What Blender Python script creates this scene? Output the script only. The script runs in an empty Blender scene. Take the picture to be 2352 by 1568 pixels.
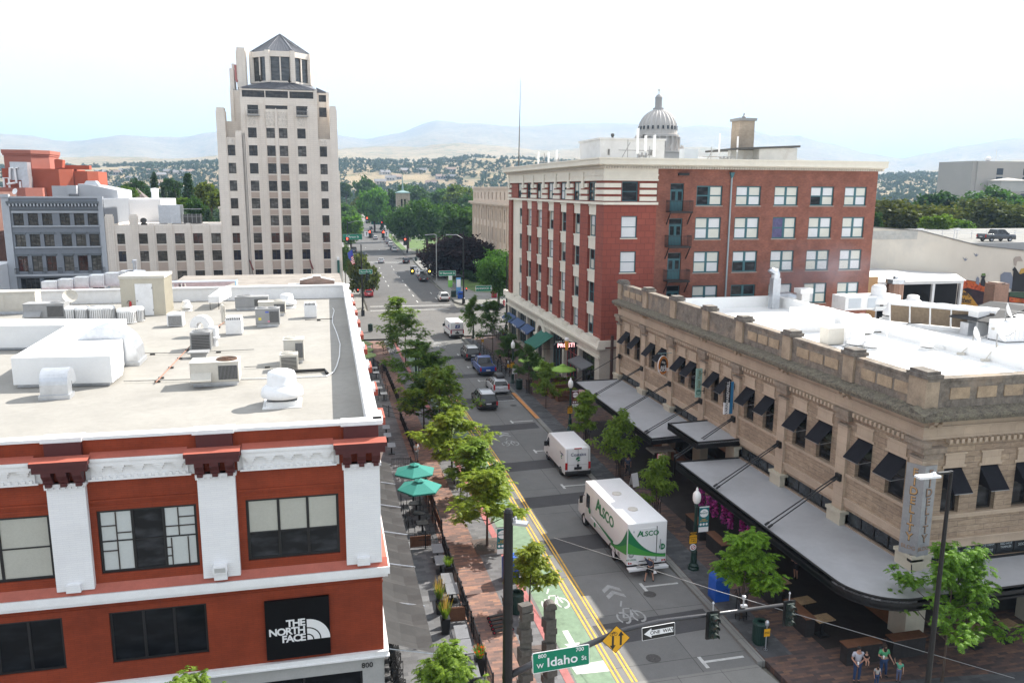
EXPOSURE=1.15
SUN_E=5.0
SKY_S=.11
CLOUD=(.6,.615,.64,1)
HAZE=1.35e-4
import bpy,math,random
from mathutils import Vector,Matrix
rnd=random.Random(7)
R_=math.radians
C=bpy.context.scene.collection
CAMZ=22.0
FOC=1850.0;PCX,PCY=1176.0,784.0
def _pose():
 n=Vector((725-PCX,434-PCY,FOC)).normalized()
 d=Vector((1114-PCX,10536-PCY,FOC));d=(d-n*d.dot(n)).normalized()
 u=-d;e=n.cross(u)
 return Matrix((e,n,u)).transposed()
ROT=_pose()
REG=dict(z1=(0,450,2.412),z2=(750,80,1.5364),z3=(0,950,2.851),z4=(650,950,2.613),z5=(0,1500,1.609),z6=(700,1500,1.608),n1=(1220,600,2.8515),n2=(1300,1050,3.137),n3=(1750,250,1.568),n4=(1830,550,1.8448),n5=(2350,580,2.7506),n6=(3050,500,2.24),m1=(1350,1500,3.135),m2=(1350,1950,2.986),m3=(1900,1500,2.4117),m4=(1900,2050,2.24),m5=(2050,1150,2.613),m6=(2450,1600,2.412),m7=(2850,1300,2.6137),m8=(2950,1800,2.3228))
def _px(a):
 if isinstance(a[0],str):
  g=REG[a[0]];s=3712/2352
  return(g[0]+a[1]/g[2])/s,(g[1]+a[2]/g[2])/s
 return a
def _ray(a):
 x,y=_px(a)
 return ROT.transposed()@Vector((x-PCX,y-PCY,FOC))
def G(*a,z=0.0):
 d=_ray(a);t=(z-CAMZ)/d.z
 return Vector((d.x*t,d.y*t,z))
def AX(*a,x=0.0):
 d=_ray(a);t=x/d.x
 return Vector((x,d.y*t,CAMZ+d.z*t))
def AY(*a,y=0.0):
 d=_ray(a);t=y/d.y
 return Vector((d.x*t,y,CAMZ+d.z*t))
def lin(c):
 f=lambda v:v/12.92 if v<=.04045 else((v+.055)/1.055)**2.4
 return tuple(f(x/255)for x in c)
class NT:
 def __init__(s,name):
  s.m=bpy.data.materials.new(name);s.m.use_nodes=True
  s.t=s.m.node_tree;s.b=s.t.nodes['Principled BSDF']
 def n(s,typ,**k):
  o=s.t.nodes.new(typ)
  for a,v in k.items():
   if a in o.inputs:o.inputs[a].default_value=v
   else:setattr(o,a,v)
  return o
 def l(s,a,b):s.t.links.new(a,b)
 def math(s,op,a,b=None,c=None):
  o=s.n('ShaderNodeMath',operation=op)
  for i,v in enumerate((a,b,c)):
   if v is None:continue
   if hasattr(v,'is_linked'):s.l(v,o.inputs[i])
   else:o.inputs[i].default_value=v
  return o.outputs[0]
 def mix(s,fac,a,b,typ='MIX'):
  o=s.n('ShaderNodeMix',data_type='RGBA',blend_type=typ)
  for i,v in((0,fac),(6,a),(7,b)):
   if hasattr(v,'is_linked'):s.l(v,o.inputs[i])
   elif i:o.inputs[i].default_value=(*v[:3],1)
   else:o.inputs[i].default_value=v
  return o.outputs[2]
 def ramp(s,fac,stops):
  o=s.n('ShaderNodeValToRGB');s.l(fac,o.inputs[0])
  e=o.color_ramp.elements
  while len(e)<len(stops):e.new(.5)
  for x,(p,c)in zip(e,stops):x.position=p;x.color=(*c,1)if len(c)==3 else c
  return o.outputs[0]
 def noise(s,vec,scale,detail=4,rough=.6):
  o=s.n('ShaderNodeTexNoise',Scale=scale,Detail=detail,Roughness=rough)
  if vec:s.l(vec,o.inputs['Vector'])
  return o.outputs['Fac']
 def obj(s):return s.n('ShaderNodeTexCoord').outputs['Object']
 def wallvec(s):
  p=s.n('ShaderNodeSeparateXYZ');s.l(s.obj(),p.inputs[0])
  c=s.n('ShaderNodeCombineXYZ');s.l(s.math('ADD',p.outputs[0],p.outputs[1]),c.inputs[0]);s.l(p.outputs[2],c.inputs[1])
  return c.outputs[0]
 def bump(s,h,strength=.3,dist=.02):
  o=s.n('ShaderNodeBump',Strength=strength,Distance=dist);s.l(h,o.inputs['Height']);s.l(o.outputs[0],s.b.inputs['Normal'])
 def done(s,col=None,rough=.8,metal=0,spec=.4):
  if col is not None:
   if hasattr(col,'is_linked'):s.l(col,s.b.inputs['Base Color'])
   else:s.b.inputs['Base Color'].default_value=(*col[:3],1)
  if hasattr(rough,'is_linked'):s.l(rough,s.b.inputs['Roughness'])
  else:s.b.inputs['Roughness'].default_value=rough
  s.b.inputs['Metallic'].default_value=metal;s.b.inputs['Specular IOR Level'].default_value=spec
  return s.m
MATS={}
def M(name,col,rough=.75,var=.12,scale=.8,metal=0,spec=.4,bump=0,fine=14.,dirt=None,dirt_amt=.5):
 """painted or plain surface with blotchy weathering"""
 if name in MATS:return MATS[name]
 k=NT(name);o=k.obj()
 a=k.noise(o,scale,5,.65);b=k.noise(o,fine,3,.6)
 f=k.math('ADD',k.math('MULTIPLY',a,.65),k.math('MULTIPLY',b,.35))
 lo=tuple(max(0,c*(1-var*1.6))for c in col);hi=tuple(min(1,c*(1+var*1.3))for c in col)
 c=k.ramp(f,[(.3,lo),(.7,hi)])
 if dirt:
  d=k.ramp(k.noise(o,scale*.45,6,.7),[(.5,(0,0,0)),(.72,(dirt_amt,)*3)])
  c=k.mix(d,c,dirt)
 if bump:k.bump(b,bump,.02)
 MATS[name]=k.done(c,rough,metal,spec);return MATS[name]
def flat(name,col,rough=.5,metal=0,spec=.5):
 if name in MATS:return MATS[name]
 k=NT(name);MATS[name]=k.done(col,rough,metal,spec);return MATS[name]
def glow(name,col,s):
 if name in MATS:return MATS[name]
 k=NT(name);k.b.inputs['Emission Color'].default_value=(*col,1);k.b.inputs['Emission Strength'].default_value=s
 MATS[name]=k.done(col,.4);return MATS[name]
def brick(name,c1,c2,mortar,w=.22,h=.075,mort=.012,rough=.85,var=.3,bump=.4,big=.5,rocky=0,off=.5):
 if name in MATS:return MATS[name]
 k=NT(name);v=k.wallvec();o=k.obj()
 t=k.n('ShaderNodeTexBrick',Scale=1.0,offset=off)
 t.inputs['Mortar Size'].default_value=mort;t.inputs['Brick Width'].default_value=w;t.inputs['Row Height'].default_value=h
 t.inputs['Color1'].default_value=(*c1,1);t.inputs['Color2'].default_value=(*c2,1);t.inputs['Mortar'].default_value=(*mortar,1)
 t.inputs['Bias'].default_value=0;t.inputs['Mortar Smooth'].default_value=.2
 k.l(v,t.inputs['Vector'])
 a=k.noise(o,big,6,.7)
 c=k.mix(k.ramp(a,[(.3,(0,0,0)),(.75,(1,1,1))]),t.outputs[0],tuple(x*(1-var)for x in c1),'MIX')if 0 else k.mix(1.0,t.outputs[0],k.ramp(a,[(.3,(1-var,)*3),(.7,(1+var*.5,)*3)]),'MULTIPLY')
 if rocky:
  st=k.n('ShaderNodeMapping');k.l(v,st.inputs[0]);st.inputs['Scale'].default_value=(1.2,5,1)
  rn=k.noise(st.outputs[0],rocky,6,.75)
  c=k.mix(1.0,c,k.ramp(rn,[(.3,(.62,.6,.58)),(.65,(1.1,1.1,1.1))]),'MULTIPLY')
  k.bump(k.math('ADD',rn,k.math('MULTIPLY',t.outputs[1],-.6)),.7,.06)
 else:
  k.bump(k.math('SUBTRACT',1,t.outputs[1]),bump,.02)
 MATS[name]=k.done(c,rough,0,.25);return MATS[name]
def glass(name,col=(.015,.018,.02),var=.6,rough=.08,spec=.5,tint=None):
 """dark window glass with faint uneven tone as from rooms and reflections behind it"""
 if name in MATS:return MATS[name]
 k=NT(name);o=k.n('ShaderNodeObjectInfo')
 p=k.n('ShaderNodeMapping');k.l(k.obj(),p.inputs[0]);p.inputs['Scale'].default_value=(.8,.8,2.2)
 ad=k.n('ShaderNodeVectorMath',operation='ADD');k.l(p.outputs[0],ad.inputs[0])
 cm=k.n('ShaderNodeCombineXYZ');k.l(k.math('MULTIPLY',o.outputs['Random'],60),cm.inputs[0]);k.l(k.math('MULTIPLY',o.outputs['Random'],17),cm.inputs[2]);k.l(cm.outputs[0],ad.inputs[1])
 n=k.noise(ad.outputs[0],1.1,3,.5)
 t=tint or tuple(min(1,c*6+.03)for c in col)
 c=k.ramp(n,[(.45,col),(.8,tuple(a*(1-var)+b*var for a,b in zip(col,t)))])
 w=k.noise(ad.outputs[0],.9,2)
 k.bump(w,.12,.05)
 MATS[name]=k.done(c,rough,0,spec);return MATS[name]
class MB:
 def __init__(s,M_=None):s.v=[];s.f=[];s.mi=[];s.M=M_
 def add(s,pts,faces,m=0):
  o=len(s.v)
  s.v.extend([s.M@Vector(p)for p in pts]if s.M else[Vector(p)for p in pts])
  for q in faces:s.f.append([o+i for i in q]);s.mi.append(m)
  return s
 def quad(s,a,b,c,d,m=0):return s.add((a,b,c,d),((0,1,2,3),),m)
 def poly(s,pts,m=0):return s.add(pts,(tuple(range(len(pts))),),m)
 def box(s,x0,y0,z0,x1,y1,z1,m=0):
  x0,x1=min(x0,x1),max(x0,x1);y0,y1=min(y0,y1),max(y0,y1);z0,z1=min(z0,z1),max(z0,z1)
  p=[(x,y,z)for z in(z0,z1)for y in(y0,y1)for x in(x0,x1)]
  return s.add(p,((0,2,3,1),(4,5,7,6),(0,1,5,4),(2,6,7,3),(0,4,6,2),(1,3,7,5)),m)
 def bx(s,cx,cy,cz,sx,sy,sz,m=0,rz=0,rx=0,ry=0):
  old=s.M;T=Matrix.Translation((cx,cy,cz))@Matrix.Rotation(rz,4,'Z')@Matrix.Rotation(ry,4,'Y')@Matrix.Rotation(rx,4,'X')
  s.M=old@T if old else T
  s.box(-sx/2,-sy/2,-sz/2,sx/2,sy/2,sz/2,m);s.M=old;return s
 def cyl(s,a,b,r,r2=None,n=10,m=0,caps=True):
  a,b=Vector(a),Vector(b);r2=r if r2 is None else r2
  d=(b-a).normalized();u=d.orthogonal().normalized();w=d.cross(u)
  p=[]
  for c,q in((a,r),(b,r2)):
   for i in range(n):
    t=2*math.pi*i/n;p.append(c+(u*math.cos(t)+w*math.sin(t))*q)
  fs=[(i,(i+1)%n,n+(i+1)%n,n+i)for i in range(n)]
  if caps:fs+=[tuple(range(n-1,-1,-1)),tuple(range(n,2*n))]
  return s.add(p,fs,m)
 def tube(s,pts,r,n=6,m=0,r2=None):
  pts=[Vector(p)for p in pts];k=len(pts);o=[];u=None
  for i,c in enumerate(pts):
   d=(pts[min(i+1,k-1)]-pts[max(i-1,0)]).normalized()
   u=d.orthogonal().normalized()if u is None else(u-d*u.dot(d)).normalized()
   w=d.cross(u);q=r if r2 is None else r+(r2-r)*i/(k-1)
   for j in range(n):
    t=2*math.pi*j/n;o.append(c+(u*math.cos(t)+w*math.sin(t))*q)
  fs=[(i*n+j,i*n+(j+1)%n,(i+1)*n+(j+1)%n,(i+1)*n+j)for i in range(k-1)for j in range(n)]
  fs+=[tuple(range(n-1,-1,-1)),tuple(range((k-1)*n,k*n))]
  return s.add(o,fs,m)
 def lathe(s,prof,c=(0,0,0),n=16,m=0,a0=0,a1=2*math.pi):
  full=abs(a1-a0-2*math.pi)<1e-6;k=n if full else n+1;o=[]
  for r,z in prof:
   for i in range(k):
    t=a0+(a1-a0)*i/n;o.append((c[0]+r*math.cos(t),c[1]+r*math.sin(t),c[2]+z))
  fs=[(i*k+j,i*k+(j+1)%k,(i+1)*k+(j+1)%k,(i+1)*k+j)for i in range(len(prof)-1)for j in range(n)]
  return s.add(o,fs,m)
 def prism(s,pts,a0,a1,axis='y',m=0,mcap=None):
  f={'y':lambda p,a:(p[0],a,p[1]),'x':lambda p,a:(a,p[0],p[1]),'z':lambda p,a:(p[0],p[1],a)}[axis]
  n=len(pts);s.add([f(p,a0)for p in pts]+[f(p,a1)for p in pts],[(i,(i+1)%n,n+(i+1)%n,n+i)for i in range(n)],m)
  mc=m if mcap is None else mcap
  s.add([f(p,a0)for p in pts],(tuple(range(n-1,-1,-1)),),mc);s.add([f(p,a1)for p in pts],(tuple(range(n)),),mc)
  return s
 def mesh(s,name,mats,smooth=False):
  me=bpy.data.meshes.new(name);me.from_pydata([tuple(v)for v in s.v],[],s.f)
  for m in(mats if isinstance(mats,(list,tuple))else[mats]):me.materials.append(m)
  me.polygons.foreach_set('material_index',s.mi)
  if smooth:me.polygons.foreach_set('use_smooth',[True]*len(s.f))
  me.update();return me
 def build(s,name,mats,parent=None,loc=None,rz=None,smooth=False,fix=True):
  me=s.mesh(name,mats,smooth)
  if fix and len(s.f)<60000:
   import bmesh
   bm=bmesh.new();bm.from_mesh(me);bmesh.ops.recalc_face_normals(bm,faces=bm.faces);bm.to_mesh(me);bm.free()
  return link(name,me,parent,loc,rz)
def pieces(mb,name,mats,parent,nf):
 for i in range(0,len(mb.f),nf):
  q=MB();ids=sorted({v for f in mb.f[i:i+nf]for v in f});mp_={v:j for j,v in enumerate(ids)}
  q.v=[mb.v[v]for v in ids];q.f=[[mp_[v]for v in f]for f in mb.f[i:i+nf]];q.mi=mb.mi[i:i+nf];q.build(name,mats,parent)
def link(name,me,parent=None,loc=None,rz=None):
 o=bpy.data.objects.new(name,me);C.objects.link(o)
 if parent:o.parent=parent
 if loc is not None:o.location=loc
 if rz is not None:o.rotation_euler.z=rz
 return o
def tag(o,label=None,cat=None,group=None,kind=None):
 if label:o['label']=label
 if cat:o['category']=cat
 if group:o['group']=group
 if kind:o['kind']=kind
 return o
def thing(name,label,cat,loc=(0,0,0),rz=0,group=None):
 o=bpy.data.objects.new(name,None);C.objects.link(o);o.empty_display_size=.3
 o.location=loc;o.rotation_euler.z=rz
 return tag(o,label,cat,group)
def struct(name,mb,mats,smooth=False):return tag(mb.build(name,mats,smooth=smooth),kind='structure')
KIDS={}
def dup(o,loc=None,rz=None,label=None,group=None,parent=None,scale=None):
 c=o.copy();C.objects.link(c)
 if parent:c.parent=parent
 if loc is not None:c.location=loc
 if rz is not None:c.rotation_euler.z=rz
 if scale is not None:c.scale=scale if hasattr(scale,'__len__')else(scale,)*3
 if label:c['label']=label
 if group:c['group']=group
 for ch in list(o.children):dup(ch,parent=c)
 return c
def text(name,body,size,mat,parent=None,loc=(0,0,0),rot=(0,0,0),depth=.006,bold=0.,sx=1.,align='CENTER',shear=0,spacing=1.):
 cu=bpy.data.curves.new(name,'FONT');cu.body=body;cu.size=size;cu.extrude=depth;cu.offset=bold*size
 cu.align_x=align;cu.align_y='CENTER';cu.shear=shear;cu.space_character=spacing;cu.resolution_u=3
 t=bpy.data.objects.new(name,cu);C.objects.link(t)
 me=bpy.data.meshes.new_from_object(t.evaluated_get(bpy.context.evaluated_depsgraph_get()))
 bpy.data.objects.remove(t);me.materials.clear();me.materials.append(mat)
 o=link(name,me,parent,loc);o.rotation_euler=rot;o.scale=(sx,1,1)
 return o
def wall(mb,o,u,length,z0,z1,ops=(),depth=.2,m=0,mr=None):
 o=Vector((o[0],o[1],0));u=Vector((u[0],u[1],0)).normalized();nrm=Vector((u.y,-u.x,0))
 us=sorted({0,length,*[a for p in ops for a in(p[0],p[1])]});zs=sorted({z0,z1,*[a for p in ops for a in(p[2],p[3])]})
 P=lambda a,z,d=0:o+u*a-nrm*d+Vector((0,0,z))
 for i in range(len(us)-1):
  for j in range(len(zs)-1):
   cu,cz=(us[i]+us[i+1])/2,(zs[j]+zs[j+1])/2
   if any(p[0]<cu<p[1]and p[2]<cz<p[3]for p in ops):continue
   mb.quad(P(us[i],zs[j]),P(us[i+1],zs[j]),P(us[i+1],zs[j+1]),P(us[i],zs[j+1]),m)
 r=m if mr is None else mr
 for a,b,c,d in ops:
  mb.quad(P(a,c),P(b,c),P(b,c,depth),P(a,c,depth),r);mb.quad(P(a,d,depth),P(b,d,depth),P(b,d),P(a,d),r)
  mb.quad(P(a,c),P(a,c,depth),P(a,d,depth),P(a,d),r);mb.quad(P(b,c,depth),P(b,c),P(b,d),P(b,d,depth),r)
WINC={}
def window(parent,o,u,a,b,c,d,fm,pm,depth=.2,cols=1,rows=1,fw=.07,bar=.04,name='window',pane='pane',sill=None,split=None,bays=None):
 """window in the opening (a..b, c..d) of the wall at o along u; pm: one glass or a list cycled over the panes"""
 u=Vector((u[0],u[1],0)).normalized();nrm=Vector((u.y,-u.x,0));w,h=b-a,d-c
 key=(round(w,2),round(h,2),fm.name,tuple(x.name for x in pm)if isinstance(pm,(list,tuple))else pm.name,cols,rows,fw,bar,split,sill and sill.name)
 if key not in WINC:
  F=MB();D=.06
  F.box(-w/2,0,0,-w/2+fw,D,h);F.box(w/2-fw,0,0,w/2,D,h);F.box(-w/2+fw,0,0,w/2-fw,D,fw);F.box(-w/2+fw,0,h-fw,w/2-fw,D,h)
  xs=[-w/2+fw+(w-2*fw)*i/cols for i in range(cols+1)];sp=split or.5
  zs=[fw+(h-2*fw)*i/rows for i in range(rows+1)]if rows!=2 else[fw,fw+(h-2*fw)*sp,h-fw]
  bw=bar
  for x in xs[1:-1]:F.box(x-bw,.002,fw,x+bw,D,h-fw)
  for z in zs[1:-1]:
   for i in range(cols):F.box(xs[i]+(bw if i else 0),.004,z-bar/2,xs[i+1]-(bw if i<cols-1 else 0),D-.01,z+bar/2)
  mats=[fm]
  if sill:F.box(-w/2-.08,-.14,-.1,w/2+.08,.05,-.002,1);mats.append(sill)
  Gm=MB();pl=pm if isinstance(pm,(list,tuple))else[pm];i=0
  for zi in range(rows):
   for xi in range(cols):
    Gm.quad((xs[xi],.035,zs[zi]),(xs[xi+1],.035,zs[zi]),(xs[xi+1],.035,zs[zi+1]),(xs[xi],.035,zs[zi+1]),i%len(pl));i+=1
  WINC[key]=(F.mesh(name,mats),Gm.mesh(pane,list(pl)))
 f,g=WINC[key];p=Vector((o[0],o[1],0))+u*(a+b)/2-nrm*(depth-.065)+Vector((0,0,c))
 fo=link(name,f,parent,p,math.atan2(u.y,u.x));link(pane,g,fo)
 return fo
S=bpy.context.scene
cam=bpy.data.cameras.new('camera');co=bpy.data.objects.new('camera',cam);C.objects.link(co)
r0,r1,r2=ROT[0],ROT[1],ROT[2]
co.matrix_world=Matrix(((r0 .x,-r1 .x,-r2 .x,0),(r0 .y,-r1 .y,-r2 .y,0),(r0 .z,-r1 .z,-r2 .z,CAMZ),(0,0,0,1)))
cam.lens=FOC/2352*36;cam.sensor_width=36;cam.clip_start=.5;cam.clip_end=30000
S.camera=co
S.view_settings.view_transform='Standard';S.view_settings.look='None';S.view_settings.exposure=EXPOSURE;S.view_settings.gamma=1
S.cycles.use_denoising=True;S.cycles.max_bounces=6;S.cycles.volume_bounces=0;S.cycles.diffuse_bounces=3;S.cycles.transparent_max_bounces=12
S.cycles.caustics_reflective=False;S.cycles.caustics_refractive=False
SUN_EL,SUN_AZ=R_(40.5),R_(63)
sd=Vector((math.sin(SUN_AZ)*math.cos(SUN_EL),math.cos(SUN_AZ)*math.cos(SUN_EL),math.sin(SUN_EL)))
sl=bpy.data.lights.new('sun','SUN');sl.energy=SUN_E;sl.angle=R_(.5);sl.color=(1,.95,.87)
so=bpy.data.objects.new('sun',sl);C.objects.link(so);so.rotation_euler=sd.to_track_quat('Z','Y').to_euler();so.location=(60,30,90)
w=bpy.data.worlds.new('World');S.world=w;w.use_nodes=True;t=w.node_tree;bg=t.nodes['Background']
sky=t.nodes.new('ShaderNodeTexSky');sky.sky_type='NISHITA';sky.sun_disc=False;sky.sun_elevation=SUN_EL;sky.sun_rotation=SUN_AZ
sky.air_density=1.;sky.dust_density=2.5;sky.altitude=800
tc=t.nodes.new('ShaderNodeTexCoord');mp=t.nodes.new('ShaderNodeMapping');mp.inputs['Scale'].default_value=(1,1,3.2)
no=t.nodes.new('ShaderNodeTexNoise');no.inputs['Scale'].default_value=1.6;no.inputs['Detail'].default_value=7;no.inputs['Roughness'].default_value=.55
rp=t.nodes.new('ShaderNodeValToRGB');rp.color_ramp.elements[0].position=.34;rp.color_ramp.elements[0].color=(.74,)*3+(1,);rp.color_ramp.elements[1].position=.6
mx=t.nodes.new('ShaderNodeMix');mx.data_type='RGBA'
sc_=t.nodes.new('ShaderNodeVectorMath');sc_.operation='SCALE';sc_.inputs['Scale'].default_value=SKY_S
t.links.new(tc.outputs['Generated'],mp.inputs[0]);t.links.new(mp.outputs[0],no.inputs['Vector']);t.links.new(no.outputs['Fac'],rp.inputs[0])
t.links.new(sky.outputs[0],sc_.inputs[0]);t.links.new(rp.outputs[0],mx.inputs[0]);t.links.new(sc_.outputs[0],mx.inputs[6]);mx.inputs[7].default_value=CLOUD
t.links.new(mx.outputs[2],bg.inputs['Color']);bg.inputs['Strength'].default_value=1
GRD=M('ground_dirt',(.2,.19,.16),var=.25,scale=.02)
m=MB();m.quad((-14000,-3000,-.25),(14000,-3000,-.25),(14000,14000,-.25),(-14000,14000,-.25));struct('ground',m,GRD)
def road_mat(name,base,var,crack=True,warm=(1,1,1),joints=None):
 k=NT(name);o=k.obj()
 a=k.noise(o,.16,6,.7);b=k.noise(o,9,4,.7);c3=k.noise(o,1.1,5,.65)
 f=k.math('ADD',k.math('ADD',k.math('MULTIPLY',a,.45),k.math('MULTIPLY',b,.25)),k.math('MULTIPLY',c3,.3))
 lo=[x*(1-var)for x in base];hi=[x*(1+var)for x in base]
 c=k.ramp(f,[(.32,lo),(.68,hi)])
 sp=k.ramp(k.noise(o,2.3,7,.8),[(.63,(1,1,1)),(.74,(.5,.48,.46))]);c=k.mix(.8,c,sp,'MULTIPLY')
 if crack:
  v=k.n('ShaderNodeTexVoronoi',feature='DISTANCE_TO_EDGE',Scale=.12)
  wv=k.n('ShaderNodeVectorMath',operation='ADD');k.l(o,wv.inputs[0])
  nn=k.n('ShaderNodeTexNoise',Scale=.7,Detail=5);k.l(o,nn.inputs['Vector']);k.l(nn.outputs['Color'],wv.inputs[1]);k.l(wv.outputs[0],v.inputs['Vector'])
  c=k.mix(k.ramp(v.outputs['Distance'],[(.002,(.55,)*3),(.006,(0,0,0))]),c,tuple(x*.35 for x in base))
 if joints:
  t=k.n('ShaderNodeTexBrick',Scale=1,offset=0);t.inputs['Brick Width'].default_value=joints[0];t.inputs['Row Height'].default_value=joints[1];t.inputs['Mortar Size'].default_value=joints[2]
  t.inputs['Color1'].default_value=(1,1,1,1);t.inputs['Color2'].default_value=(.86,.87,.87,1);t.inputs['Mortar'].default_value=(.4,.4,.4,1)
  k.l(o,t.inputs['Vector']);c=k.mix(1,c,t.outputs[0],'MULTIPLY')
 k.bump(b,.25,.01)
 return k.done(c,.85,0,.25)
ASPH=road_mat('worn_asphalt',(.1,.097,.094),.3)
CONC=road_mat('road_concrete',(.175,.172,.166),.2,crack=False,joints=(3.35,4.6,.018))
BAND=road_mat('asphalt_patch',(.07,.068,.07),.25,crack=False)
LCON=road_mat('pale_concrete',(.22,.214,.2),.18,crack=False,joints=(2.2,2.2,.012))
PAINT=lambda n,c:M(n,c,.7,.18,3.0,fine=40,dirt=tuple(x*.45 for x in c),dirt_amt=.6)
WPT=PAINT('road_white',(.5,.5,.485));YPT=PAINT('road_yellow',(.62,.36,.06));GPT=PAINT('lane_green',(.16,.235,.155));RPT=PAINT('curb_red',(.36,.13,.125));OPT=PAINT('curb_orange',(.55,.24,.08))
XR=[(22,19.5),(30,19.5),(60,19.9),(83,20.2),(118,20.6)]
XL=10.6
m=MB();pl=lambda pts,z,mb:mb.poly([(x,y,z)for x,y in pts])
pl([(XL,31),(19.5,31)]+[(x,y)for y,x in XR[2:]]+[(XL,118)],0,m);struct('street',m,CONC)
m=MB();pl([(-90,-12),(120,-12),(120,23.5),(-90,23.5)],0,m);pl([(9.6,23.5),(20.5,23.5),(19.5,31),(10.6,31)],0,m);struct('near_crossing_road',m,LCON)
m=MB();pl([(-160,120),(XL,120),(XL,118),(20.6,118),(20.8,120),(200,120),(200,149),(-160,149)],0,m);struct('cross_street',m,road_mat('sunny_asphalt',(.125,.12,.114),.22))
NR=[(149,25.2),(160,25.8),(202,26.6),(248,28.2),(262,28.6),(300,29.4),(421,32),(640,50),(760,70)]
NL=[(149,8.6),(166,8.8),(240,10.2),(262,10.9),(337,13.4),(421,18),(640,38),(760,58)]
m=MB();pl([(x,y)for y,x in NR]+[(x,y)for y,x in reversed(NL)],.0,m);struct('far_street',m,ASPH)
m=MB();pl([(-120,262),(10.9,262),(10.9,282),(-120,282)],.0,m);pl([(28.6,262),(190,262),(190,282),(28.6,282)],.0,m);struct('far_cross_street',m,ASPH)
m=MB()
for a,b in((70.2,72.1),(59.4,61.5),(51.8,53.8),(44.5,46.6),(34.2,36.1),(80.5,82.6),(92,94),(103,105)):m.quad((13.0,a-.12,.004),(19.62+(a-60)*.01,a+.25,.004),(19.62+(a-60)*.01,b+.25,.004),(13.0,b-.1,.004))
struct('road_patches',m,BAND)
m=MB()
for px in((240,770),(250,740),(300,850),(420,1000),(445,1060),(460,1112),(485,1155),(508,1198),(535,1243),(440,870),(570,1043),(590,1075),(618,1110),(650,1150),(683,1192),(713,1237),(750,1286),(792,1345),(833,1405),(975,1318),(1028,1372)):
 p=G('n1',*px);m.quad((p.x-.09,p.y-1.4,.006),(p.x+.09,p.y-1.4,.006),(p.x+.12,p.y+1.4,.006),(p.x-.06,p.y+1.4,.006))
for x0,x1,y0,y1 in((9.2,24.6,154.2,154.7),(9,23.6,148.9,149.4),(9.4,25.2,252,252.6),(9.6,27,247.5,248.1)):m.quad((x0,y0,.006),(x1,y0-.8,.006),(x1,y1-.8,.006),(x0,y1,.006))
for y in(31.75,39.3,55.4,63.9,73.0,80.9,90.4,98,106):
 xr=19.2+(y-31)*.012;xl=17.1+(y-31)*.012
 m.quad((xl,y-.08,.006),(xr,y-.08,.006),(xr,y+.08,.006),(xl,y+.08,.006));m.quad((xl-.1,y-.5,.0075),(xl+.08,y-.5,.0075),(xl+.06,y+.45,.0075),(xl-.12,y+.45,.0075))
def sharrow(x,y,s=1.):
 for dy in(1.55,.85):
  m.quad((x-.55*s,y+dy-.05,.006),(x,y+dy+.45,.006),(x,y+dy+.85,.006),(x-.55*s,y+dy+.35,.006));m.quad((x,y+dy+.45,.006),(x+.55*s,y+dy-.05,.006),(x+.55*s,y+dy+.35,.006),(x,y+dy+.85,.006))
 for cx,cy in((-.42,-1.2),(.42,-1.2)):
  for i in range(14):
   if i%5==4:continue
   a,b=i*math.pi/7,(i+1)*math.pi/7
   m.quad(*[(x+cx+r*math.cos(q),y+cy+1.7*r*math.sin(q),.006)for r,q in((.26,a),(.36,a),(.36,b),(.26,b))])
 for(ax,ay),(bx,by)in(((-.42,-1.2),(-.1,-.3)),((-.1,-.3),(.3,-.35)),((.3,-.35),(.42,-1.2)),((0,-1.2),(.3,-.35)),((-.42,-1.2),(0,-1.2)),((-.15,-.05),(.1,.5))):
  d=Vector((by-ay,ax-bx)).normalized()*.05
  m.quad((x+ax-d.x,y+ay-d.y,.0065),(x+ax+d.x,y+ay+d.y,.0065),(x+bx+d.x,y+by+d.y,.0065),(x+bx-d.x,y+by-d.y,.0065))
for dx in(0,):m.quad((10.9,32.15,.009),(12.5,32.05,.009),(12.5,32.95,.009),(10.85,32.85,.009))
m.poly([(11.35,35.9,.009),(11.35,34.7,.009),(11.1,34.7,.009),(11.5,33.8,.009),(11.9,34.7,.009),(11.65,34.7,.009),(11.65,35.9,.009)])
struct('white_road_marks',m,WPT)
m=MB();sharrow(15.3,37.6,.95);sharrow(15.9,67.6,.95);sharrow(16.4,113);struct('worn_road_marks',m,PAINT('worn_white',(.3,.3,.295)))
m=MB();sharrow(11.8,39.8,.8);sharrow(11.8,62,.8)
struct('bike_lane_marks',m,WPT)
for v in m.v:v.z+=.003
bpy.data.objects['bike_lane_marks'].data.vertices.foreach_set('co',[c for v in m.v for c in v])
m=MB();m.poly([(10.72,31,.005),(12.45,31,.005),(12.9,62,.005),(13.2,110,.005),(11.0,110,.005),(10.95,60,.005)]);struct('green_bike_lane',m,GPT)
m=MB()
for x0,x1 in((12.56,12.95),(12.78,13.2),(13.22,13.75),(13.42,13.95)):
 for i in range(20):
  a,b=31+i*3.9,31+(i+1)*3.9;f=lambda y,x0=x0,x1=x1:x0+(x1-x0)*min(1,(y-31)/31)
  m.quad((f(a)-.05,a,.008),(f(a)+.05,a,.008),(f(b)+.05,b,.008),(f(b)-.05,b,.008))
struct('yellow_road_lines',m,YPT)
m=MB();LT=M('line_tar',(.05,.05,.052),var=.2)
for p in((1020,230),(1050,750)):
 c=G('m4',*p);m.lathe([(.02,.010),(.36,.010)],(c.x,c.y,0),20)
c=G('n2',1760,1315);m.lathe([(.02,.010),(.36,.010)],(c.x,c.y,0),20)
struct('manhole_covers',m,M('iron_cover',(.07,.065,.062),var=.3,scale=8))
PAV=None
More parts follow.
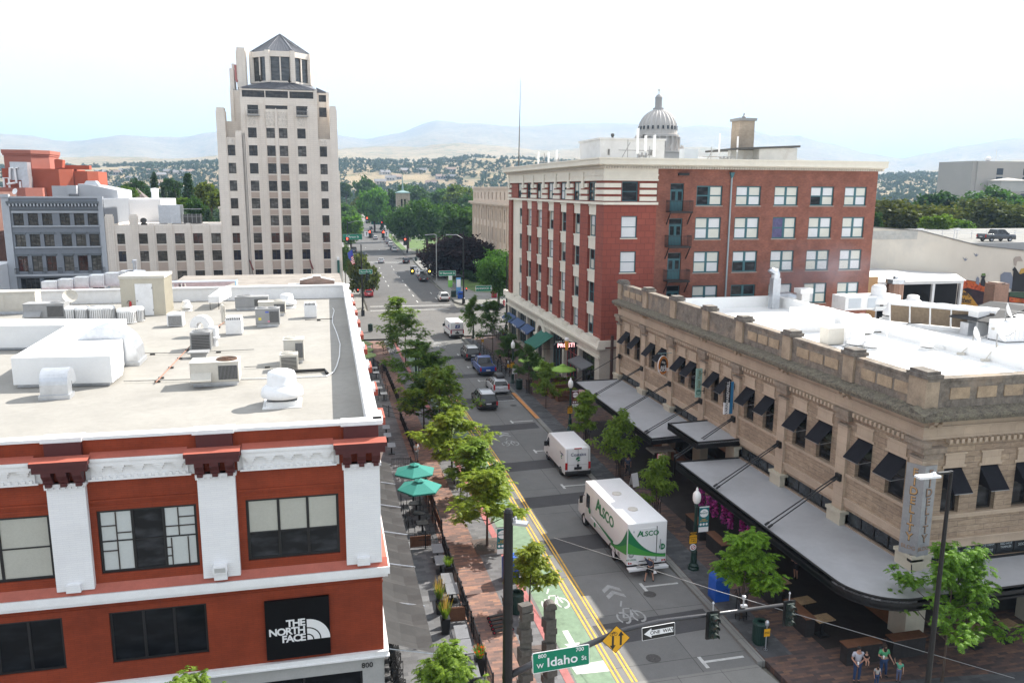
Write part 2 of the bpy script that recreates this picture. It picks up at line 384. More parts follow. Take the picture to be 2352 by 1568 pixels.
def paver(name,cols,w,h,warm):
 k=NT(name);o=k.obj()
 t=k.n('ShaderNodeTexBrick',Scale=1,offset=.5);t.inputs['Brick Width'].default_value=w;t.inputs['Row Height'].default_value=h;t.inputs['Mortar Size'].default_value=.008
 mp_=k.n('ShaderNodeMapping');k.l(o,mp_.inputs[0]);mp_.inputs['Rotation'].default_value=(0,0,0);k.l(mp_.outputs[0],t.inputs['Vector'])
 t.inputs['Color1'].default_value=(1,1,1,1);t.inputs['Color2'].default_value=(.0,.0,.0,1);t.inputs['Mortar'].default_value=(.3,.3,.3,1)
 a=k.noise(o,.35,5,.7)
 sepc=k.math('ADD',k.math('MULTIPLY',a,.55),k.math('MULTIPLY',k.noise(t.outputs[0],3.3,0),0))
 bw=k.n('ShaderNodeRGBToBW');k.l(t.outputs[0],bw.inputs[0])
 f=k.math('ADD',sepc,k.math('MULTIPLY',bw.outputs[0],.45))
 c=k.ramp(f,[(.2,cols[0]),(.42,cols[1]),(.62,cols[2]),(.8,cols[3])])
 c=k.mix(.7,c,k.ramp(k.noise(o,1.7,6,.8),[(.4,(1,1,1)),(.75,(.6,.6,.62))]),'MULTIPLY')
 k.bump(t.outputs[1],-.3,.01)
 return k.done(c,.8,0,.3)
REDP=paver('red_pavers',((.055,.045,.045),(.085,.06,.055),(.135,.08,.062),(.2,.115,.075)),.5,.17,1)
REDW=paver('sunny_red_pavers',((.1,.075,.07),(.16,.105,.09),(.25,.14,.105),(.34,.19,.12)),.5,.17,1);DARKW=paver('sunny_grey_pavers',((.1,.1,.1),(.125,.125,.13),(.155,.156,.16),(.19,.19,.192)),.6,.3,0)  # brighter west copies of the red and dark pavers, sunlight put into the colour
DARKP=paver('dark_pavers',((.055,.055,.058),(.072,.073,.077),(.095,.096,.1),(.125,.125,.128)),.6,.3,0)
def walk(name,pts,z,mat,skirt=True,zb=-.2):
 m=MB();m.poly([(x,y,z)for x,y in pts])
 if skirt:
  n=len(pts)
  for i in range(n):(a,b),(c,d)=pts[i],pts[(i+1)%n];m.quad((a,b,zb),(c,d,zb),(c,d,z),(a,b,z))
 return struct(name,m,mat)
SW=.13
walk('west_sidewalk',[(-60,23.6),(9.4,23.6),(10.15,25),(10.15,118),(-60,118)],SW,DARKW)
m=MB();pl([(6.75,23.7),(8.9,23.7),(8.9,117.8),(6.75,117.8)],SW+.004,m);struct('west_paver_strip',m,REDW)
m=MB();m.box(10.16,24.5,-.2,10.55,118,SW+.01);struct('red_kerb',m,RPT)
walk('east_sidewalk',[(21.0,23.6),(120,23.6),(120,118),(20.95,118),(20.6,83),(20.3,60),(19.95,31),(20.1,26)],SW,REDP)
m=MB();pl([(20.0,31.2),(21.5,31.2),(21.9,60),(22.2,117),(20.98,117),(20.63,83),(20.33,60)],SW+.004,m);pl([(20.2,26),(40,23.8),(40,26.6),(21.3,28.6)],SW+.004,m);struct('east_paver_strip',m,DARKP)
m=MB();KX=[(19.5,31,24.5),(19.9,60,0),(20.2,83,0),(20.55,118,0)]
for(a,y0,_),(b,y1,_)in zip(KX,KX[1:]):
 m.add([(a,y0,-.2),(a+.42,y0,-.2),(b+.42,y1,-.2),(b,y1,-.2),(a,y0,SW+.012),(a+.42,y0,SW+.012),(b+.42,y1,SW+.012),(b,y1,SW+.012)],((0,1,2,3),(4,5,6,7),(0,1,5,4),(2,3,7,6),(0,3,7,4),(1,2,6,5)))
struct('east_kerb',m,LCON)
m=MB()
for y0,y1,x in((73.2,83.5,20.05),):m.box(x,y0,SW+.014,x+.4,y1,SW+.02)
struct('orange_kerb',m,OPT)
m=MB();pl([(23.3,31.2),(28.7,31.6),(28.7,71),(23.3,71)],SW+.006,m);struct('canopy_shade_sheet',m,M('canopy_shade_dark',(.028,.022,.02),.8,.3,1.2))  # near-black sheet over the pavers, deep shade under the canopies put into its colour
walk('north_east_sidewalk',[(26.2,158),(28,152),(34,149.5),(200,149.5),(200,262),(29.6,262),(28.9,248),(27.3,202)],SW,LCON)
walk('north_west_sidewalk',[(-60,149.5),(5,149.5),(8.2,154),(8.4,166),(9.8,240),(10.5,262),(-60,262)],SW,LCON)
walk('far_east_sidewalk',[(29.2,282),(190,282),(190,640),(51,640),(32.6,421),(30,300)],SW,LCON)
walk('far_west_sidewalk',[(-120,282),(11.4,282),(13,337),(17.5,421),(37,640),(-120,640)],SW,LCON)
GRASS=M('lawn',(.085,.14,.035),.9,.35,.25,fine=6,bump=.5)
m=MB()
for pts in([(32.2,231),(36,228),(60,226),(60,160),(33,172),(31.3,189),(32,210)],[(36.5,273),(60,268),(90,290),(90,380),(37.4,380),(33.5,300)],[(29.9,300),(32,300),(36,420),(33.6,420)]):
 m.poly([(x,y,SW+.02+.0*len(pts))for x,y in pts])
struct('lawn',m,GRASS)
DRY=(.29,.225,.135)
k=NT('dry_hills');o=k.obj()
a=k.noise(o,.0035,7,.65);b=k.noise(o,.02,5,.7)
c=k.ramp(a,[(.35,(.23,.18,.115)),(.5,DRY),(.7,(.35,.28,.18))])
c=k.mix(k.ramp(b,[(.5,(0,0,0)),(.6,(.75,)*3)]),c,(.12,.13,.07))
HILL=k.done(c,.95,0,.1)
def prof(pts,x):
 if x<=pts[0][0]:return pts[0][1]
 for(a,b),(c_,d)in zip(pts,pts[1:]):
  if x<=c_:s=(x-a)/(c_-a);return b+(d-b)*(s*s*(3-2*s)*.5+s*.5)
 return pts[-1][1]
SKYL=[(-400,318),(0,308),(60,310),(170,328),(230,322),(300,316),(420,322),(500,310),(640,312),(780,318),(850,328),(920,316),(1000,292),(1060,296),(1190,297),(1330,290),(1420,293),(1500,296),(1600,300),(1700,312),(1780,332),(1830,330),(1900,346),(1990,364),(2060,374),(2130,362),(2200,345),(2300,334),(2500,330),(2900,345)]
MIDL=[(-400,352),(0,350),(150,362),(300,356),(420,366),(600,352),(800,346),(950,352),(1100,342),(1250,350),(1400,340),(1600,352),(1750,362),(1900,372),(2050,392),(2200,386),(2352,378),(2900,380)]
BEN=[(-400,392),(0,386),(170,384),(300,382),(420,380),(500,376),(640,372),(780,370),(900,374),(1000,372),(1100,366),(1190,370),(1330,380),(1600,392),(1900,412),(2000,416),(2100,408),(2240,420),(2352,425),(2900,425)]
hor=lambda x:434+(x-725)*.0105
def pxaz(az):
 d=ROT@Vector((math.sin(az),math.cos(az),0));return PCX+FOC*d.x/d.z,d.z
from mathutils import noise as mn
def hill_z(x,y):
 r=math.hypot(x,y);az=math.atan2(x,y);px,dz=pxaz(az)
 H=lambda P,rr:CAMZ+(hor(px)-prof(P,px))/FOC*rr*dz*.985
 hb,hm,hs=H(BEN,2100),H(MIDL,4600),H(SKYL,8600)
 n=mn.fractal(Vector((x*.0016,y*.0016,3)),.9,2.1,5);n2=mn.fractal(Vector((x*.0005,y*.0005,9)),.8,2.1,6)
 def ss(a,b):q=min(1,max(0,(r-a)/(b-a)));return q*q*(3-2*q)
 z=-2+(hb+2)*ss(950,2100)
 if r>2100:z=hb+(hm-hb)*ss(2300,4600)-12*math.sin(math.pi*min(1,(r-2100)/900))
 if r>4600:z=hm+(hs-hm)*ss(4900,8600)-.12*hm*math.sin(math.pi*min(1,(r-4600)/1500))
 if r>8600:z=hs-(r-8600)*.12
 z+=n*9*ss(1100,1700)*(1-.7*ss(1900,2000)*(1-ss(2300,2600)))+n2*70*ss(2600,4200)*(1-.85*ss(8000,8600))
 return z
m=MB();NA,A0,A1=260,-.62,1.0
RS=[900+40*i for i in range(36)]+[2340+90*i for i in range(28)]+[4860+170*i for i in range(27)]
for r in RS:
 for i in range(NA):az=A0+(A1-A0)*i/(NA-1);x,y=r*math.sin(az),r*math.cos(az);m.v.append(Vector((x,y,hill_z(x,y))))
for j in range(len(RS)-1):
 for i in range(NA-1):m.f.append([j*NA+i,j*NA+i+1,(j+1)*NA+i+1,(j+1)*NA+i]);m.mi.append(0)
tag(m.build('hills',HILL,smooth=True,fix=False),kind='structure')
if HAZE>0:
 hm_=bpy.data.materials.new('hazy_air');hm_.use_nodes=True;ht=hm_.node_tree
 for nn in list(ht.nodes):
  if nn.type=='BSDF_PRINCIPLED':ht.nodes.remove(nn)
 pv=ht.nodes.new('ShaderNodeVolumePrincipled');pv.inputs['Color'].default_value=(.5,.72,1,1);pv.inputs['Density'].default_value=HAZE;pv.inputs['Anisotropy'].default_value=.1
 ht.links.new(pv.outputs[0],[x for x in ht.nodes if x.type=='OUTPUT_MATERIAL'][0].inputs['Volume'])
 m=MB();m.box(-15000,-4000,-5,15000,15000,780);tag(m.build('haze',hm_),kind='stuff')
WORLD=set()
def bld(name,label,cat,loc,rz=0,group=None):
 o=thing(name,label,cat,loc,rz,group);WORLD.add(o.name);return o
_link0=link
def link(name,me,parent=None,loc=None,rz=None):
 o=_link0(name,me,parent,loc,rz)
 if parent is not None and parent.name in WORLD:o.matrix_parent_inverse=Matrix.Translation(-Vector(parent.location))
 return o
REDB=brick('red_painted_brick',(.275,.048,.018),(.25,.043,.016),(.19,.034,.015),.42,.085,.008,.7,.3,.35)
WHTB=brick('white_painted_brick',(.8,.8,.8),(.77,.77,.78),(.7,.7,.71),.42,.085,.006,.6,.06,.25)
REDT=M('red_painted_ledge',(.4,.11,.075),.6,.12,1.2,dirt=(.25,.08,.06))
MARO=M('maroon_paint',(.075,.016,.016),.6,.12,2)
WHT=M('white_paint',(.8,.8,.8),.55,.05,1.5,dirt=(.6,.58,.55),dirt_amt=.3)
ROOFM=M('beige_membrane',(.3,.286,.26),.85,.1,.25,fine=3,dirt=(.21,.198,.178),dirt_amt=.7)
BLK=M('black_metal',(.012,.012,.013),.45,.2,4,spec=.4)
GLS=glass('dark_glass',(.011,.012,.014),spec=.2)
GLS2=glass('shop_glass',(.006,.007,.009),.25,spec=.13)
BLIND=M('pale_blind_glass',(.42,.42,.37),.25,.08,.5,spec=.5)
BLIND2=M('white_frosted_glass',(.5,.53,.52),.2,.06,.5,spec=.5)
GSTONE=M('grey_stone_front',(.42,.42,.41),.6,.08,1.2)
Y0=31.0;XE=2.05
red=bld('shop_building','red painted brick corner shop building with white pilasters and maroon brackets','building',(XE,Y0,0),R_(-.65))
uw,lw=[(-13.5,-10.0),(-8.4,-4.9),(-3.1,.42)],[(-13.4,-9.93),(-8.3,-4.78)]
X0=-36.;sx=lambda a:a-X0
m=MB()
ops=[(sx(a),sx(b),7.65,10.17)for a,b in uw]+[(sx(a),sx(b),3.93,6.05)for a,b in lw]
wall(m,(X0,Y0),(1,0),XE-X0,3.0,12.95,ops,.16,0)
wall(m,(XE,Y0),(0,1),47.5,3.0,12.95,[],.2,0)
wall(m,(XE,Y0+47.5),(-1,0),XE-X0,0,12.95,[],.2,0)
m.quad((XE-.35,Y0+.35,11.6),(XE-.35,Y0+47.2,11.6),(XE-.35,Y0+47.2,12.95),(XE-.35,Y0+.35,12.95),1)
m.quad((X0,Y0+.35,11.6),(XE-.35,Y0+.35,11.6),(XE-.35,Y0+.35,12.95),(X0,Y0+.35,12.95),1)
m.quad((X0,Y0+47.1,11.6),(XE-.35,Y0+47.1,11.6),(XE-.35,Y0+47.1,12.95),(X0,Y0+47.1,12.95),1)
for a,b in uw:
 pass
for z,p in((10.52,.05),(10.3,.03),(6.42,.04),(6.22,.025)):
 segs=[(-13.8,-9.95),(-8.6,-4.8),(-3.36,.62)]if z>8 else[(X0,XE+p)]
 for a,b in segs:m.box(a,Y0-p,z,b,Y0+.05,z+.09,0)
m.build('wall',[REDB,WHT],red,fix=False)
m=MB();m.quad((X0,Y0+.35,11.8),(XE-.35,Y0+.35,11.8),(XE-.35,Y0+47.1,11.8),(X0,Y0+47.1,11.8));m.build('roof',ROOFM,red)
m=MB();m.box(X0,Y0-.07,12.95,XE+.07,Y0+.42,13.07);m.box(XE-.42,Y0+.42,12.95,XE+.07,Y0+47.5,13.07);m.box(X0,Y0+46.95,12.95,XE-.42,Y0+47.5,13.07)
for a,b in((-15.2,-13.8),(-10.0,-8.62),(-4.85,-3.35),(.6,XE+.16)):m.box(a,Y0-.16,12.93,b,Y0+.44,13.1)
for i in range(10):
 y=Y0+.1+i*5.1;m.box(XE-.2,y,12.92,XE+.2,y+1.3,13.1)
m.build('coping',WHT,red)
pil=[(-15.1,-13.85),(-9.92,-8.63),(-4.76,-3.4),(.66,2.05)]
for i,(a,b)in enumerate(pil):
 m=MB();m.box(a,Y0-.24,7.2,b,Y0+.02,11.42);m.box(a-.06,Y0-.3,11.3,b+.06,Y0-.0,11.42)
 for j in range(7):x=a-.05+(b-a+.1)*j/7;m.box(x,Y0-.31,11.22,x+.11,Y0-.2,11.3)
 c=(a+b)/2;m.box(c-.28,Y0-.42,7.2,c+.22,Y0-.24,7.5);m.build('pilaster',WHTB,red)
 m=MB()
 m.box(a-.3,Y0-.62,11.95,b+.22,Y0+.02,12.34);m.box(a-.36,Y0-.68,12.2,b+.28,Y0,12.36)
 m.box(a+.04,Y0-.2,12.36,b-.02,Y0+.02,12.93)
 for q in(a-.02,c-.16,b-.3):m.prism([(Y0-.6,11.95),(Y0-.6,11.82),(Y0-.42,11.6),(Y0-.4,11.46),(Y0-.24,11.44),(Y0-.24,11.95)],q,q+.32,'x');m.bx(q+.16,Y0-.36,11.42,.2,.2,.14)
 m.build('bracket',MARO,red)
 m=MB();m.quad((a-.36,Y0-.68,12.364),(b+.28,Y0-.68,12.364),(b+.28,Y0-.2,12.45),(a-.36,Y0-.2,12.45));m.build('bracket_ledge',REDT,red)
m=MB()
for a,b in((-13.55,-10.28),(-8.42,-5.06),(-3.1,.3)):
 m.box(a,Y0-.34,12.0,b,Y0,12.3);m.box(a,Y0-.4,12.2,b,Y0,12.32);m.box(a,Y0-.14,11.42,b,Y0,12.0);m.box(a-.2,Y0-.05,11.4,b+.2,Y0+.01,12.0)
 n=5
 for i in range(n):
  x=a+.3+(b-a-.6)*i/(n-1)
  m.box(x-.2,Y0-.32,11.92,x+.2,Y0-.14,12.0);m.box(x-.14,Y0-.28,11.82,x+.14,Y0-.14,11.92);m.box(x-.1,Y0-.22,11.72,x+.1,Y0-.14,11.82)
 for i in range(14):x=a+(b-a)*(i+.15)/14;m.box(x,Y0-.2,11.46,x+(b-a)/28,Y0-.14,11.58)
 m.box(a-.1,Y0-.2,11.4,b+.1,Y0-.0,11.47)
m.build('cornice',WHT,red)
m=MB()
for a,b in((-13.55,-10.28),(-8.42,-5.06),(-3.1,.3)):m.quad((a,Y0-.4,12.325),(b,Y0-.4,12.325),(b,Y0-.005,12.46),(a,Y0-.005,12.46))
m.quad((X0,Y0-.3,7.03),(XE+.22,Y0-.3,7.03),(XE+.22,Y0-.002,7.3),(X0,Y0-.002,7.3))
m.quad((XE+.24,Y0-.3,7.03),(XE+.24,Y0+47,7.03),(XE+.01,Y0+47,7.3),(XE+.01,Y0,7.3))
for i in range(9):
 y=Y0+2.6+i*5.1;m.box(XE-.0,y,12.1,XE+.45,y+1.6,12.42)
m.build('ledge',REDT,red)
m=MB();m.box(X0,Y0-.36,6.72,XE+.3,Y0,7.02);m.box(X0,Y0-.28,6.58,XE+.22,Y0,6.72);m.box(XE,Y0,6.72,XE+.3,Y0+47,7.02)
m.box(X0,Y0-.16,3.02,XE+.18,Y0,3.2);m.box(X0,Y0-.22,2.96,XE+.22,Y0,3.02);m.box(XE,Y0,2.98,XE+.2,Y0+47,3.2)
m.build('band',WHT,red)
m=MB();wall(m,(X0,Y0+.02),(1,0),XE-X0,0,2.98,[(sx(-3.6),sx(1.15),.3,2.32),(sx(-9),sx(-4.6),.3,2.32)],.3,0);wall(m,(XE-.02,Y0),(0,1),47,0,2.98,[(1+i*5.2,4.6+i*5.2,.2,2.5)for i in range(9)],.2,0)
m.build('ground_floor',GSTONE,red,fix=False)
for a,b in uw:
 kind={-13.5:((2,2),[BLIND],None),-8.4:((3,2),[BLIND2,GLS,BLIND2,BLIND2,GLS,BLIND2],None),-3.1:((3,2),[GLS,GLS,GLS,BLIND,BLIND,BLIND],.44)}[a]
 wo=window(red,(0,Y0),(1,0),a,b,7.65,10.17,BLK,kind[1],.14,kind[0][0],kind[0][1],.1,.05,split=kind[2])
 if a==-8.4:
  m=MB();BRN=flat('brown_bars',(.03,.02,.016))
  for x0,x1,z0,z1 in((-1.15,-1.11,.1,2.4),(1.05,1.09,1.3,2.4),(1.35,1.39,.1,1.2),(.75,.79,.1,1.2)):m.box(x0,.0,z0,x1,.03,z1)
  for x0,x1,z in((-1.65,-1.15,1.85),(-1.65,-1.15,.85),(-1.11,-.62,1.55),(1.09,1.65,2.0),(.6,1.65,1.65),(.6,.75,.8),(.6,.75,.45)):m.box(x0,.002,z,x1,.028,z+.04)
  m.build('lattice',BRN,wo)
for a,b in lw:window(red,(0,Y0),(1,0),a,b,3.93,6.05,BLK,GLS2,.14,3,1,.09,.05)
for a,b in((-3.6,1.15),(-9,-4.6)):window(red,(0,Y0+.02),(1,0),a,b,.3,2.32,BLK,GLS2,.25,2,1,.08,.04,name='shop_window')
for i in range(9):window(red,(XE-.02,Y0),(0,1),1+i*5.2,4.6+i*5.2,.2,2.5,BLK,GLS2,.18,3,1,.08,.04,name='shop_window')
t1=text('house_number','800',.32,flat('black_ink',(.02,.02,.02)),red,(1.35,Y0-.01,2.55),(R_(90),0,0),.005,.01)
for c in((-4.1,7.28),):
 m=MB();m.box(-4.34,Y0-.5,7.2,-3.86,Y0-.24,7.5);m.box(-4.36,Y0-.62,7.52,-3.84,Y0-.24,7.78);m.quad((-4.3,Y0-.625,7.56),(-3.9,Y0-.625,7.56),(-3.9,Y0-.625,7.74),(-4.3,Y0-.625,7.74),1);m.build('floodlight',[WHT,GSTONE],red)
sg=bld('shop_sign','square black wall sign with white lettering and half dome mark','sign',(-1.35,Y0-.14,3.38))
m=MB();m.box(-2.6,Y0-.14,3.4,-.1,Y0-.005,5.92);m.build('panel',flat('sign_black',(.005,.005,.006),.35,spec=.1),sg)
WL=flat('sign_white',(.75,.75,.75),.5)
for s_,x,z in(('THE',-1.4,4.9),('NORTH',-1.68,4.57),('FACE',-1.47,4.24)):
 text('lettering',s_,.415,WL,sg,(-1.06,Y0-.15,z),(R_(90),0,0),.006,.032,1.04,align='RIGHT',spacing=.88)
m=MB()
cx,cz=-1.0,4.12
for r0,r1 in((.0,.22),(.27,.5),(.55,.9)):
 n=12
 for i in range(n):
  a,b=math.pi/2*i/n,math.pi/2*(i+1)/n
  P_=lambda r,t:(cx+r*math.cos(t),Y0-.156,cz+r*math.sin(t))
  m.quad(P_(r0,a),P_(r1,a),P_(r1,b),P_(r0,b))
m.build('emblem',WL,sg)
ZR=11.8
GAL=M('galvanised_steel',(.55,.57,.6),.38,.12,1.5,metal=.75,spec=.5,fine=5)
WMET=M('white_metal',(.78,.78,.78),.5,.06,2,dirt=(.5,.47,.42),dirt_amt=.3)
BGE=M('beige_metal',(.55,.52,.46),.55,.08,1.5,dirt=(.4,.36,.3),dirt_amt=.4)
GRY=M('grey_metal',(.3,.3,.3),.55,.1,1.5)
DGR=M('dark_grille',(.07,.068,.065),.6,.2,30)
RUST=M('rusty_fan',(.12,.06,.035),.7,.35,6)
WMEM=M('white_membrane',(.8,.8,.79),.7,.05,.5,dirt=(.6,.58,.55),dirt_amt=.25)
def lath_fan(m,x,y,z,r,mi_ring,mi_dark):
 m.lathe([(r*1.05,0),(r*1.05,.06),(r*.93,.07)],(x,y,z),20,mi_ring);m.lathe([(r*.93,.05),(.01,.04)],(x,y,z),20,mi_dark)
 for i in range(12):
  a=i*math.pi/6;m.cyl((x+r*.2*math.cos(a),y+r*.2*math.sin(a),z+.075),(x+r*.93*math.cos(a),y+r*.93*math.sin(a),z+.075),.012,n=4,m=mi_ring)
 for q in(.35,.6,.8):m.lathe([(r*q,.07),(r*q+.015,.085),(r*q+.03,.07)],(x,y,z),20,mi_ring)
 m.lathe([(r*.2,.04),(r*.2,.1),(.005,.1)],(x,y,z),12,mi_ring)
def rtu(label,p,w,d,h,body,rz=0,fan=.35,fanx=.3,hood=True,rust=False,name='rooftop_unit',z=None,grp='rooftop air units'):
 o=thing(name,label,'air conditioner',(p.x,p.y,p.z),rz,grp)
 m=MB();m.box(-w/2,-d/2,.22,w/2,d/2,h);m.box(-w/2-.03,-d/2-.03,h,w/2+.03,d/2+.03,h+.05);m.box(-w/2+.01,-d/2-.012,.3,-.05,-d/2,h-.1);m.build('casing',body,o)
 m=MB();m.box(-w/2+.1,-d/2+.1,0,w/2-.1,d/2-.1,.22);m.box(-w/2,-d/2,.16,w/2,-d/2+.06,.24);m.build('curb',GAL,o)
 m=MB();x0,x1=w*.08,w/2-.06;m.box(x0,-d/2-.015,.36,x1,-d/2,h-.15,0)
 for i in range(14):x=x0+(x1-x0)*(i+.5)/14;m.box(x-.006,-d/2-.03,.36,x+.006,-d/2-.015,h-.15,1)
 m.build('coil_grille',[DGR,GRY],o)
 m=MB();lath_fan(m,fanx*w,0,h+.05,min(fan*w,d*.42),0,1);m.build('fan',[RUST if rust else body,DGR],o)
 if hood:
  m=MB();m.prism([(-d/2,h*.62),(-d/2,h*.3),(-d/2-.5,h*.3),(-d/2-.5,h*.36)],-w/2+.05,-w*.06,'x');m.build('intake_hood',body,o)
 return o
def condenser(label,p,w,h,body=BGE,rz=0,rnd_=False,grp='condenser units on the roof',dark=False):
 o=thing('condenser_unit',label,'air conditioner',(p.x,p.y,p.z),rz,grp);m=MB()
 if rnd_:
  m.lathe([(w/2,.05),(w/2,h),(w/2-.05,h+.04),(w*.36,h+.04)],n=20)
  for i in range(28):a=i*2*math.pi/28;m.bx(math.cos(a)*(w/2+.01),math.sin(a)*(w/2+.01),h*.48,.03,.02,h*.75,1,a)
 else:
  q=w/2;m.box(-q,-q,.06,q,q,h*.1);m.box(-q,-q,h*.9,q,q,h+.03);m.box(-q+.03,-q+.03,h*.1,q-.03,q-.03,h*.9,1)
  for s in(-1,1):
   for s2 in(-1,1):m.bx(s*(q-.04),s2*(q-.04),h*.5,.08,.08,h*.8)
  for i in range(9):
   z=h*.16+h*.7*i/8;m.box(-q+.02,-q+.01,z,q-.02,-q+.03,z+.02);m.box(q-.03,-q+.02,z,q-.01,q-.02,z+.02)
 m.build('casing',[body,DGR],o)
 m=MB();lath_fan(m,0,0,h+.03,w*.4,0,1);m.build('fan',[body,DGR],o);return o
def mushroom(label,p,d,h,mat=WMET):
 o=thing('roof_exhaust_fan',label,'roof vent',(p.x,p.y,p.z),0,'mushroom shaped roof vents')
 m=MB();c=d*.36;m.box(-c*1.25,-c*1.25,0,c*1.25,c*1.25,.05);m.box(-c,-c,.05,c,c,h*.16);m.build('curb',WMEM,o)
 m=MB();m.lathe([(d*.33,h*.16),(d*.33,h*.3)],n=20);m.build('neck',DGR,o)
 m=MB();m.lathe([(d*.47,h*.24),(d*.5,h*.27),(d*.5,h*.36),(d*.47,h*.48),(d*.38,h*.56),(d*.34,h*.58)],n=28);m.lathe([(d*.345,h*.55),(d*.35,h*.62),(d*.34,h*.63),(d*.34,h*.84),(d*.31,h*.93),(d*.2,h*.985),(.002,h)],n=28);m.build('hood',mat,o,smooth=True)
 return o
def gooseneck(label,p,w,r,leg,mat,rz=0,d=None,name='curved_duct'):
 o=thing(name,label,'duct',(p.x,p.y,p.z),rz,'curved roof ducts');m=MB();d=d or w*.8
 n=12;pts_o=[(-r,0)]+[(-r*math.cos(math.pi*i/n),leg+r*math.sin(math.pi*i/n))for i in range(n+1)]+[(r,leg-.15)]
 q=r-d;pts_i=[(q,leg-.15)]+[(q*math.cos(math.pi*i/n),leg+max(q,.02)*math.sin(math.pi*i/n))for i in range(n+1)]+[(-q,0)]
 ring=pts_o+pts_i;k=len(pts_o)
 m.add([(-w/2,y,z)for y,z in ring]+[(w/2,y,z)for y,z in ring],[(i,i+1,len(ring)+i+1,len(ring)+i)for i in range(len(ring)-1)])
 for s in(0,len(ring)):m.add([(-w/2 if not s else w/2,y,z)for y,z in ring],[(i,i+1,len(ring)-2-i,len(ring)-1-i)for i in range(k-1)])
 m.build('duct',mat,o);m=MB();m.box(-w/2-.08,-r-.08,0,w/2+.08,-q+.08,.22);m.build('curb',GAL,o)
 return o
rt=lambda r,x,y:G(r,x,y,z=ZR)
def off(p,dx=0,dy=0):return Vector((p.x+dx,p.y+dy,p.z))
rtu('grey rooftop air unit with rust brown fan ring and angled hood',off(rt('z4',340,1180),0,.75),2.4,1.4,1.25,BGE,0,.21,.24,True,True)
condenser('beige condenser with black coil standing in front of the tall beige unit',off(rt('z4',1042,1030),0,.5),1.0,.9)
rtu('tall beige roof unit with grey side box behind the black coil condenser',off(rt('z4',1090,965),0,.6),1.15,1.1,1.4,BGE,0,.3,-.15,False)
mushroom('large white mushroom vent nearest the front parapet',off(rt('z4',975,1372),0,.6),1.98,1.72)
condenser('grey condenser with horizontal slats beside the white pipe stack',off(rt('z4',207,838),0,.6),1.25,1.15,GRY)
o=thing('roof_hatch','low grey capped box vent in front of the slatted condenser','roof vent',off(rt('z4',180,915),0,.4));m=MB();m.box(-.45,-.3,0,.45,.3,.32);m.box(-.6,-.42,.32,.6,.42,.4);m.build('cap',GRY,o)
o=thing('vent_stack','stubby white round vent stack behind the slatted condenser','roof vent',off(rt('z4',325,800),0,.3));m=MB();m.lathe([(.24,0),(.24,.5),(.4,.52),(.4,.62),(.33,.66),(.33,1.25),(.3,1.3),(.01,1.31)],n=18);m.build('pipe',WMET,o,smooth=False)
gooseneck('white gooseneck vent curling over behind the slatted condenser',rt('z4',220,700),.55,.75,.75,WMET,R_(70),.5)
def cooler(label,p,w,h):
 o=thing('evaporative_cooler',label,'air cooler',(p.x,p.y,p.z),0,'white box coolers');m=MB();m.box(-w/2,-w/2,.1,w/2,w/2,h*.8);m.box(-w/2-.03,-w/2-.03,h*.78,w/2+.03,w/2+.03,h*.84);m.build('casing',WMET,o)
 m=MB();m.box(-w/2+.05,-w/2+.05,h*.84,w/2-.05,w/2-.05,h*.9,1)
 for i in range(9):x=-w/2+.06+(w-.12)*i/8;m.box(x-.02,-w/2,h*.84,x+.02,w/2,h)
 m.build('top_grille',[WMET,DGR],o);m=MB();m.box(-w/2,-w/2,0,w/2,w/2,.1);m.build('base',GRY,o);return o
cooler('white box cooler left of the grey unit with two fans',off(rt('z4',520,692),0,.5),1.08,1.3)
cooler('white box cooler standing alone near the east parapet',off(rt('z4',1245,532),0,.45),.95,1.25)
o=rtu('dark grey roof unit with two round fans and small stickers',off(rt('z4',840,618),0,.6),1.72,1.1,1.35,GRY,0,.2,.24,False)
m=MB();lath_fan(m,-.4,0,1.4,.34,0,1);m.build('fan',[GRY,DGR],o)
m=0
for x0,x1,z0,z1,mt in((-.15,.1,1.1,1.2,flat('blue_badge',(.06,.1,.5))),(-.65,-.45,.55,.75,flat('yellow_badge',(.7,.6,.1))),(0,.16,.4,.5,flat('pink_badge',(.7,.25,.35)))):m=MB();m.quad((x0,-.57,z0),(x1,-.57,z0),(x1,-.57,z1),(x0,-.57,z1));m.build('sticker',mt,o)
rtu('beige roof unit tucked behind the dark grey unit with two fans',off(rt('z4',880,515),0,.6),2.1,1.1,1.15,BGE,0,.2,.28,False)
rtu('long grey roof unit near the north parapet with louvred left side',off(rt('z4',690,455),0,.6),2.7,1.3,1.1,GRY,0,.2,-.25,False)
mushroom('white mushroom vent beside the north parapet',off(rt('z4',1018,440),0,.6),1.65,1.25)
mushroom('small white capped vent left of the sloping duct',off(rt('z4',62,468),0,.4),.95,.9)
o=thing('vent_stack','pair of tall thin beige flue pipes beside the white cooler','roof vent',off(rt('z4',420,590),0,.2));m=MB();m.box(-.25,-.25,0,.25,.25,.08)
m.cyl((-.08,0,.05),(-.08,0,1.5),.09);m.cyl((.1,.05,.05),(.1,.05,1.4),.06);m.lathe([(.14,1.45),(.02,1.6)],(-.08,0,0),10);m.build('pipe',BGE,o)
o=thing('sloping_duct','square white duct sloping down to the roof on thin legs','duct',off(rt('z4',330,455),0,.3));m=MB();m.add([(-.45,0,.6),(.45,0,.6),(.45,0,1.15),(-.45,0,1.15),(.1,4.2,.6),(1.,4.2,.6),(1.,4.2,1.4),(.1,4.2,1.4)],((0,1,2,3),(4,7,6,5),(0,4,5,1),(3,2,6,7),(0,3,7,4),(1,5,6,2)));m.build('duct',WMET,o)
m=MB()
for x in(-.35,.35):m.cyl((x,.1,0),(x,.1,.62),.025,n=6)
m.build('legs',BLK,o)
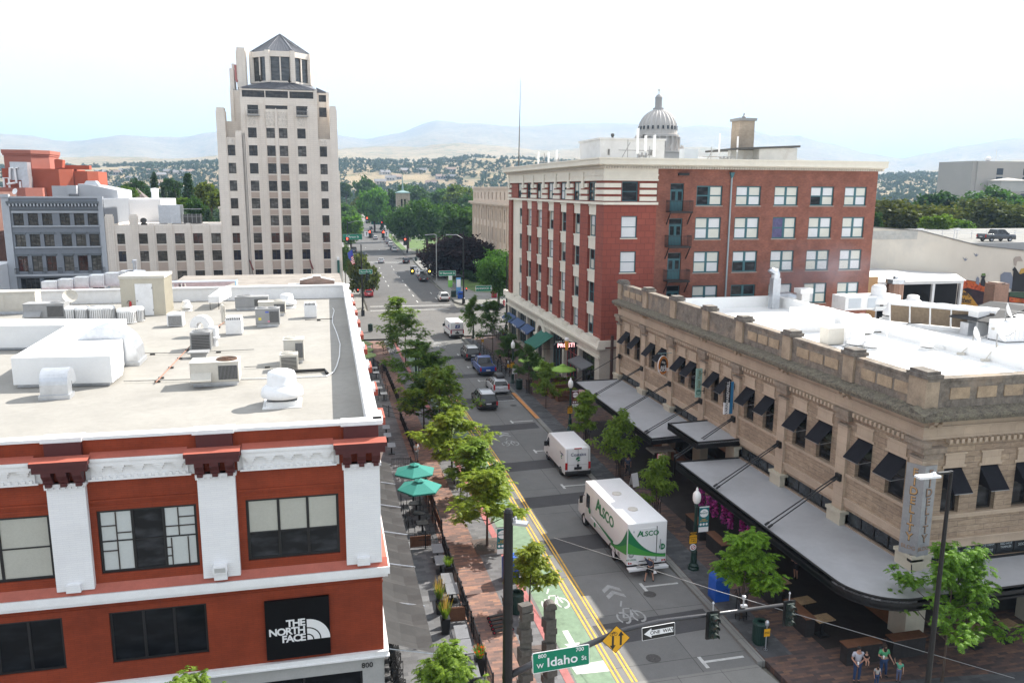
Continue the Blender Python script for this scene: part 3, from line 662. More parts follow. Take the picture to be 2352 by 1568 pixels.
p=rt('z3',1265,562);sh=bld('roof_shed','beige ribbed metal stair shed with a white door','shed',(p.x,p.y,ZR));m=MB();x0,y0,w_,d_,h_=p.x,p.y,3.3,3.6,3.15
m.box(x0,y0,ZR,x0+w_,y0+d_,ZR+h_)
for i in range(21):x=x0+.02+(w_-.04)*i/20;m.box(x-.02,y0-.02,ZR,x+.02,y0,ZR+h_)
for i in range(19):y=y0+.02+(d_-.04)*i/18;m.box(x0+w_,y-.02,ZR,x0+w_+.02,y+.02,ZR+h_)
m.build('wall',M('shed_beige',(.52,.48,.39),.6,.06,1),sh)
m=MB();m.box(x0-.08,y0-.08,ZR+h_-.12,x0+w_+.08,y0+d_+.08,ZR+h_+.1);m.build('roof',BGE,sh)
m=MB();m.box(x0+1.1,y0-.05,ZR+.05,x0+2.4,y0-.021,ZR+2.62);dr=m.build('door',WMET,sh);m=MB();m.cyl((x0+1.22,y0-.12,ZR+1.25),(x0+1.22,y0-.05,ZR+1.25),.05);m.box(x0+2.34,y0-.07,ZR+.4,x0+2.4,y0-.05,ZR+.55);m.box(x0+2.34,y0-.07,ZR+2.2,x0+2.4,y0-.05,ZR+2.35);m.build('handle',GRY,dr)
o=thing('fire_extinguisher','red fire extinguisher hung left of the shed door','fire extinguisher',(x0+.7,y0-.12,ZR+.75));m=MB();m.lathe([(.005,0),(.09,.01),(.09,.4),(.05,.48),(.02,.5)],n=10);m.build('bottle',flat('signal_red',(.45,.02,.02)),o);m=MB();m.tube([(0,0,.5),(-.1,-.02,.55),(-.22,-.02,.45),(-.25,-.02,.3)],.02);m.build('hose',BLK,o)
o=bld('white_duct_casing','big white membrane covered duct casing bent in an L','duct',(-13,46,ZR));m=MB()
z0,z1=ZR+.2,ZR+1.62
m.prism([(-15.5,45.2),(-10.7,44.7),(-10.62,46.6),(-12.6,57.6),(-22,59.5),(-22,56.6),(-15.7,55.6)],z0,z1,'z')
m.build('casing',WMEM,o);m=MB();m.prism([(-15.4,45.4),(-10.9,44.95),(-10.85,46.4),(-12.8,57.3),(-22,59.2),(-22,56.9),(-15.5,55.8)],ZR+.003,z0-.002,'z');m.build('curb',GAL,o)
gooseneck('silver curved duct standing before the big white casing',off(rt('z3',590,1400),0,.35),1.25,.72,.72,GAL,0,.68)
gooseneck('large silver elbow duct emerging right of the big white casing',Vector((-12.2,50.8,ZR)),2.0,1.75,.55,GAL,R_(90),1.35)
for i,(x,y,lab)in enumerate(((710,604,'round beige condenser leftmost of the row'),(835,604,'round beige condenser second from left in the row'),(1000,600,'round beige condenser third from left in the row'),(1105,596,'round beige condenser fourth from left in the row'),(1300,640,'round beige condenser beside the silver elbow duct'),(1405,620,'round beige condenser nearest the shed'))):
 condenser(lab+', behind the white casing',off(rt('z3',x,y),0,.5),1.38 if i in(0,2,4)else 1.1,.95 if i<4 else 1.05,WMET,0,True,'round condensers in a row')
rtu('grey roof unit with brown coil and blue badge left of the round condensers',off(rt('z3',470,612),0,.6),2.85,1.5,1.35,GRY,0,.18,.3,True)
condenser('small white condenser on a wooden sleeper right of the shed',off(rt('z3',1815,668),0,.4),1.1,.95,WMET)
o=thing('long_duct','long silver sectional duct running across the roof','duct',rt('z3',330,470));m=MB()
for i in range(6):x=i*1.25;m.box(x,3+i*.25,.9+i*.1,x+1.2,4.3+i*.25,1.9+i*.14);m.box(x+1.18,2.95+i*.25,.85+i*.1,x+1.26,4.35+i*.25,1.95+i*.14)
m.cyl((7.6,4.6,0),(7.6,4.6,2.6),.95,.85,n=14);m.build('duct',GAL,o)
m=MB()
for i in range(4):m.cyl((1+i*1.8,3.2,0),(1+i*1.8,3.2,1.2),.04,n=6)
m.build('legs',GAL,o)
o=thing('white_cabinet','long white equipment cabinet at the west end of the roof','cabinet',off(rt('z3',150,540),-2,.8));m=MB();m.box(-5,-.7,.25,3.6,.8,1.75);m.box(-5.05,-.75,1.75,3.65,.85,1.85)
for x in(-2.6,-.4,1.6):m.box(x,-.72,.4,x+1.7,-.7,1.6)
m.build('casing',BGE,o);m=MB();m.box(-5,-.6,0,3.6,.7,.25);m.build('curb',GAL,o)
o=rt('z3',700,480);o=thing('satellite_dish','round beige satellite dish tilted beside the grey unit','satellite dish',off(o,0,1));m=MB();m.lathe([(.02,0),(.35,.05),(.6,.2)],(0,0,0),18);d=m.build('dish',BGE,o,(0,0,.9));d.rotation_euler=(R_(60),0,R_(20));m=MB();m.cyl((0,0,0),(0,.05,.9),.04);m.build('mast',GRY,o)
def pipe(name,label,pts,r,mat,blocks=True):
 o=thing(name,label,'pipe',pts[0]);m=MB();p0=Vector(pts[0]);m.tube([Vector(p)-p0 for p in pts],r);m.build('tube',mat,o)
 if blocks:
  m=MB()
  for a,b in zip(pts,pts[1:]):
   L_=(Vector(b)-Vector(a)).length;n=max(1,int(L_/2.4))
   for i in range(n):c=Vector(a).lerp(Vector(b),(i+.5)/n)-p0;m.bx(c.x,c.y,c.z-.07,.28,.14,.1)
  m.build('support_block',DGR,o)
h=ZR+.12
GASP=M('gas_pipe',(.3,.29,.27),.5,.2,3)
pipe('gas_pipe','grey pipe crossing the roof in front of the slatted condenser',[(-10.3,45.3,h),(-6.9,45,h)],.03,GASP)
pipe('gas_pipe','grey pipe crossing the roof behind the big white casing',[(-12,53.2,h),(-8.5,52.7,h),(-4.2,52.9,h)],.03,GASP)
pipe('gas_pipe','rust brown pipe running diagonally back across the roof',[(-8.6,44.7,h),(-8.3,55.2,h),(-6.9,67,h)],.035,M('rust_pipe',(.32,.16,.11),.6,.2,3))
pipe('gas_pipe','thin grey pipe running back from the front of the roof units',[(-4.4,47.6,h),(-1.8,47.6,h)],.03,GASP)
pipe('gas_pipe','dark pipe reaching across to the east parapet',[(-1.2,64.4,h),(.9,64.6,h)],.03,BLK)
pipe('drain_pipe','thick black drain pipe lying beside the coil condenser',[(-2.1,45.8,h),(.1,45.9,h),(.25,45.1,h-.05)],.1,BLK,False)
pipe('white_hose','long white hose curving along the east parapet',[(1.05,71,ZR+.05),(1.15,69.5,ZR+.05),(.95,66,ZR+.05),(.88,63,ZR+.05),(1.1,58,ZR+.05),(1.2,54,ZR+.05),(1.05,50,ZR+.05),(.82,47.2,ZR+.05),(.6,45.5,ZR+.05),(.2,44.6,ZR+.05),(-2,44.6,ZR+.05),(-4.3,44.8,ZR+.05)],.035,WMET,False)
nb=bld('white_roof_building','low building with bright white roof north of the red shop','building',(2,79,0));m=MB();m.box(-36,78.7,0,2.7,95.6,10.6);m.build('wall',M('tan_render',(.5,.46,.4),.8,.08,1),nb)
m=MB();m.box(-36,78.75,10.6,2.75,95.55,10.75);m.box(-36,95.2,10.75,2.75,95.55,11.1);m.build('roof',WMEM,nb)
m=MB()
for i in range(7):m.box(2.7,79.5+i*2.3,9.9,3.5,80.8+i*2.3,10.3);m.box(2.7,79.2+i*2.3,9.2,3.1,81+i*2.3,9.4)
m.build('window_hood',WHT,nb)
gb=bld('gabled_brick_building','brown brick building with stepped white coped gable parapet','building',(2,97,0));m=MB()
m.prism([(-18,0),(2.9,0),(2.9,11.0),(1.75,11.05),(1.72,11.5),(.2,11.85),(.18,12.05),(-.7,12.05),(-.72,11.9),(-2.15,11.6),(-2.2,11.1),(-3.5,11.1),(-3.5,10.95),(-18,10.95)],96,96.4,'y');m.box(-18,96.4,0,2.85,117.5,10.2)
m.build('wall',brick('old_brown_brick',(.26,.15,.11),(.2,.12,.09),(.3,.27,.24)),gb)
m=MB();top=[(2.98,11.0),(1.75,11.05),(1.72,11.5),(.2,11.85),(.18,12.05),(-.7,12.05),(-.72,11.9),(-2.15,11.6),(-2.2,11.1),(-3.5,11.1),(-3.5,10.95),(-18,10.95)]
m.prism(top+[(x,z+.12)for x,z in reversed(top)],95.92,96.48,'y');m.build('coping',WHT,gb)
o=bld('rooftop_duct','large translucent white duct frame with light blue end on the white roof','duct',(-10.5,83,10.7));m=MB();m.box(-16,83,12.9,-8.0,84.6,13.05);m.add([(-9.8,83.1,12.2),(-8.2,83.1,12.9),(-12.6,83.1,12.9),(-12.6,83.1,12.1),(-9.8,84.4,12.2),(-8.2,84.4,12.9),(-12.6,84.4,12.9),(-12.6,84.4,12.1)],((0,1,2,3),(4,7,6,5),(0,4,5,1),(0,3,7,4)));m.cyl((-13.6,83.8,10.7),(-13.6,83.8,12.9),.45,n=12);m.cyl((-15,83.8,10.7),(-15,83.8,12.9),.4,n=12);m.cyl((-12.9,83.4,10.7),(-12.9,83.4,12.9),.12);m.build('duct',GAL,o)
m=MB();m.box(-8.05,82.95,11.6,-7.95,84.65,13.06);m.build('blue_panel',flat('light_blue',(.3,.52,.68)),o)
m=MB();m.box(-11.8,83.0,10.75,-9.9,84,11.95);m.box(-11.9,82.9,11.95,-9.8,84.1,12.03);m.build('fan_box',GRY,o)
mushroom('white dome vent on the bright white roof next door',Vector((-6.2,82.5,10.75)),1.6,1.3)
CREAM=brick('cream_tile',(.78,.71,.63),(.745,.675,.6),(.55,.49,.43),.62,.34,.008,.7,.07,.1,.25,off=0)
TANP=M('tan_spandrel',(.44,.35,.29),.7,.06,1)
BRNZ=M('bronze_frame',(.03,.025,.02),.5,.1,4)
OGL=[glass('office_glass',(.02,.02,.02),.5,.06,.5,(.2,.17,.14)),glass('office_glass_light',(.06,.055,.05),.6,.06,.5,(.36,.34,.3)),glass('office_glass_red',(.03,.012,.01),.5,.06,.5,(.22,.04,.03)),glass('office_glass_blue',(.012,.016,.03),.4,.06,.5,(.08,.1,.13))]
SLATE=M('standing_seam_grey',(.13,.135,.15),.45,.1,.8,metal=.3)
TX=[-13.5,-10.0,-7.05,-5.0,-2.0,1.55];TW=[1.2,1.38,1.38,1.38,1.38,1.2]
ROWS=[31.2,28.3,25.35,22.45,19.5,16.6,13.65,10.75,7.35,4.3]
FY=146.0;A,B=-15.6,3.95
tw=bld('deco_tower','tall cream art deco tower with octagonal glass lantern and grey pyramid roof','building',(-6,FY,0))
ops=[];wins=[]
for i,(x,w_)in enumerate(zip(TX,TW)):
 for j,z in enumerate(ROWS):
  if j==0 and i in(0,5):continue
  ops.append((x-w_/2-A,x+w_/2-A,z-.87,z+.87));wins.append((i,j))
m=MB();wall(m,(A,FY),(1,0),B-A,0,30.4,[o for o in ops if o[3]<30.4],.3,0)
m.quad((A,166,0),(A,FY,0),(A,FY,30.4),(A,166,30.4));m.quad((B,FY,0),(B,166,0),(B,166,30.4),(B,FY,30.4));m.quad((B,166,0),(A,166,0),(A,166,30.4),(B,166,30.4))
m.quad((A,FY,30.4),(-11.7,FY,30.4),(-11.7,166,30.4),(A,166,30.4));m.quad((.75,FY,30.4),(B,FY,30.4),(B,166,30.4),(.75,166,30.4))
wall(m,(-11.7,FY),(1,0),12.45,30.4,38.35,[(o[0]+A+11.7,o[1]+A+11.7,max(o[2],30.41),o[3])for o in ops if o[3]>30.4]+[(1.1,3.0,34.3,35.75),(9.0,10.9,34.3,35.75),(4.0,7.6,35.15,35.75),(.35,3.95,37.0,38.1),(4.1,7.75,37.0,38.1),(8.0,11.9,37.0,38.1)],.3,0)
m.quad((-11.7,166,30),(-11.7,FY,30),(-11.7,FY,38.35),(-11.7,166,38.35));m.quad((.75,FY,30),(.75,166,30),(.75,166,38.35),(.75,FY,38.35))
m.build('wall',CREAM,tw,fix=False)
m=MB()
m.box(-15.35,148.6,30.4,-11.7,166,33.2);m.box(-13.45,149,33.2,-11.7,166,38.35);m.box(.75,148.6,30.4,3.8,166,33.3)
wall(m,(.75,149),(1,0),1.85,33.3,38.35,[(.35,1.6,34.3,35.9),(.35,1.6,36.85,38.0)],.25);m.box(2.6,149,33.3,2.62,166,38.35);m.box(2.35,148.7,33.3,2.85,149.2,38.45);m.box(-13.5,148.7,33.2,-12.95,149.1,38.45)
for a,b,zt in((A-.06,-14.25,35.2),(2.75,B+.06,35.9)):m.box(a,FY-.18,0,b,FY+2.6,zt-.5);m.box(a+.12,FY-.1,zt-.5,b-.12,FY+2.4,zt);m.box(a-.14,FY-.06,0,b+.14,FY+2.2,25.1)
for a,b,zt in((-12.75,-11.15,31.5),(-8.85,-7.95,36.9),(-6.2,-5.86,35.3),(-4.12,-3.12,36.9),(-.95,.75,35.6),(-11.7,-11.0,35.1)):
 m.box(a,FY-.26,0,b,FY,zt-.35);m.box(a+.1,FY-.2,zt-.35,b-.1,FY,zt)
 for q in(.22,.5,.78):
  x=a+(b-a)*q
  if b-a>.6:m.box(x-.05,FY-.32,0,x+.05,FY-.26,zt-.8)
m.box(-11.75,FY-.12,38.1,-11.3,FY,38.5);m.box(.35,FY-.12,36,.8,FY,38.5)
m.build('pier',CREAM,tw)
m=MB()
for i,(x,w_)in enumerate(zip(TX,TW)):
 for j in range(1,len(ROWS)):
  if(i in(2,3)and j>=2)or(i in(1,4)and j>=4)or j>=7:m.quad((x-w_/2,FY-.02,ROWS[j]+.95),(x+w_/2,FY-.02,ROWS[j]+.95),(x+w_/2,FY-.02,ROWS[j-1]-1.05),(x-w_/2,FY-.02,ROWS[j-1]-1.05))
pieces(m,'spandrel',TANP,tw,1)
m=MB()
for x in(-7.05,-5.0):
 m.box(x-.75,FY-.05,32.5,x+.75,FY,34.6)
 for a in range(3):m.lathe([(.12+.14*a,0),(.17+.14*a,.05),(.2+.14*a,0)],(0,0,0),12)
m.v=[v if v.z>1 else Vector((0,0,0))for v in m.v]
m=MB()
for x in(-7.05,-5.0):m.box(x-.75,FY-.05,32.4,x+.75,FY,34.7)
for x in(-13.5,-10.,-2.,1.55):m.box(x-.6,FY-.05,{-13.5:29.3,1.55:29.3}.get(x,32.4),x+.6,FY,{-13.5:30.2,1.55:30.2}.get(x,33.9))
m.build('carved_panel',M('carved_stone',(.66,.6,.53),.8,.25,3.5,fine=9,bump=1),tw)
for n,(i,j)in enumerate(wins):
 o=ops[n];k_=2 if j==6 and(i*7+j)%3!=1 else 3 if j>=7 else(0,1,0,0,1)[(i*3+j*2)%5]
 window(tw,(A,FY),(1,0),*o,BRNZ,[OGL[k_],OGL[k_],OGL[0],OGL[k_]],.22,2,2,.06,.05,sill=M('pale_sill',(.8,.77,.71),.7,.05,1),split=.72)
for a,b,c,d in((1.1,3.0,34.3,35.75),(9.0,10.9,34.3,35.75),(4.0,7.6,35.15,35.75),(.35,3.95,37.0,38.1),(4.1,7.75,37.0,38.1),(8.0,11.9,37.0,38.1)):window(tw,(-11.7,FY),(1,0),a,b,c,d,BRNZ,OGL[0],.22,3,1,.05,.03)
for c,d in((34.3,35.9),(36.85,38.0)):window(tw,(.75,149),(1,0),.35,1.6,c,d,BRNZ,OGL[0],.2,2,1,.05,.03)
for x in(-9.65,-1.75):
 m=MB()
 for q in range(9):m.box(x-.95+q*.23,FY-.5,34.1,x-.92+q*.23,FY-.47,34.85)
 m.box(x-1,FY-.52,34.85,x+1,FY-.45,34.92);m.box(x-1,FY-.55,34.0,x+1,FY,34.12);m.build('balcony_rail',GRY,tw)
LC=(-5.05,152.6);LR=4.95
def octa(r,z,rot=22.5):return[(LC[0]+r*math.cos(R_(rot+45*i))/math.cos(R_(22.5)),LC[1]+r*math.sin(R_(rot+45*i))/math.cos(R_(22.5)),z)for i in range(8)]
m=MB();lo=[(-11.95,FY-.15,38.4),(1.0,FY-.15,38.4),(1.,163,38.4),(-11.95,163,38.4)];up=octa(4.7,39.75)
m.poly(lo[::-1]);ordr=octa(4.7,39.75)
def strip(a,b,c,d):m.quad(a,b,c,d)
o8=[ordr[5],ordr[6],ordr[7],ordr[0],ordr[1],ordr[2],ordr[3],ordr[4]]
strip(lo[0],lo[1],o8[1],o8[0]);m.poly([lo[1],o8[2],o8[1]]);strip(lo[1],lo[2],o8[3],o8[2]);m.poly([lo[2],o8[4],o8[3]]);strip(lo[2],lo[3],o8[5],o8[4]);m.poly([lo[3],o8[6],o8[5]]);strip(lo[3],lo[0],o8[7],o8[6]);m.poly([lo[0],o8[0],o8[7]])
for q in range(13):
 a=Vector(lo[0]).lerp(Vector(lo[1]),(q+.5)/13);b=Vector(o8[0]).lerp(Vector(o8[1]),(q+.5)/13);m.cyl(a+Vector((0,0,.03)),b+Vector((0,0,.03)),.04,n=4)
m.add([(.75,148.9,38.35),(2.85,148.9,38.35),(2.85,163,38.35),(.75,163,38.35),(.75,148.9,39.2),(.75,163,39.2)],((0,1,4),(1,2,5,4),(2,3,5)))
m.box(-13.5,149,38.36,-11.7,165,38.42)
m.build('skirt_roof',SLATE,tw)
m=MB();m.add(octa(4.75,38.6)+octa(4.75,40.0),[(i,(i+1)%8,8+(i+1)%8,8+i)for i in range(8)]);m.add(octa(4.95,43.9)+octa(4.95,44.8),[(i,(i+1)%8,8+(i+1)%8,8+i)for i in range(8)]);m.poly(octa(4.95,43.9));m.poly(octa(4.95,44.8))
for i,p in enumerate(octa(4.82,0)):a=R_(22.5+45*i);m.bx(p[0],p[1],42.3,.55,.75,5.2,0,a)
for i in range(8):
 p=octa(4.8,0);q=(Vector(p[i])+Vector(p[(i+1)%8]))/2
 if i in(5,6,4):m.bx(q.x,q.y,42,.16,.22,3.9,0,R_(45*(i+1)))
m.build('lantern',CREAM,tw)
m=MB();oc=octa(4.62,0)
for i in range(8):a,b=oc[i],oc[(i+1)%8];m.quad((a[0],a[1],40),(b[0],b[1],40),(b[0],b[1],43.9),(a[0],a[1],43.9))
m.build('lantern_glass',glass('lantern_glass_grey',(.05,.055,.06),.5,.05,.6,(.22,.21,.19)),tw)
m=MB()
for i in range(8):
 a,b=Vector(oc[i]),Vector(oc[(i+1)%8])
 for q in(.12,.5,.88):p=a.lerp(b,q);m.bx(p.x,p.y,41.95,.05,.06,3.9,0,R_(45*(i+1)))
 p=(a+b)/2;m.bx(p.x,p.y,42.1,.05,(a-b).length,.05,0,R_(45*(i+1)))
m.build('lantern_frame',BRNZ,tw)
m=MB();e=octa(4.95,44.82);ap=(LC[0],LC[1],48.3);m.add(e+[ap],[(i,(i+1)%8,8)for i in range(8)]);m.poly(e)
for i in range(8):
 a,b=Vector(e[i]),Vector(e[(i+1)%8])
 for q in range(8):s_=(q+.5)/8;p=a.lerp(b,s_);k_=1-abs(2*s_-1);t_=a.lerp(b,.5).lerp(Vector(ap),k_*.97)+(p-a.lerp(b,.5))*(1-k_);m.cyl(p+Vector((0,0,.03)),t_+Vector((0,0,.04)),.04,n=4)
 m.cyl(a+Vector((0,0,.04)),Vector(ap)+Vector((0,0,.06)),.07,n=5)
m.build('pyramid_roof',SLATE,tw)
m=MB();m.box(-12.15,149.6,38,-10.8,150.9,45.4);m.box(-12.3,149.8,38,-10.65,150.8,44.9);m.build('chimney',CREAM,tw)
m=MB();m.box(-13.5,150,38,-12.8,154,42.0);m.box(-13.1,150.1,42,-12.7,150.5,42.8);m.build('lift_house',CREAM,tw);m=MB();m.tube([(-12.45,149.9,42.6),(-12.45,149.9,40.2),(-12.2,149.8,39.8)],.22);m.build('red_pipe',flat('faded_red',(.42,.16,.15)),tw)
for x in(-8.35,-3.6):
 m=MB();m.box(x-.12,FY-.15,39.5,x+.12,FY+.1,40.5);m.bx(x,FY,39.7,.5,.3,.15);m.build('lamp',BRNZ,tw)
WX=[-31.75,-28.4,-25.5,-22.6,-19.72,-16.8];WWD=[1.2]+[1.55]*5;A2=-34.0
wops=[(x-w_/2-A2,x+w_/2-A2,z-.87,z+.87)for x,w_ in zip(WX,WWD)for z in ROWS[6:]]
m=MB();wall(m,(A2,FY+.1),(1,0),A-A2,0,15.9,wops,.3);m.quad((A2,166,0),(A2,FY+.1,0),(A2,FY+.1,15.9),(A2,166,15.9));m.quad((A2,FY+.1,15.6),(A,FY+.1,15.6),(A,166,15.6),(A2,166,15.6));m.box(A2,FY+.4,15.55,A,FY+.7,15.9)
m.build('wing_wall',CREAM,tw,fix=False)
m=MB()
for a,b,zt in((A2,-32.7,17.7),(-30.25,-29.0,17.7),(-27.4,-26.5,16.2),(-24.5,-23.6,16.2),(-21.6,-20.7,16.2),(-18.75,-17.8,16.2)):
 m.box(a,FY-.12,0,b,FY+.6,zt-.3);m.box(a+.12,FY-.06,zt-.3,b-.12,FY+.5,zt)
 for q in(.2,.5,.8):x=a+(b-a)*q;m.box(x-.05,FY-.18,0,x+.05,FY-.12,zt-.7)
m.build('wing_pier',CREAM,tw)
m=MB()
for x,w_ in zip(WX,WWD):
 for j in range(7,10):m.quad((x-w_/2,FY+.07,ROWS[j]+.95),(x+w_/2,FY+.07,ROWS[j]+.95),(x+w_/2,FY+.07,ROWS[j-1]-1.05),(x-w_/2,FY+.07,ROWS[j-1]-1.05))
pieces(m,'wing_spandrel',TANP,tw,1)
for n,o in enumerate(wops):window(tw,(A2,FY+.1),(1,0),*o,BRNZ,[OGL[(0,1,0,2,0,3,0,1,2)[(n*5)%9]]]*3+[OGL[0]],.22,2,2,.06,.05,sill=MATS['pale_sill'],split=.72)
for x in(-10.9,-.9):
 fs=bld('wall_flag','furled red flag on a wall staff, '+('western' if x<-5 else 'eastern')+' of two on the tower front','flag',(x,FY-.3,6.6),group='flags on the tower front');m=MB();m.cyl((x,FY-.3,6.6),(x-.6,FY-1.0,10.1),.05,n=6);m.build('staff',BRNZ,fs)
 m=MB();m.tube([(x-.58,FY-.98,9.9),(x-.3,FY-.85,8.9),(x-.05,FY-.8,8.2)],.13,5);m.build('cloth',flat('dull_red_cloth',(.2,.06,.06)),fs)
gs=bld('vertical_sign','tall dark green vertical sign at the tower corner','sign',(3.3,FY-.6,5));m=MB();m.box(3.2,FY-.75,5,3.62,FY-.3,9.7);m.build('panel',flat('bottle_green',(.015,.1,.08)),gs);m=MB();m.box(3.2,FY-.78,9.7,3.62,FY-.28,10.2);m.build('cap',WHT,gs)
for n,(nm,lab,x0,x1,y0,y1,z1,mt)in enumerate((('cooling_tower','two storey silver cooling tower on the wing roof',-27.7,-24.1,158,162,18.95,GAL),('screened_unit','dark screened equipment frame beside the silver cooling tower',-23.6,-20.6,158,160,17.3,DGR))):
 o=bld(nm,lab,'cooling unit',(x0,y0,15.6));m=MB();m.box(x0,y0,15.7,x1,y1,z1);m.build('casing',mt,o);m=MB()
 for z in(16.9,18.2):m.box(x0-.05,y0-.05,z,x1+.05,y1+.05,z+.08)
 for q in range(5):x=x0+(x1-x0)*q/4;m.box(x-.05,y0-.06,15.6,x+.05,y0,z1+.1)
 m.build('frame',GRY if n else GAL,o)
o=bld('roof_blower','small grey blower on the wing roof by the parapet','roof vent',(-28.5,147.5,15.6));m=MB();m.lathe([(.5,0),(.5,.5),(.35,.6)],(-28.4,148,15.6),12);m.cyl((-28.4,147.4,16.6),(-28.4,148.2,16.6),.45,n=12);m.build('casing',DGR,o)
o=bld('flue_pipe','tall silver flue pipe rising in front of the tower wing','pipe',(-24.2,118,0));m=MB();m.cyl((-24.2,118,0),(-24.2,118,12.1),.26,n=12);m.build('pipe',GAL,o);m=MB();m.lathe([(.36,12.0),(.36,12.4),(.02,12.5)],(-24.2,118,0),12);m.build('cap',GAL,o)
GB=M('grey_painted_brick',(.19,.205,.23),.7,.06,.8,fine=20);GBL=M('light_grey_trim',(.4,.42,.45),.6,.05,1);GBD=M('slate_cornice',(.12,.135,.15),.6,.1,1)
gy=bld('grey_building','grey four storey building with bracketed slate cornice','building',(-41,146,0));A3,B3=-48.9,-34.02
gx=[-46.7,-44.58,-42.5,-39.9,-37.78,-35.75];gops=[(x-.75-A3,x+.75-A3,a,b)for x in gx for a,b in((15.95,17.85),(12.55,14.5),(8.5,11.0))]+[(a-A3,b-A3,4.0,7.4)for a,b in((-47.3,-44.5),(-43.9,-41.1),(-40.6,-37.8),(-37.2,-34.6))]
m=MB();wall(m,(A3,145.9),(1,0),B3-A3,0,20.4,gops,.35);m.box(A3,146.3,0,B3,166,20.1);m.build('wall',GB,gy,fix=False)
m=MB();m.box(A3-.05,145.75,20.3,B3+.05,146.3,20.55);m.box(A3,145.5,20.4,A3+1.2,146.3,20.9)
m.box(-47.6,145.75,17.95,-34.7,145.9,18.25)
for z in(15.7,12.3):m.box(-47.6,145.7,z,-34.6,145.9,z+.2)
m.box(-47.9,145.4,7.75,-34.4,145.9,8.05);m.box(A3,145.7,0,A3+1.1,145.9,20.3);m.box(B3-.75,145.7,0,B3,145.9,20.3)
m.build('trim',GBL,gy)
m=MB();m.box(-48.1,145.3,19.45,-34.6,145.9,19.8);m.prism([(145.3,19.45),(145.9,19.45),(145.9,18.95),(145.8,18.95)],-48.0,-34.7,'x');m.box(-47.6,145.7,18.28,-34.7,145.9,18.5)
m.build('cornice',GBD,gy)
m=MB()
for i in range(26):
 x=-47.7+i*.505
 if i%1==0:m.box(x,145.28,18.98,x+.2,145.75,19.4)
pieces(m,'cornice_bracket',GBL,gy,6)
m=MB()
for x in gx:
 for z in(14.5,11.0):m.prism([(x-.75,z),(x+.75,z),(x+1.0,z+.32),(x-1.0,z+.32)],145.78,145.9,'y')
m.build('lintel',GBD,gy)
for n,o in enumerate(gops):
 big=o[1]-o[0]>2
 window(gy,(A3,145.9),(1,0),*o,BRNZ,OGL[3 if big else(0,1,0,0,2,1)[(n*5)%6]]if not big else GLS,.3,4 if big else 2,1 if big else 2,.07,.04,split=.62)
for x in(-47.6,-45.65,-43.55,-41.2,-38.85,-36.75,-34.75):
 m=MB()
 for q in range(4):m.box(x-.3+q*.19,145.5,8.1,x-.27+q*.19,145.53,9.0)
 m.box(x-.32,145.48,9.0,x+.32,145.55,9.06);m.box(x-.32,145.48,8.4,x+.32,145.55,8.44);m.build('iron_rail',BLK,gy)
o=bld('satellite_dish','white satellite dish on the grey building roof edge','satellite dish',(-47.2,147.5,20.1));m=MB();m.lathe([(.02,0),(.3,.04),(.5,.15)],n=16);d=m.build('dish',WHT,o,(-47.2,147.5,21.3));d.rotation_euler=(R_(70),0,R_(-30));m=MB();m.cyl((-47.2,147.6,20),(-47.2,147.6,21.2),.05,n=6);m.build('mast',GRY,o)
o=bld('white_flat_building','blank bright white flat building behind the tower wing','building',(-33,165,0));m=MB();m.prism([(-38.1,165),(-34.6,165),(-28.9,167.5),(-28.9,185),(-38.1,185)],0,19.9,'z');m.build('wall',M('white_stucco',(.72,.73,.75),.8,.03,.5),o);m=MB();m.lathe([(.7,19.5),(.65,21.2),(.75,21.3),(.75,21.9),(.02,22)],(-30.6,172,0),12);m.build('vent',WHT,o)
o=bld('pale_grey_penthouse','pale grey rooftop block with a sloping top behind the grey building','building',(-43,172,0));m=MB();m.box(-48.8,172,0,-45.9,180,22.3);m.box(-45.9,171,20.8,-44.3,173,22.4);m.prism([(-44.3,0),(-37.4,0),(-37.4,21.5),(-42.2,22.5),(-44.3,22.7)],172.4,185,'y');m.build('wall',M('pale_grey_render',(.42,.43,.45),.8,.03,.5),o);m=MB();m.prism([(-43.8,22.5),(-41,22.4),(-41.6,23.3),(-43.2,23.3)],174,176,'y');m.build('skylight',GAL,o)
OR1=M('orange_render',(.36,.085,.045),.8,.06,.6);OR2=M('salmon_render',(.36,.13,.095),.8,.06,.6);BRK=brick('dull_red_brick',(.22,.1,.075),(.18,.085,.065),(.25,.16,.13))
ob=bld('orange_building','orange rendered building with a tall square roof tower','building',(-60,200,0));m=MB();m.prism([(-65.6,200),(-60.3,200),(-57.5,203),(-57.5,210),(-65.6,210)],20,29.2,'z');m.build('roof_tower',OR2,ob)
m=MB();m.prism([(-65.9,199.6),(-60.1,199.6),(-57.2,202.8),(-57.2,210.4),(-65.9,210.4)],29.2,30,'z');m.prism([(-65.8,199.8),(-60.2,199.8),(-57.35,202.9),(-57.35,210.2),(-65.8,210.2)],28.8,29.2,'z');m.build('roof_tower_cornice',OR2,ob)
m=MB();m.prism([(-66,199.2),(-54.8,199.2),(-52.6,201.5),(-52.6,212),(-66,212)],0,26,'z');m.prism([(-52.5,202),(-49.8,202),(-48,204),(-48,212),(-52.5,212)],0,25.6,'z');m.build('wall',OR1,ob)
m=MB();m.box(-80,194,0,-60.2,199,21.9);m.prism([(-60.2,194),(-57.6,196.5),(-57.6,199),(-60.2,199)],0,21.9,'z');m.build('low_wall',OR2,ob)
m=MB();m.prism([(-56,26),(-54.5,26.3),(-54.3,28),(-55.5,28.2),(-56,28)],201,203,'y');m.box(-55.5,203,26,-49.5,205,26.9);m.build('roof_duct',OR1,ob)
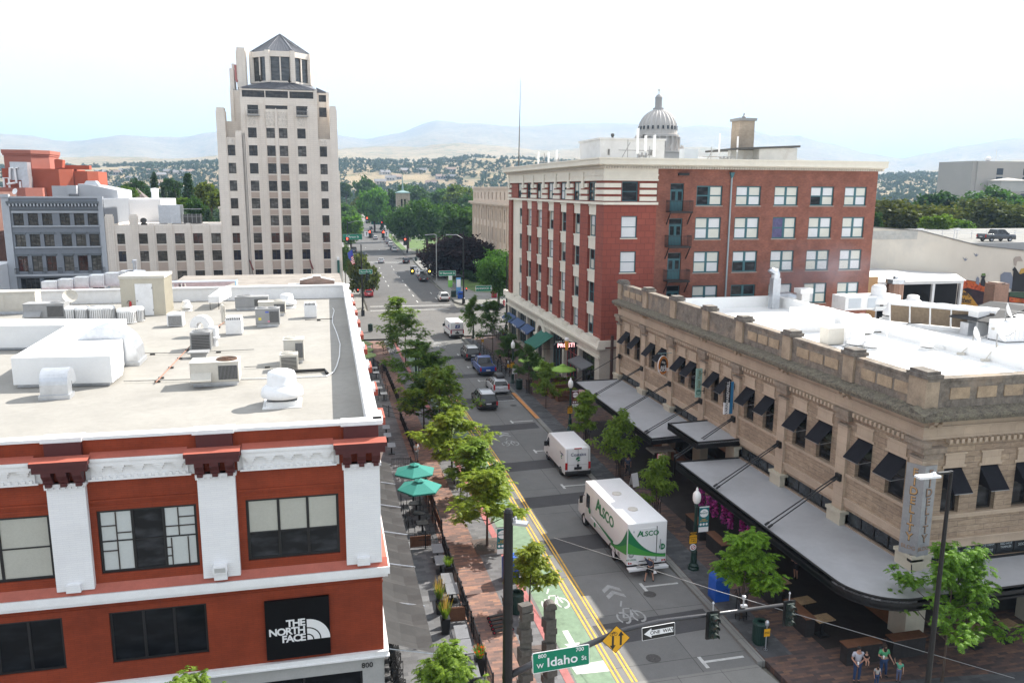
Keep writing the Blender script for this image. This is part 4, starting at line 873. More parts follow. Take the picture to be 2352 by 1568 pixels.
cu=bld('cooling_tower','white cooling plant with fat white pipes before the orange tower','cooling unit',(-62,197,21.9));m=MB();m.box(-63.3,196,23.5,-60.0,198.5,27.3);m.box(-61.2,195.6,21.9,-59.8,198,24.4);m.build('casing',GAL,cu);m=MB()
for p in([(-63.6,195.5,21.9),(-63.6,195.5,23.9),(-64.6,195.5,23.9),(-64.6,195.5,22)],[(-63.4,195.5,23.6),(-63.2,195.5,26),(-62.6,195.8,26)],[(-62.2,195.5,22.8),(-62.3,195.5,26),(-61.8,195.8,26)],[(-64,195.3,22.6),(-62.4,195.3,22.9)],[(-61.5,195.4,21.9),(-61.5,195.4,23.2)]):m.tube(p,.22,8)
m.build('pipe',WHT,cu)
lb=bld('red_brick_block','red brick block with dark windows at the far west edge','building',(-58,165,0));wops=[(13.2+0,17.5,a,b)for a,b in((17.5,19.4),(12.0,14.6))];m=MB();wall(m,(-70,165),(1,0),12.5,0,21.2,[(2,6,a,b)for a,b in((17.2,19.4),(12.2,14.6),(7,9.5))]+[(7,12,a,b)for a,b in((17.2,19.4),(12.2,14.6),(7,9.5))]);m.box(-70,165.3,0,-57.5,180,21.1);m.build('wall',BRK,lb,fix=False)
for a,b in((17.2,19.4),(12.2,14.6),(7,9.5)):
 for x in(2,7):window(lb,(-70,165),(1,0),x,x+4+(x>5),a,b,BRNZ,OGL[0],.15,3,1)
wl=bld('white_low_building','low white building at the west edge beside the grey building','building',(-54,140,0));m=MB();m.box(-64,138,0,-48.95,150,9.9);m.build('wall',MATS['white_stucco'],wl);m=MB()
for q in range(5):m.box(-50.9,137.4,3+q*1.2,-50.8,138,3.1+q*1.2)
m.cyl((-50.85,137.4,2),(-50.85,137.4,9),.04,n=5);m.build('fire_ladder',BLK,wl)
o=bld('hip_roof_house','grey hip roofed house among the trees west of the tower','house',(-50,255,0));m=MB();m.box(-52,251,0,-47.6,256,19.2);m.build('wall',WHT,o);m=MB();m.add([(-52.4,250.6,19.1),(-47.2,250.6,19.1),(-47.2,256.4,19.1),(-52.4,256.4,19.1),(-49.8,253.5,21.9)],((0,1,4),(1,2,4),(2,3,4),(3,0,4),(3,2,1,0)));m.build('roof',M('brown_shingle',(.16,.13,.12),.8,.2,2),o)
o=bld('stone_house','pale stone house with a flat cornice just left of the tower','house',(-18,175,0));m=MB();m.box(-19.2,175,0,-15.5,182,17.9);m.box(-19.4,174.8,17.9,-15.5,182.2,18.3);m.box(-18.7,176,18.3,-18.3,176.5,19);m.build('wall',M('pale_stone',(.5,.48,.44),.8,.1,1),o);window(o,(-19.2,175),(1,0),1.0,1.9,15.3,16.9,WHT,GLS,.02,1,2)
STN=M('courthouse_stone',(.6,.49,.39),.8,.08,.6,dirt=(.4,.33,.27));STD=M('courthouse_base_stone',(.36,.3,.25),.85,.15,.7)
fb=bld('courthouse','long beige stone courthouse with narrow windows and an arcaded base','building',(44,200,0));YB,L_=231.5,60;sp=4.7
cop=[]
for i in range(12):
 y=2.6+i*sp;cop+=[(y-.55,y+.55,19.6,21.4),(y-.6,y+.6,14.2,17.2),(y-.6,y+.6,9.2,12.6)]
m=MB();wall(m,(44,YB),(0,-1),L_,7.3,22.4,cop,.4);wall(m,(44,YB-L_),(1,0),40,0,22.4);m.quad((44,YB,22.3),(44,YB-L_,22.3),(84,YB-L_,22.3),(84,YB,22.3));m.quad((84,YB,0),(44,YB,0),(44,YB,22.4),(84,YB,22.4));m.build('wall',STN,fb,fix=False)
m=MB();wall(m,(43.9,YB),(0,-1),L_,0,7.2,[(2.6+i*sp-1.1,2.6+i*sp+1.1,.6,5.0)for i in range(12)],.8);m.build('base',STD,fb,fix=False)
m=MB()
for i in range(12):
 y=YB-2.6-i*sp;m.prism([(y-1.1,5)]+[(y-1.1*math.cos(math.pi*q/8),5+1.1*math.sin(math.pi*q/8))for q in range(9)],43.88,43.86,'x')
 m.quad((44.5,y-1.1,.6),(44.5,y+1.1,.6),(44.5,y+1.1,5),(44.5,y-1.1,5))
m.build('arch_opening',GLS,fb)
m=MB();m.box(42.8,YB-L_,18.4,44.2,YB+1.2,18.9);m.box(43.3,YB-L_,18.0,44.2,YB+.8,18.4);m.box(43.7,YB-L_,22.3,44.4,YB+.3,22.8);m.box(43.6,YB-L_,7.1,44.2,YB+.4,7.6)
for i in range(13):y=YB-.25-i*sp;m.box(43.75,y-.35,7.6,44,y+.35,18)
m.build('cornice',STN,fb)
for o in cop:window(fb,(44,YB),(0,-1),*o,BRNZ,OGL[0],.35,1,2,.08,.08)
o=bld('roof_penthouse','grey box penthouse with a rust door on the courthouse roof','penthouse',(50,196,22.3));m=MB();m.box(50,190,22.3,62,200,25.5);m.build('wall',M('blue_grey_panel',(.3,.32,.35),.7,.05,1),o);m=MB();m.box(52.5,189.95,22.4,53.8,190,24.2);m.build('door',flat('rust_door',(.2,.06,.05)),o)
CHS=M('church_stone',(.33,.28,.23),.9,.25,1.2,fine=5,bump=.5)
ct=bld('church_tower','square stone church tower with twin lancet windows and thin spire','church tower',(36,350,0));x0,x1,y0=33.3,38.8,348;m=MB();wall(m,(x0,y0),(1,0),x1-x0,0,20.4,[(1.6,2.45,12.6,18),(2.95,3.8,12.6,18)],.4);m.box(x0,y0+.45,0,x1,y0+5.5,20.4)
for x in(x0,x1-.9):m.box(x-.1,y0-.3,0,x+1,y0,17)
m.build('wall',CHS,ct,fix=False)
for a in(1.6,2.95):window(ct,(x0,y0),(1,0),a,a+.85,12.6,18,CHS,GLS,.3,1,3)
VER=M('verdigris',(.2,.3,.3),.7,.1,2);m=MB();m.box(x0-.3,y0-.3,20.4,x1+.3,y0+5.8,20.7);m.add([(x0-.2,y0-.2,20.7),(x1+.2,y0-.2,20.7),(x1+.2,y0+5.7,20.7),(x0-.2,y0+5.7,20.7),(36.05,y0+2.7,21.8)],((0,1,4),(1,2,4),(2,3,4),(3,0,4)));m.build('roof',VER,ct);m=MB();m.cyl((36.05,y0+2.7,21.5),(36.05,y0+2.7,29),.42,.03,6);m.build('spire',VER,ct)
CPI=M('capitol_stone',(.5,.46,.42),.8,.08,.3,dirt=(.36,.33,.3))
cd=bld('capitol_dome','ribbed stone capitol dome with a columned drum and small lantern','dome',(181.7,420,0));c0=(181.7,420,0)
m=MB();m.lathe([(14.5,0),(14.5,42),(15,42.2),(15,43),(13,43.2)],c0,32);m.lathe([(12.3,43),(12.3,44.3),(10.9,44.5),(10.9,50.3),(11.8,50.6),(11.8,51.6),(10.6,51.8),(10.4,54)],c0,32);m.build('drum',CPI,cd)
m=MB()
for i in range(20):a=i*math.pi/10;m.cyl((c0[0]+11.9*math.cos(a),420+11.9*math.sin(a),43),(c0[0]+11.9*math.cos(a),420+11.9*math.sin(a),50.6),.5,n=8)
for i in range(20):a=i*math.pi/10+.15;m.lathe([(.7,43),(.8,44),(.5,45.2),(.3,46),(.02,46.4)],(c0[0]+13.8*math.cos(a),420+13.8*math.sin(a),0),6)
m.build('column',CPI,cd)
m=MB();pr=[(10.35*math.cos(R_(t)),53.8+11.2*math.sin(R_(t)))for t in range(0,81,8)];m.lathe(pr,c0,48)
m.build('dome',CPI,cd,smooth=True)
m=MB()
for i in range(24):a=i*math.pi/12;m.tube([(c0[0]+r*1.012*math.cos(a),420+r*1.012*math.sin(a),z+.08)for r,z in pr],.3,5)
m.build('rib',M('rib_stone',(.56,.53,.5),.7,.05,.4),cd)
m=MB()
for i in range(24):a=i*math.pi/12+math.pi/24;m.bx(c0[0]+10.35*math.cos(a),420+10.35*math.sin(a),55.3,.5,.8,1.8,0,a)
m.build('dome_window',GLS,cd)
m=MB();m.lathe([(2.9,64.6),(2.9,66),(2.0,66.1),(1.9,67),(1.9,71),(2.1,71.2),(1.7,72),(.9,72.9),(.25,73.2),(.15,74)],c0,16);m.build('lantern',M('lantern_stone',(.36,.34,.32),.8,.1,.5),cd);m=MB();m.lathe([(.02,73.6),(.3,74),(.12,74.6),(.02,74.7)],c0,8);m.bx(c0[0],420,75.2,1.1,.3,.7);m.build('finial',flat('gilt_bronze',(.5,.38,.15),.4),cd)
RB1=brick('red_face_brick',(.26,.07,.048),(.23,.06,.043),(.16,.045,.035),.9,.62,.03,.75,.08,.3);RB2=brick('common_brick',(.29,.096,.06),(.21,.068,.047),(.17,.12,.1),.24,.085,.012,.9,.3,.4,.9)
CRM=M('cream_terracotta',(.66,.62,.53),.6,.05,1,dirt=(.5,.46,.4),dirt_amt=.4);TEAL=M('teal_paint',(.035,.115,.135),.5,.1,2);CRS=M('cream_stone_worn',(.5,.46,.4),.7,.1,1.2,dirt=(.36,.33,.29))
SHADE=M('window_shade',(.56,.56,.5),.35,.06,.7,spec=.5);SHADE2=M('white_curtain',(.6,.61,.62),.4,.06,.7);PURP=M('purple_curtain',(.09,.08,.17),.6,.3,2)
XF,YS,YN,XE2=27.9,77.,118.4,59.
bb=bld('brick_building','six storey red brick building with cream cornice and teal windows','building',(XF,YS,0))
bays=[111.7,106.5,101.4,96.1,90.9,85.8,80.75];rows=[(17.3,19.5),(13.8,15.95),(10.3,12.5),(6.95,9.0)]
U=lambda y:YN-y
ops=[(U(y)-1.2,U(y)+1.2,a,b)for y in bays for a,b in rows];top=[(U(y)-1.2,U(y)+1.2,20.95,22.9)for y in bays]
m=MB();wall(m,(XF+.3,YN),(0,-1),YN-YS,6.85,20.7,ops,.2,1);wall(m,(XF,YS),(1,0),5.6,3.3,20.7,[(1.85,3.55,a,b)for a,b in rows[:]],.22,0)
for i in range(8):
 y0=YS if i==7 else bays[i]+0
edges=[YN]+[(bays[i]+bays[i+1])/2 for i in range(6)]+[YS]
for i,y in enumerate(edges):
 a,b=(y-1.6,y)if i==0 else(y,y+2.4)if i==7 else(y-1.3,y+1.3)
 m.box(XF,a+(.002 if i==7 else 0),6.85,XF+.31,b,20.7,0)
m.build('wall',[RB1,CRM],bb,fix=False)
DR=34.95;scols=[(37.85,40.75),(42.3,45.15),(46.72,49.5),(51.0,53.78),(55.1,57.8)];srows=[(20.55,22.55),(17.12,19.35),(13.65,15.85),(10.1,12.3)]
sops=[(a-33.5,b-33.5,c,d)for a,b in scols for c,d in srows];dops=[(DR-33.5,DR+1.5-33.5,z,z+2.75)for z in(20.,16.5,13.,9.6)]
m=MB();wall(m,(33.5,YS),(1,0),XE2-33.5,0,24.2,sops+dops,.25);m.box(33.5,YS+.3,0,XE2,YN,24.2);m.quad((XE2,YS,0),(XE2,YN,0),(XE2,YN,24.2),(XE2,YS,24.2));m.build('rear_wall',RB2,bb,fix=False)
m=MB();m.box(XF+.5,YS+.5,6,XE2,YN-.1,24.6);m.build('roof',BGE,bb)
m=MB();wall(m,(XF+.02,YN),(0,-1),YN-YS,20.7,24.3,top,.25);wall(m,(XF,YS+.02),(1,0),5.5,20.7,24.3,[(1.85,3.55,20.95,22.9)],.25);m.build('banded_storey',RB1,bb,fix=False)
m=MB()
for i,y in enumerate(edges):
 a,b=(y-1.9,y)if i==0 else(y+.02,y+2.5)if i==7 else(y-1.35,y+1.35)
 for z in(21.0,21.66,22.32):m.box(XF-.14,a,z,XF+.02,b,z+.42)
 c=(a+b)/2
 if i<7:m.box(XF-.3,c-.35,22.2,XF-.14,c+.35,23.9)
for z in(21.0,21.66,22.32):
 for a,b in((XF-.12,29.6),(31.6,33.42)):m.box(a,YS-.12,z,b,YS+.02,z+.42)
m.box(XF-.16,YS-.14,22.98,XF,YN,24.2);m.box(XF,YS-.14,22.98,33.5,YS,24.2)
for z in(23.0,23.5):m.box(XF-.24,YS-.22,z,XF-.16,YN,z+.14);m.box(XF-.16,YS-.22,z,33.55,YS-.14,z+.14)
m.box(XF-.22,YS-.2,20.62,XF+.3,YN,20.88);m.box(XF+.3,YS-.2,20.62,33.6,YS+.1,20.88)
m.build('cream_band',CRM,bb)
m=MB()
for a,b,z0,z1 in((.35,0,24.2,24.42),(.95,0,24.55,25.05),(1.05,0,25.05,25.2)):
 m.box(XF-a,YS-a,z0,XE2+.45,YN+.2,z1)
m.prism([(XF-.35,24.4),(XF-.9,24.56),(XF+.3,24.56),(XF+.3,24.4)],YS-.35,YN+.2,'y');m.prism([(YS-.35,24.4),(YS-.9,24.56),(YS+.3,24.56),(YS+.3,24.4)],XF-.35,XE2+.4,'x')
m.build('cornice',CRM,bb)
m=MB()
for i in range(112):x=XF-.3+i*.283;m.box(x,YS-.5,24.18,x+.15,YS-.3,24.4)
for i in range(130):y=YS-.3+i*.32;m.box(XF-.5,y,24.18,XF-.3,y+.16,24.4)
m.build('dentils',CRS,bb)
sp_=MB()
for y in bays:
 zs=[20.62,19.5,17.3,15.95,13.8,12.5,10.3,9.0]
 for z1,z0 in zip(zs[::2],zs[1::2]):sp_.box(XF+.12,y-1.24,z0+.02,XF+.3,y+1.24,z1-.1);sp_.box(XF+.04,y-1.28,z1-.22,XF+.3,y+1.28,z1-.04)
pieces(sp_,'cream_spandrel',CRM,bb,12)
pm=lambda n:[[SHADE,SHADE,GLS,SHADE],[GLS,GLS,SHADE,SHADE],[SHADE,GLS,SHADE2,SHADE2],[GLS,GLS,GLS,GLS],[SHADE2,SHADE,SHADE2,GLS]][n%5]
for n,o in enumerate(ops):window(bb,(XF+.3,YN),(0,-1),*o,TEAL,pm(n*3),.16,2,2,.12,.1)
for n,o in enumerate(top):window(bb,(XF+.02,YN),(0,-1),*o,TEAL,pm(n*2+1),.2,2,2,.12,.1)
window(bb,(XF,YS+.02),(1,0),1.85,3.55,20.95,22.9,TEAL,[GLS],.2,1,2,.1,.07)
for n,(a,b)in enumerate(rows):window(bb,(XF,YS),(1,0),1.85,3.55,a,b,TEAL,[SHADE2],.18,1,2,.1,.07,sill=CRM)
SIL=M('grey_sill',(.3,.27,.24),.8,.1,2)
pms={0:[GLS,SHADE,GLS,SHADE],4:[SHADE,SHADE2,SHADE2,SHADE],9:[SHADE,GLS,PURP,GLS],12:[GLS,SHADE,SHADE2,SHADE2],6:[GLS,GLS,SHADE2,SHADE2],7:[GLS,GLS,GLS,GLS],8:[SHADE2,SHADE,SHADE,SHADE]}
pms[9]=[PURP,SHADE,PURP,SHADE]
for n,o in enumerate(sops):window(bb,(33.5,YS),(1,0),*o,TEAL,pms.get(n,[SHADE2,SHADE,SHADE,SHADE2]if n%2 else[SHADE,SHADE2,SHADE2,SHADE]),.2,2,2,.13,.13,sill=SIL)
for o in dops:
 w_=window(bb,(33.5,YS),(1,0),o[0],o[1],o[2]+2.1,o[3],TEAL,[GLS],.25,1,1,.07,name='transom')
 m=MB();x0,z0=33.5+o[0],o[2]
 for k_ in(0,1):
  a=x0+.05+k_*.71;m.box(a,YS+.12,z0,a+.69,YS+.18,z0+1.05,0);m.box(a,YS+.12,z0+1.05,a+.12,YS+.18,z0+2.08,0);m.box(a+.57,YS+.12,z0+1.05,a+.69,YS+.18,z0+2.08,0);m.box(a+.12,YS+.12,z0+1.95,a+.57,YS+.18,z0+2.08,0)
  m.quad((a+.12,YS+.16,z0+1.05),(a+.57,YS+.16,z0+1.05),(a+.57,YS+.16,z0+1.95),(a+.12,YS+.16,z0+1.95),1)
 m.build('balcony_door',[TEAL,GLS],bb)
for z in(20.,16.5,13.,9.6):
 m=MB();x0,x1,y=34.55,37.05,YS-1.0;m.box(x0,y,z-.12,x1,YS,z-.03);m.box(x0,y-.04,z-.2,x1,y,z-.02)
 m.build('balcony',BLK,bb);r=MB()
 for q in range(17):x=x0+(x1-x0)*q/16;r.box(x-.012,y-.012,z,x+.012,y+.012,z+1.05)
 for q in range(7):
  yy=y+(YS-y)*q/6
  for x in(x0,x1):r.box(x-.012,yy-.012,z,x+.012,yy+.012,z+1.05)
 for zz in(.95,1.05):r.box(x0,y-.02,z+zz,x1,y+.02,z+zz+.03);r.box(x0-.02,y,z+zz,x0+.02,YS,z+zz+.03);r.box(x1-.02,y,z+zz,x1+.02,YS,z+zz+.03)
 for x in(x0+.1,x1-.1):r.cyl((x,y+.1,z-.15),(x,YS-.02,z-1.35),.06,n=5)
 r.build('balcony_rail',BLK,bb)
m=MB();m.cyl((42.0-.35,YS-.12,0),(42.0-.35,YS-.12,23.4),.09,n=8);m.build('downpipe',M('blue_grey_pipe',(.28,.34,.36),.5,.08,1),bb);m=MB();m.add([(41.4,YS-.3,23.9),(41.9,YS-.3,23.9),(41.9,YS,23.9),(41.4,YS,23.9),(41.58,YS-.18,23.3),(41.72,YS-.18,23.3),(41.72,YS-.05,23.3),(41.58,YS-.05,23.3)],((0,1,5,4),(1,2,6,5),(2,3,7,6),(3,0,4,7),(0,3,2,1)));m.build('hopper',TEAL,bb)
m=MB();m.box(35.7,YS-.25,23.55,36.85,YS,23.8);m.build('air_grille',BLK,bb)
m=MB();wall(m,(XF-.1,YN),(0,-1),YN-YS,0,6.0,[(.9,5.6,.5,4.9),(6.3,11.2,.5,4.9),(11.9,16.1,.5,4.9),(23.3,28.4,.3,5.0),(29.0,34.2,.3,5.0),(34.8,40.0,.3,5.0),(17.9,20.7,.2,3.6)],.6);wall(m,(XF-.1,YS-.02),(1,0),5.6,0,6.0,[(2.2,5.0,.6,3.6)],.4);m.build('ground_storey',CRS,bb,fix=False)
m=MB();m.box(XF-.5,YS-.35,5.95,XF+.4,YN,6.2);m.prism([(XF-.42,6.2),(XF-.28,6.85),(XF+.32,6.85),(XF+.32,6.2)],YS-.3,YN,'y');m.box(XF+.32,YS-.3,6.2,33.5,YS+.05,6.85);m.box(XF-.3,YS-.2,4.95,XF-.1,YN,5.2)
for i in range(9):y=YS+.2+i*5.15;m.box(XF-.36,y,6.2,XF+.1,y+1.9,7.0)
m.build('belt_course',CRM,bb)
m=MB()
yc=YN-19.3;pts=[(yc-2.2,0),(yc-2.2,3.4)]+[(yc-2.2*math.cos(math.pi*q/10),3.4+2.2*math.sin(math.pi*q/10))for q in range(11)]+[(yc+2.2,0),(yc+1.45,0),(yc+1.45,3.4)]+[(yc+1.45*math.cos(math.pi*q/10),3.4+1.45*math.sin(math.pi*q/10))for q in range(11)]+[(yc-1.45,0)]
k_=[(math.cos(math.pi*q/10),math.sin(math.pi*q/10))for q in range(11)]
for(c1,s1),(c2,s2)in zip(k_,k_[1:]):m.add([(XF-.35,yc+r*c,3.4+r*s)for r,c,s in((1.45,c1,s1),(2.3,c1,s1),(2.3,c2,s2),(1.45,c2,s2))]+[(XF-.1,yc+r*c,3.4+r*s)for r,c,s in((1.45,c1,s1),(2.3,c1,s1),(2.3,c2,s2),(1.45,c2,s2))],((0,1,2,3),(1,5,6,2),(0,3,7,4)))
for s in(-1,1):m.box(XF-.45,yc+s*1.45,0,XF-.1,yc+s*2.4,3.4);m.box(XF-.55,yc+s*1.4,3.3,XF-.1,yc+s*2.5,3.6)
m.build('entrance_arch',CRM,bb);m=MB();m.prism([(yc+1.45*c,3.4+1.45*s)for c,s in k_]+[(yc-1.45,.1),(yc+1.45,.1)],XF-.12,XF-.105,'x');m.build('entrance_glass',GLS,bb)
REDF=flat('shop_red',(.25,.015,.02))
for a,b,f in((.9,5.6,TEAL),(6.3,11.2,TEAL),(11.9,16.1,TEAL),(23.3,28.4,TEAL),(29.0,34.2,REDF),(34.8,40.0,BLK)):window(bb,(XF-.1,YN),(0,-1),a,b,.5 if a<20 else.3,4.9 if a<20 else 5,f,GLS,.5,4,2,.12,.08,name='shop_window',split=.7)
window(bb,(XF-.1,YS-.02),(1,0),2.2,5.0,.6,3.6,MARO,M('sky_poster',(.12,.2,.34),.4,.6,1.5),.3,1,1,.2,name='side_window')
def awning(label,y0,y1,z0,z1,proj,mat,x=XF-.12,name='shop_awning'):
 o=bld(name,label,'awning',(x,y0,z0));m=MB();n=1
 m.add([(x,y0,z1),(x,y1,z1),(x-proj,y1,z0),(x-proj,y0,z0),(x-proj,y1,z0-.2),(x-proj,y0,z0-.2)],((0,1,2,3),(3,2,4,5),(0,3,5),(1,4,2)));m.add([(x,y0,z1-.03),(x,y1,z1-.03),(x-proj+.02,y1,z0-.03),(x-proj+.02,y0,z0-.03)],((0,3,2,1),));m.build('fabric',mat,o)
 m=MB()
 for y in(y0+.05,y1-.05):m.cyl((x,y,z0-.1),(x-proj+.03,y,z0-.1),.02,n=5)
 m.build('frame',BLK,o);return o
awning('dark green sloped awning over the arched entrance',93.6,98.6,2.9,4.4,2.4,M('green_canvas',(.015,.12,.085),.8,.1,1))
NAVY=M('blue_canvas',(.05,.09,.2),.8,.1,1)
for y0,y1,w_ in((112.6,117.6,'northernmost'),(107.2,112.1,'middle'),(102.3,106.6,'southernmost')):
 o=awning('blue shop awning with white lettering, %s of three'%w_,y0,y1,3.2,3.9,1.1,NAVY);text('lettering','COFFEE  TEA',.4,WHT,o,(XF-1.24,(y0+y1)/2,3.1),(R_(90),0,R_(-90)),.004,.02)
awning('flat grey awning over the dark bar doorway',78.6,83.6,3.55,4.0,1.3,M('grey_canvas',(.12,.12,.125),.8,.1,1))
sg=bld('neon_sign','black cloud shaped sign reading PROST! with a beer glass','sign',(XF-1,83.2,4.9));m=MB();pts=[]
for c,r in((-1.05,.33),(-.5,.4),(0,.42),(.5,.4),(1.05,.33)):pass
out=[(-1.35,4.55),(-1.4,4.85),(-1.2,5.15),(-.8,5.1),(-.45,5.25),(0,5.2),(.45,5.25),(.8,5.1),(1.2,5.15),(1.4,4.85),(1.35,4.55),(1.0,4.45),(.5,4.5),(0,4.42),(-.5,4.5),(-1.0,4.45)]
m.prism([(XF-1.5+x,z+.25)for x,z in out],84.0,84.25,'y');m.build('panel',BLK,sg);text('lettering','PROST!',.62,glow('neon_pink',(1,.45,.45),1.2),sg,(XF-1.5,83.98,5.1),(R_(90),0,0),.02,.01)
m=MB();m.lathe([(.16,4.35),(.22,4.9),(.24,5.4)],(XF-1.45,83.92,.25),10);m.build('beer_glass',flat('beer_amber',(.7,.32,.03)),sg);m=MB();m.lathe([(.24,5.4),(.27,5.6),(.15,5.75),(.02,5.78)],(XF-1.45,83.92,.25),10);m.build('foam',WHT,sg);m=MB();m.cyl((XF-.1,84.1,5.2),(XF-1,84.1,5.2),.05,n=6);m.build('bracket',BLK,sg)
sg=bld('shop_sign','small black sign reading NAILS with white letters above the red shopfront','sign',(XF-1,88.5,4.7));m=MB();m.box(XF-1.6,88.4,4.35,XF-.15,88.5,4.95);m.build('panel',BLK,sg);text('lettering','NAILS',.42,WHT,sg,(XF-.87,88.39,4.65),(R_(90),0,0),.004,.02)
sg=bld('chili_sign','red banner shaped like a chili on a brown post at the alley','sign',(29,75.6,3));m=MB();m.cyl((28.6,75.5,0),(28.6,75.5,7.6),.17,n=8);m.build('post',M('brown_post',(.06,.03,.025),.6,.2,2),sg);m=MB();m.tube([(29.6,75.5,9.0),(29.95,75.5,8.4),(30.0,75.5,7.7),(29.8,75.5,7.0),(29.55,75.5,6.3)],.3,8,r2=.05);m.build('chili',flat('chili_red',(.4,.012,.02)),sg);m=MB();m.box(30.1,75.4,6.4,31.6,75.5,8.9);m.build('board',M('brown_board',(.16,.09,.045),.7,.15,2),sg)
WB=M('white_block_wall',(.6,.6,.6),.8,.08,.8,dirt=(.45,.43,.4))
o=bld('roof_penthouse','white penthouse box with a louvre beneath the aerials','penthouse',(34,95,25));m=MB();m.box(33.7,95,24.6,42.1,103,28.1);m.box(33.55,94.85,28.1,42.25,103.1,28.3);m.build('wall',WB,o);m=MB()
for q in range(5):m.box(40.0,94.95,26.3+q*.14,40.45,95,26.38+q*.14)
for q in range(5):m.box(34.7,94.95,26.3+q*.14,34.95,95,26.38+q*.14)
m.build('louvre',DGR,o)
for x in(36.0,40.2):
 v=bld('roof_cowl','dark round cowl vent on the %s end of the white penthouse'%('west' if x<38 else 'east'),'roof vent',(x,97,28.3),group='penthouse cowls');m=MB();m.lathe([(.14,28.3),(.14,28.6),(.22,28.62),(.22,28.9),(.02,28.98)],(x,97,0),10);m.build('cowl',DGR,v)
o=bld('roof_penthouse','stained white roof block with a brick chimney behind','penthouse',(52,95,25));m=MB();m.box(51.9,96.5,24.6,55.3,97.2,27.2);m.box(55.1,95,24.6,60.5,103,27.5);m.build('wall',M('stained_white',(.55,.54,.51),.85,.1,1,dirt=(.38,.33,.28),dirt_amt=.8),o);m=MB();m.prism([(51.7,27.15),(60.8,27.6),(60.8,27.85),(51.7,27.4)],94.8,103.2,'y');m.build('roof',DGR,o)
o=bld('brick_chimney','tall tan brick chimney with a dark metal cap','chimney',(55.8,100,25));m=MB();m.box(54.9,100,25,57.1,102.2,31.2);m.build('stack',brick('tan_brick',(.48,.38,.28),(.4,.31,.23),(.45,.4,.34),.24,.09),o);m=MB();m.box(54.7,99.8,31.2,57.3,102.4,31.55);m.lathe([(.25,31.55),(.3,31.8),(.1,31.95),(.1,32.2),(.02,32.3)],(56,101,0),8);m.build('cap',GRY,o)
o=bld('whip_aerial','very tall thin whip aerial at the west roof edge','aerial',(24.4,96,25));m=MB();m.cyl((29.0,117,25),(29.2,117,37.6),.09,.02,6);m.build('mast',DGR,o)
def panel_aerial(label,x,y,z0,z1,r=.13):
 o=bld('panel_aerial',label,'aerial',(x,y,25.2),group='panel aerials on the brick roof');m=MB();m.cyl((x,y,25),(x,y,z0+.3),.04,n=6);m.build('mast',GAL,o);m=MB();m.lathe([(r*.9,z0),(r,z0+.05),(r,z1-.05),(r*.8,z1)],(x,y,0),8);m.build('panel',WHT,o)
for lab,x,z1,z0 in(('tallest white panel aerial before the penthouse',36.5,29.1,26.2),('cream panel aerial in the middle of the penthouse cluster',37.5,28.3,26.5),('short thick white panel aerial right of the cluster',38.6,28.4,25.9)):panel_aerial(lab,x,90,z0,z1,.17)
for lab,x,z1,z0 in(('white aerial nearest the whip mast',30.6,27.3,25.6),('second white aerial right of the whip mast',32.1,27.3,25.8),('third white aerial right of the whip mast',33.3,27.6,25.6)):panel_aerial(lab,x,112,z0,z1,.14)
for lab,x,z1,z0 in(('thin white aerial left of the stained roof block',49.5,29.1,26.8),('thin white aerial touching the stained roof block',52.0,28.8,26.9)):panel_aerial(lab,x,95,z0,z1,.12)
for lab,x,z in(('dark lattice of aerial brackets in front of the penthouse',35.0,26.6),('grey lattice of aerial brackets left of the stained block',47.6,26.2),('grey lattice of brackets beside the whip mast',31.2,25.9)):
 y=90 if x<36 and x>32 else 94 if x>40 else 112;o=bld('aerial_bracket',lab,'bracket',(x,y,25.2),group='aerial brackets');m=MB();m.cyl((x-.8,y,z),(x+3.6,y,z),.05,n=5);m.cyl((x-.8,y,25),(x+.6,y,z+.9),.05,n=5);m.cyl((x+.3,y,25),(x+.3,y,z+1.2),.05,n=5);m.cyl((x+3,y,25),(x+3,y,z+.5),.05,n=5);m.cyl((x+2.0,y,25),(x+3.2,y,z),.04,n=5)
 for q in range(5):m.bx(x+1.6+q*.25,y,25.8+rnd.random()*.5,.12,.3,.5)
 m.build('rail',GRY,o)
o=bld('roof_cabinet','pale blue grey equipment cabinet on the brick roof','cabinet',(45.6,95,25));m=MB();m.box(44.8,95,25,46.6,96.5,27.2);m.build('casing',M('pale_blue_metal',(.5,.54,.58),.5,.05,1),o);m=MB();m.box(46.9,95,25,48,96,26.2);m.build('side_box',WHT,o)
REG['r1']=(2500,1000,1.9406)
SST=brick('rockface_sandstone',(.45,.345,.245),(.37,.28,.205),(.25,.195,.15),1.05,.3,.012,.9,.22,.4,.7,rocky=2.2);SMO=brick('smooth_sandstone',(.49,.385,.285),(.455,.355,.265),(.33,.255,.19),1.5,.42,.007,.85,.18,.2,.6)
WST=M('weathered_parapet_stone',(.21,.18,.148),.95,.4,1.4,fine=7,dirt=(.36,.27,.19),dirt_amt=.85,bump=.8)
k=NT('lichen_cornice');o=k.obj();f=k.math('ADD',k.math('MULTIPLY',k.noise(o,3.5,6,.75),.6),k.math('MULTIPLY',k.noise(o,14,4,.7),.4))
c=k.ramp(f,[(.36,(.07,.063,.055)),(.5,(.165,.145,.115)),(.6,(.225,.205,.145)),(.72,(.3,.275,.215))]);k.bump(f,.8,.03);LICH=k.done(c,.95,0,.1)
CANV=M('black_canvas',(.014,.014,.018),.85,.2,3,spec=.15);PALE=M('pale_pier_stone',(.5,.46,.36),.75,.08,1.5,dirt=(.4,.36,.28));SSIL=M('dark_stone_sill',(.27,.215,.165),.9,.25,2.5)
FX,FS,FN=27.9,31.5,72.0
fd=bld('sandstone_building','two storey sandstone corner building with black window awnings and mossy cornice','building',(FX,FS,0))
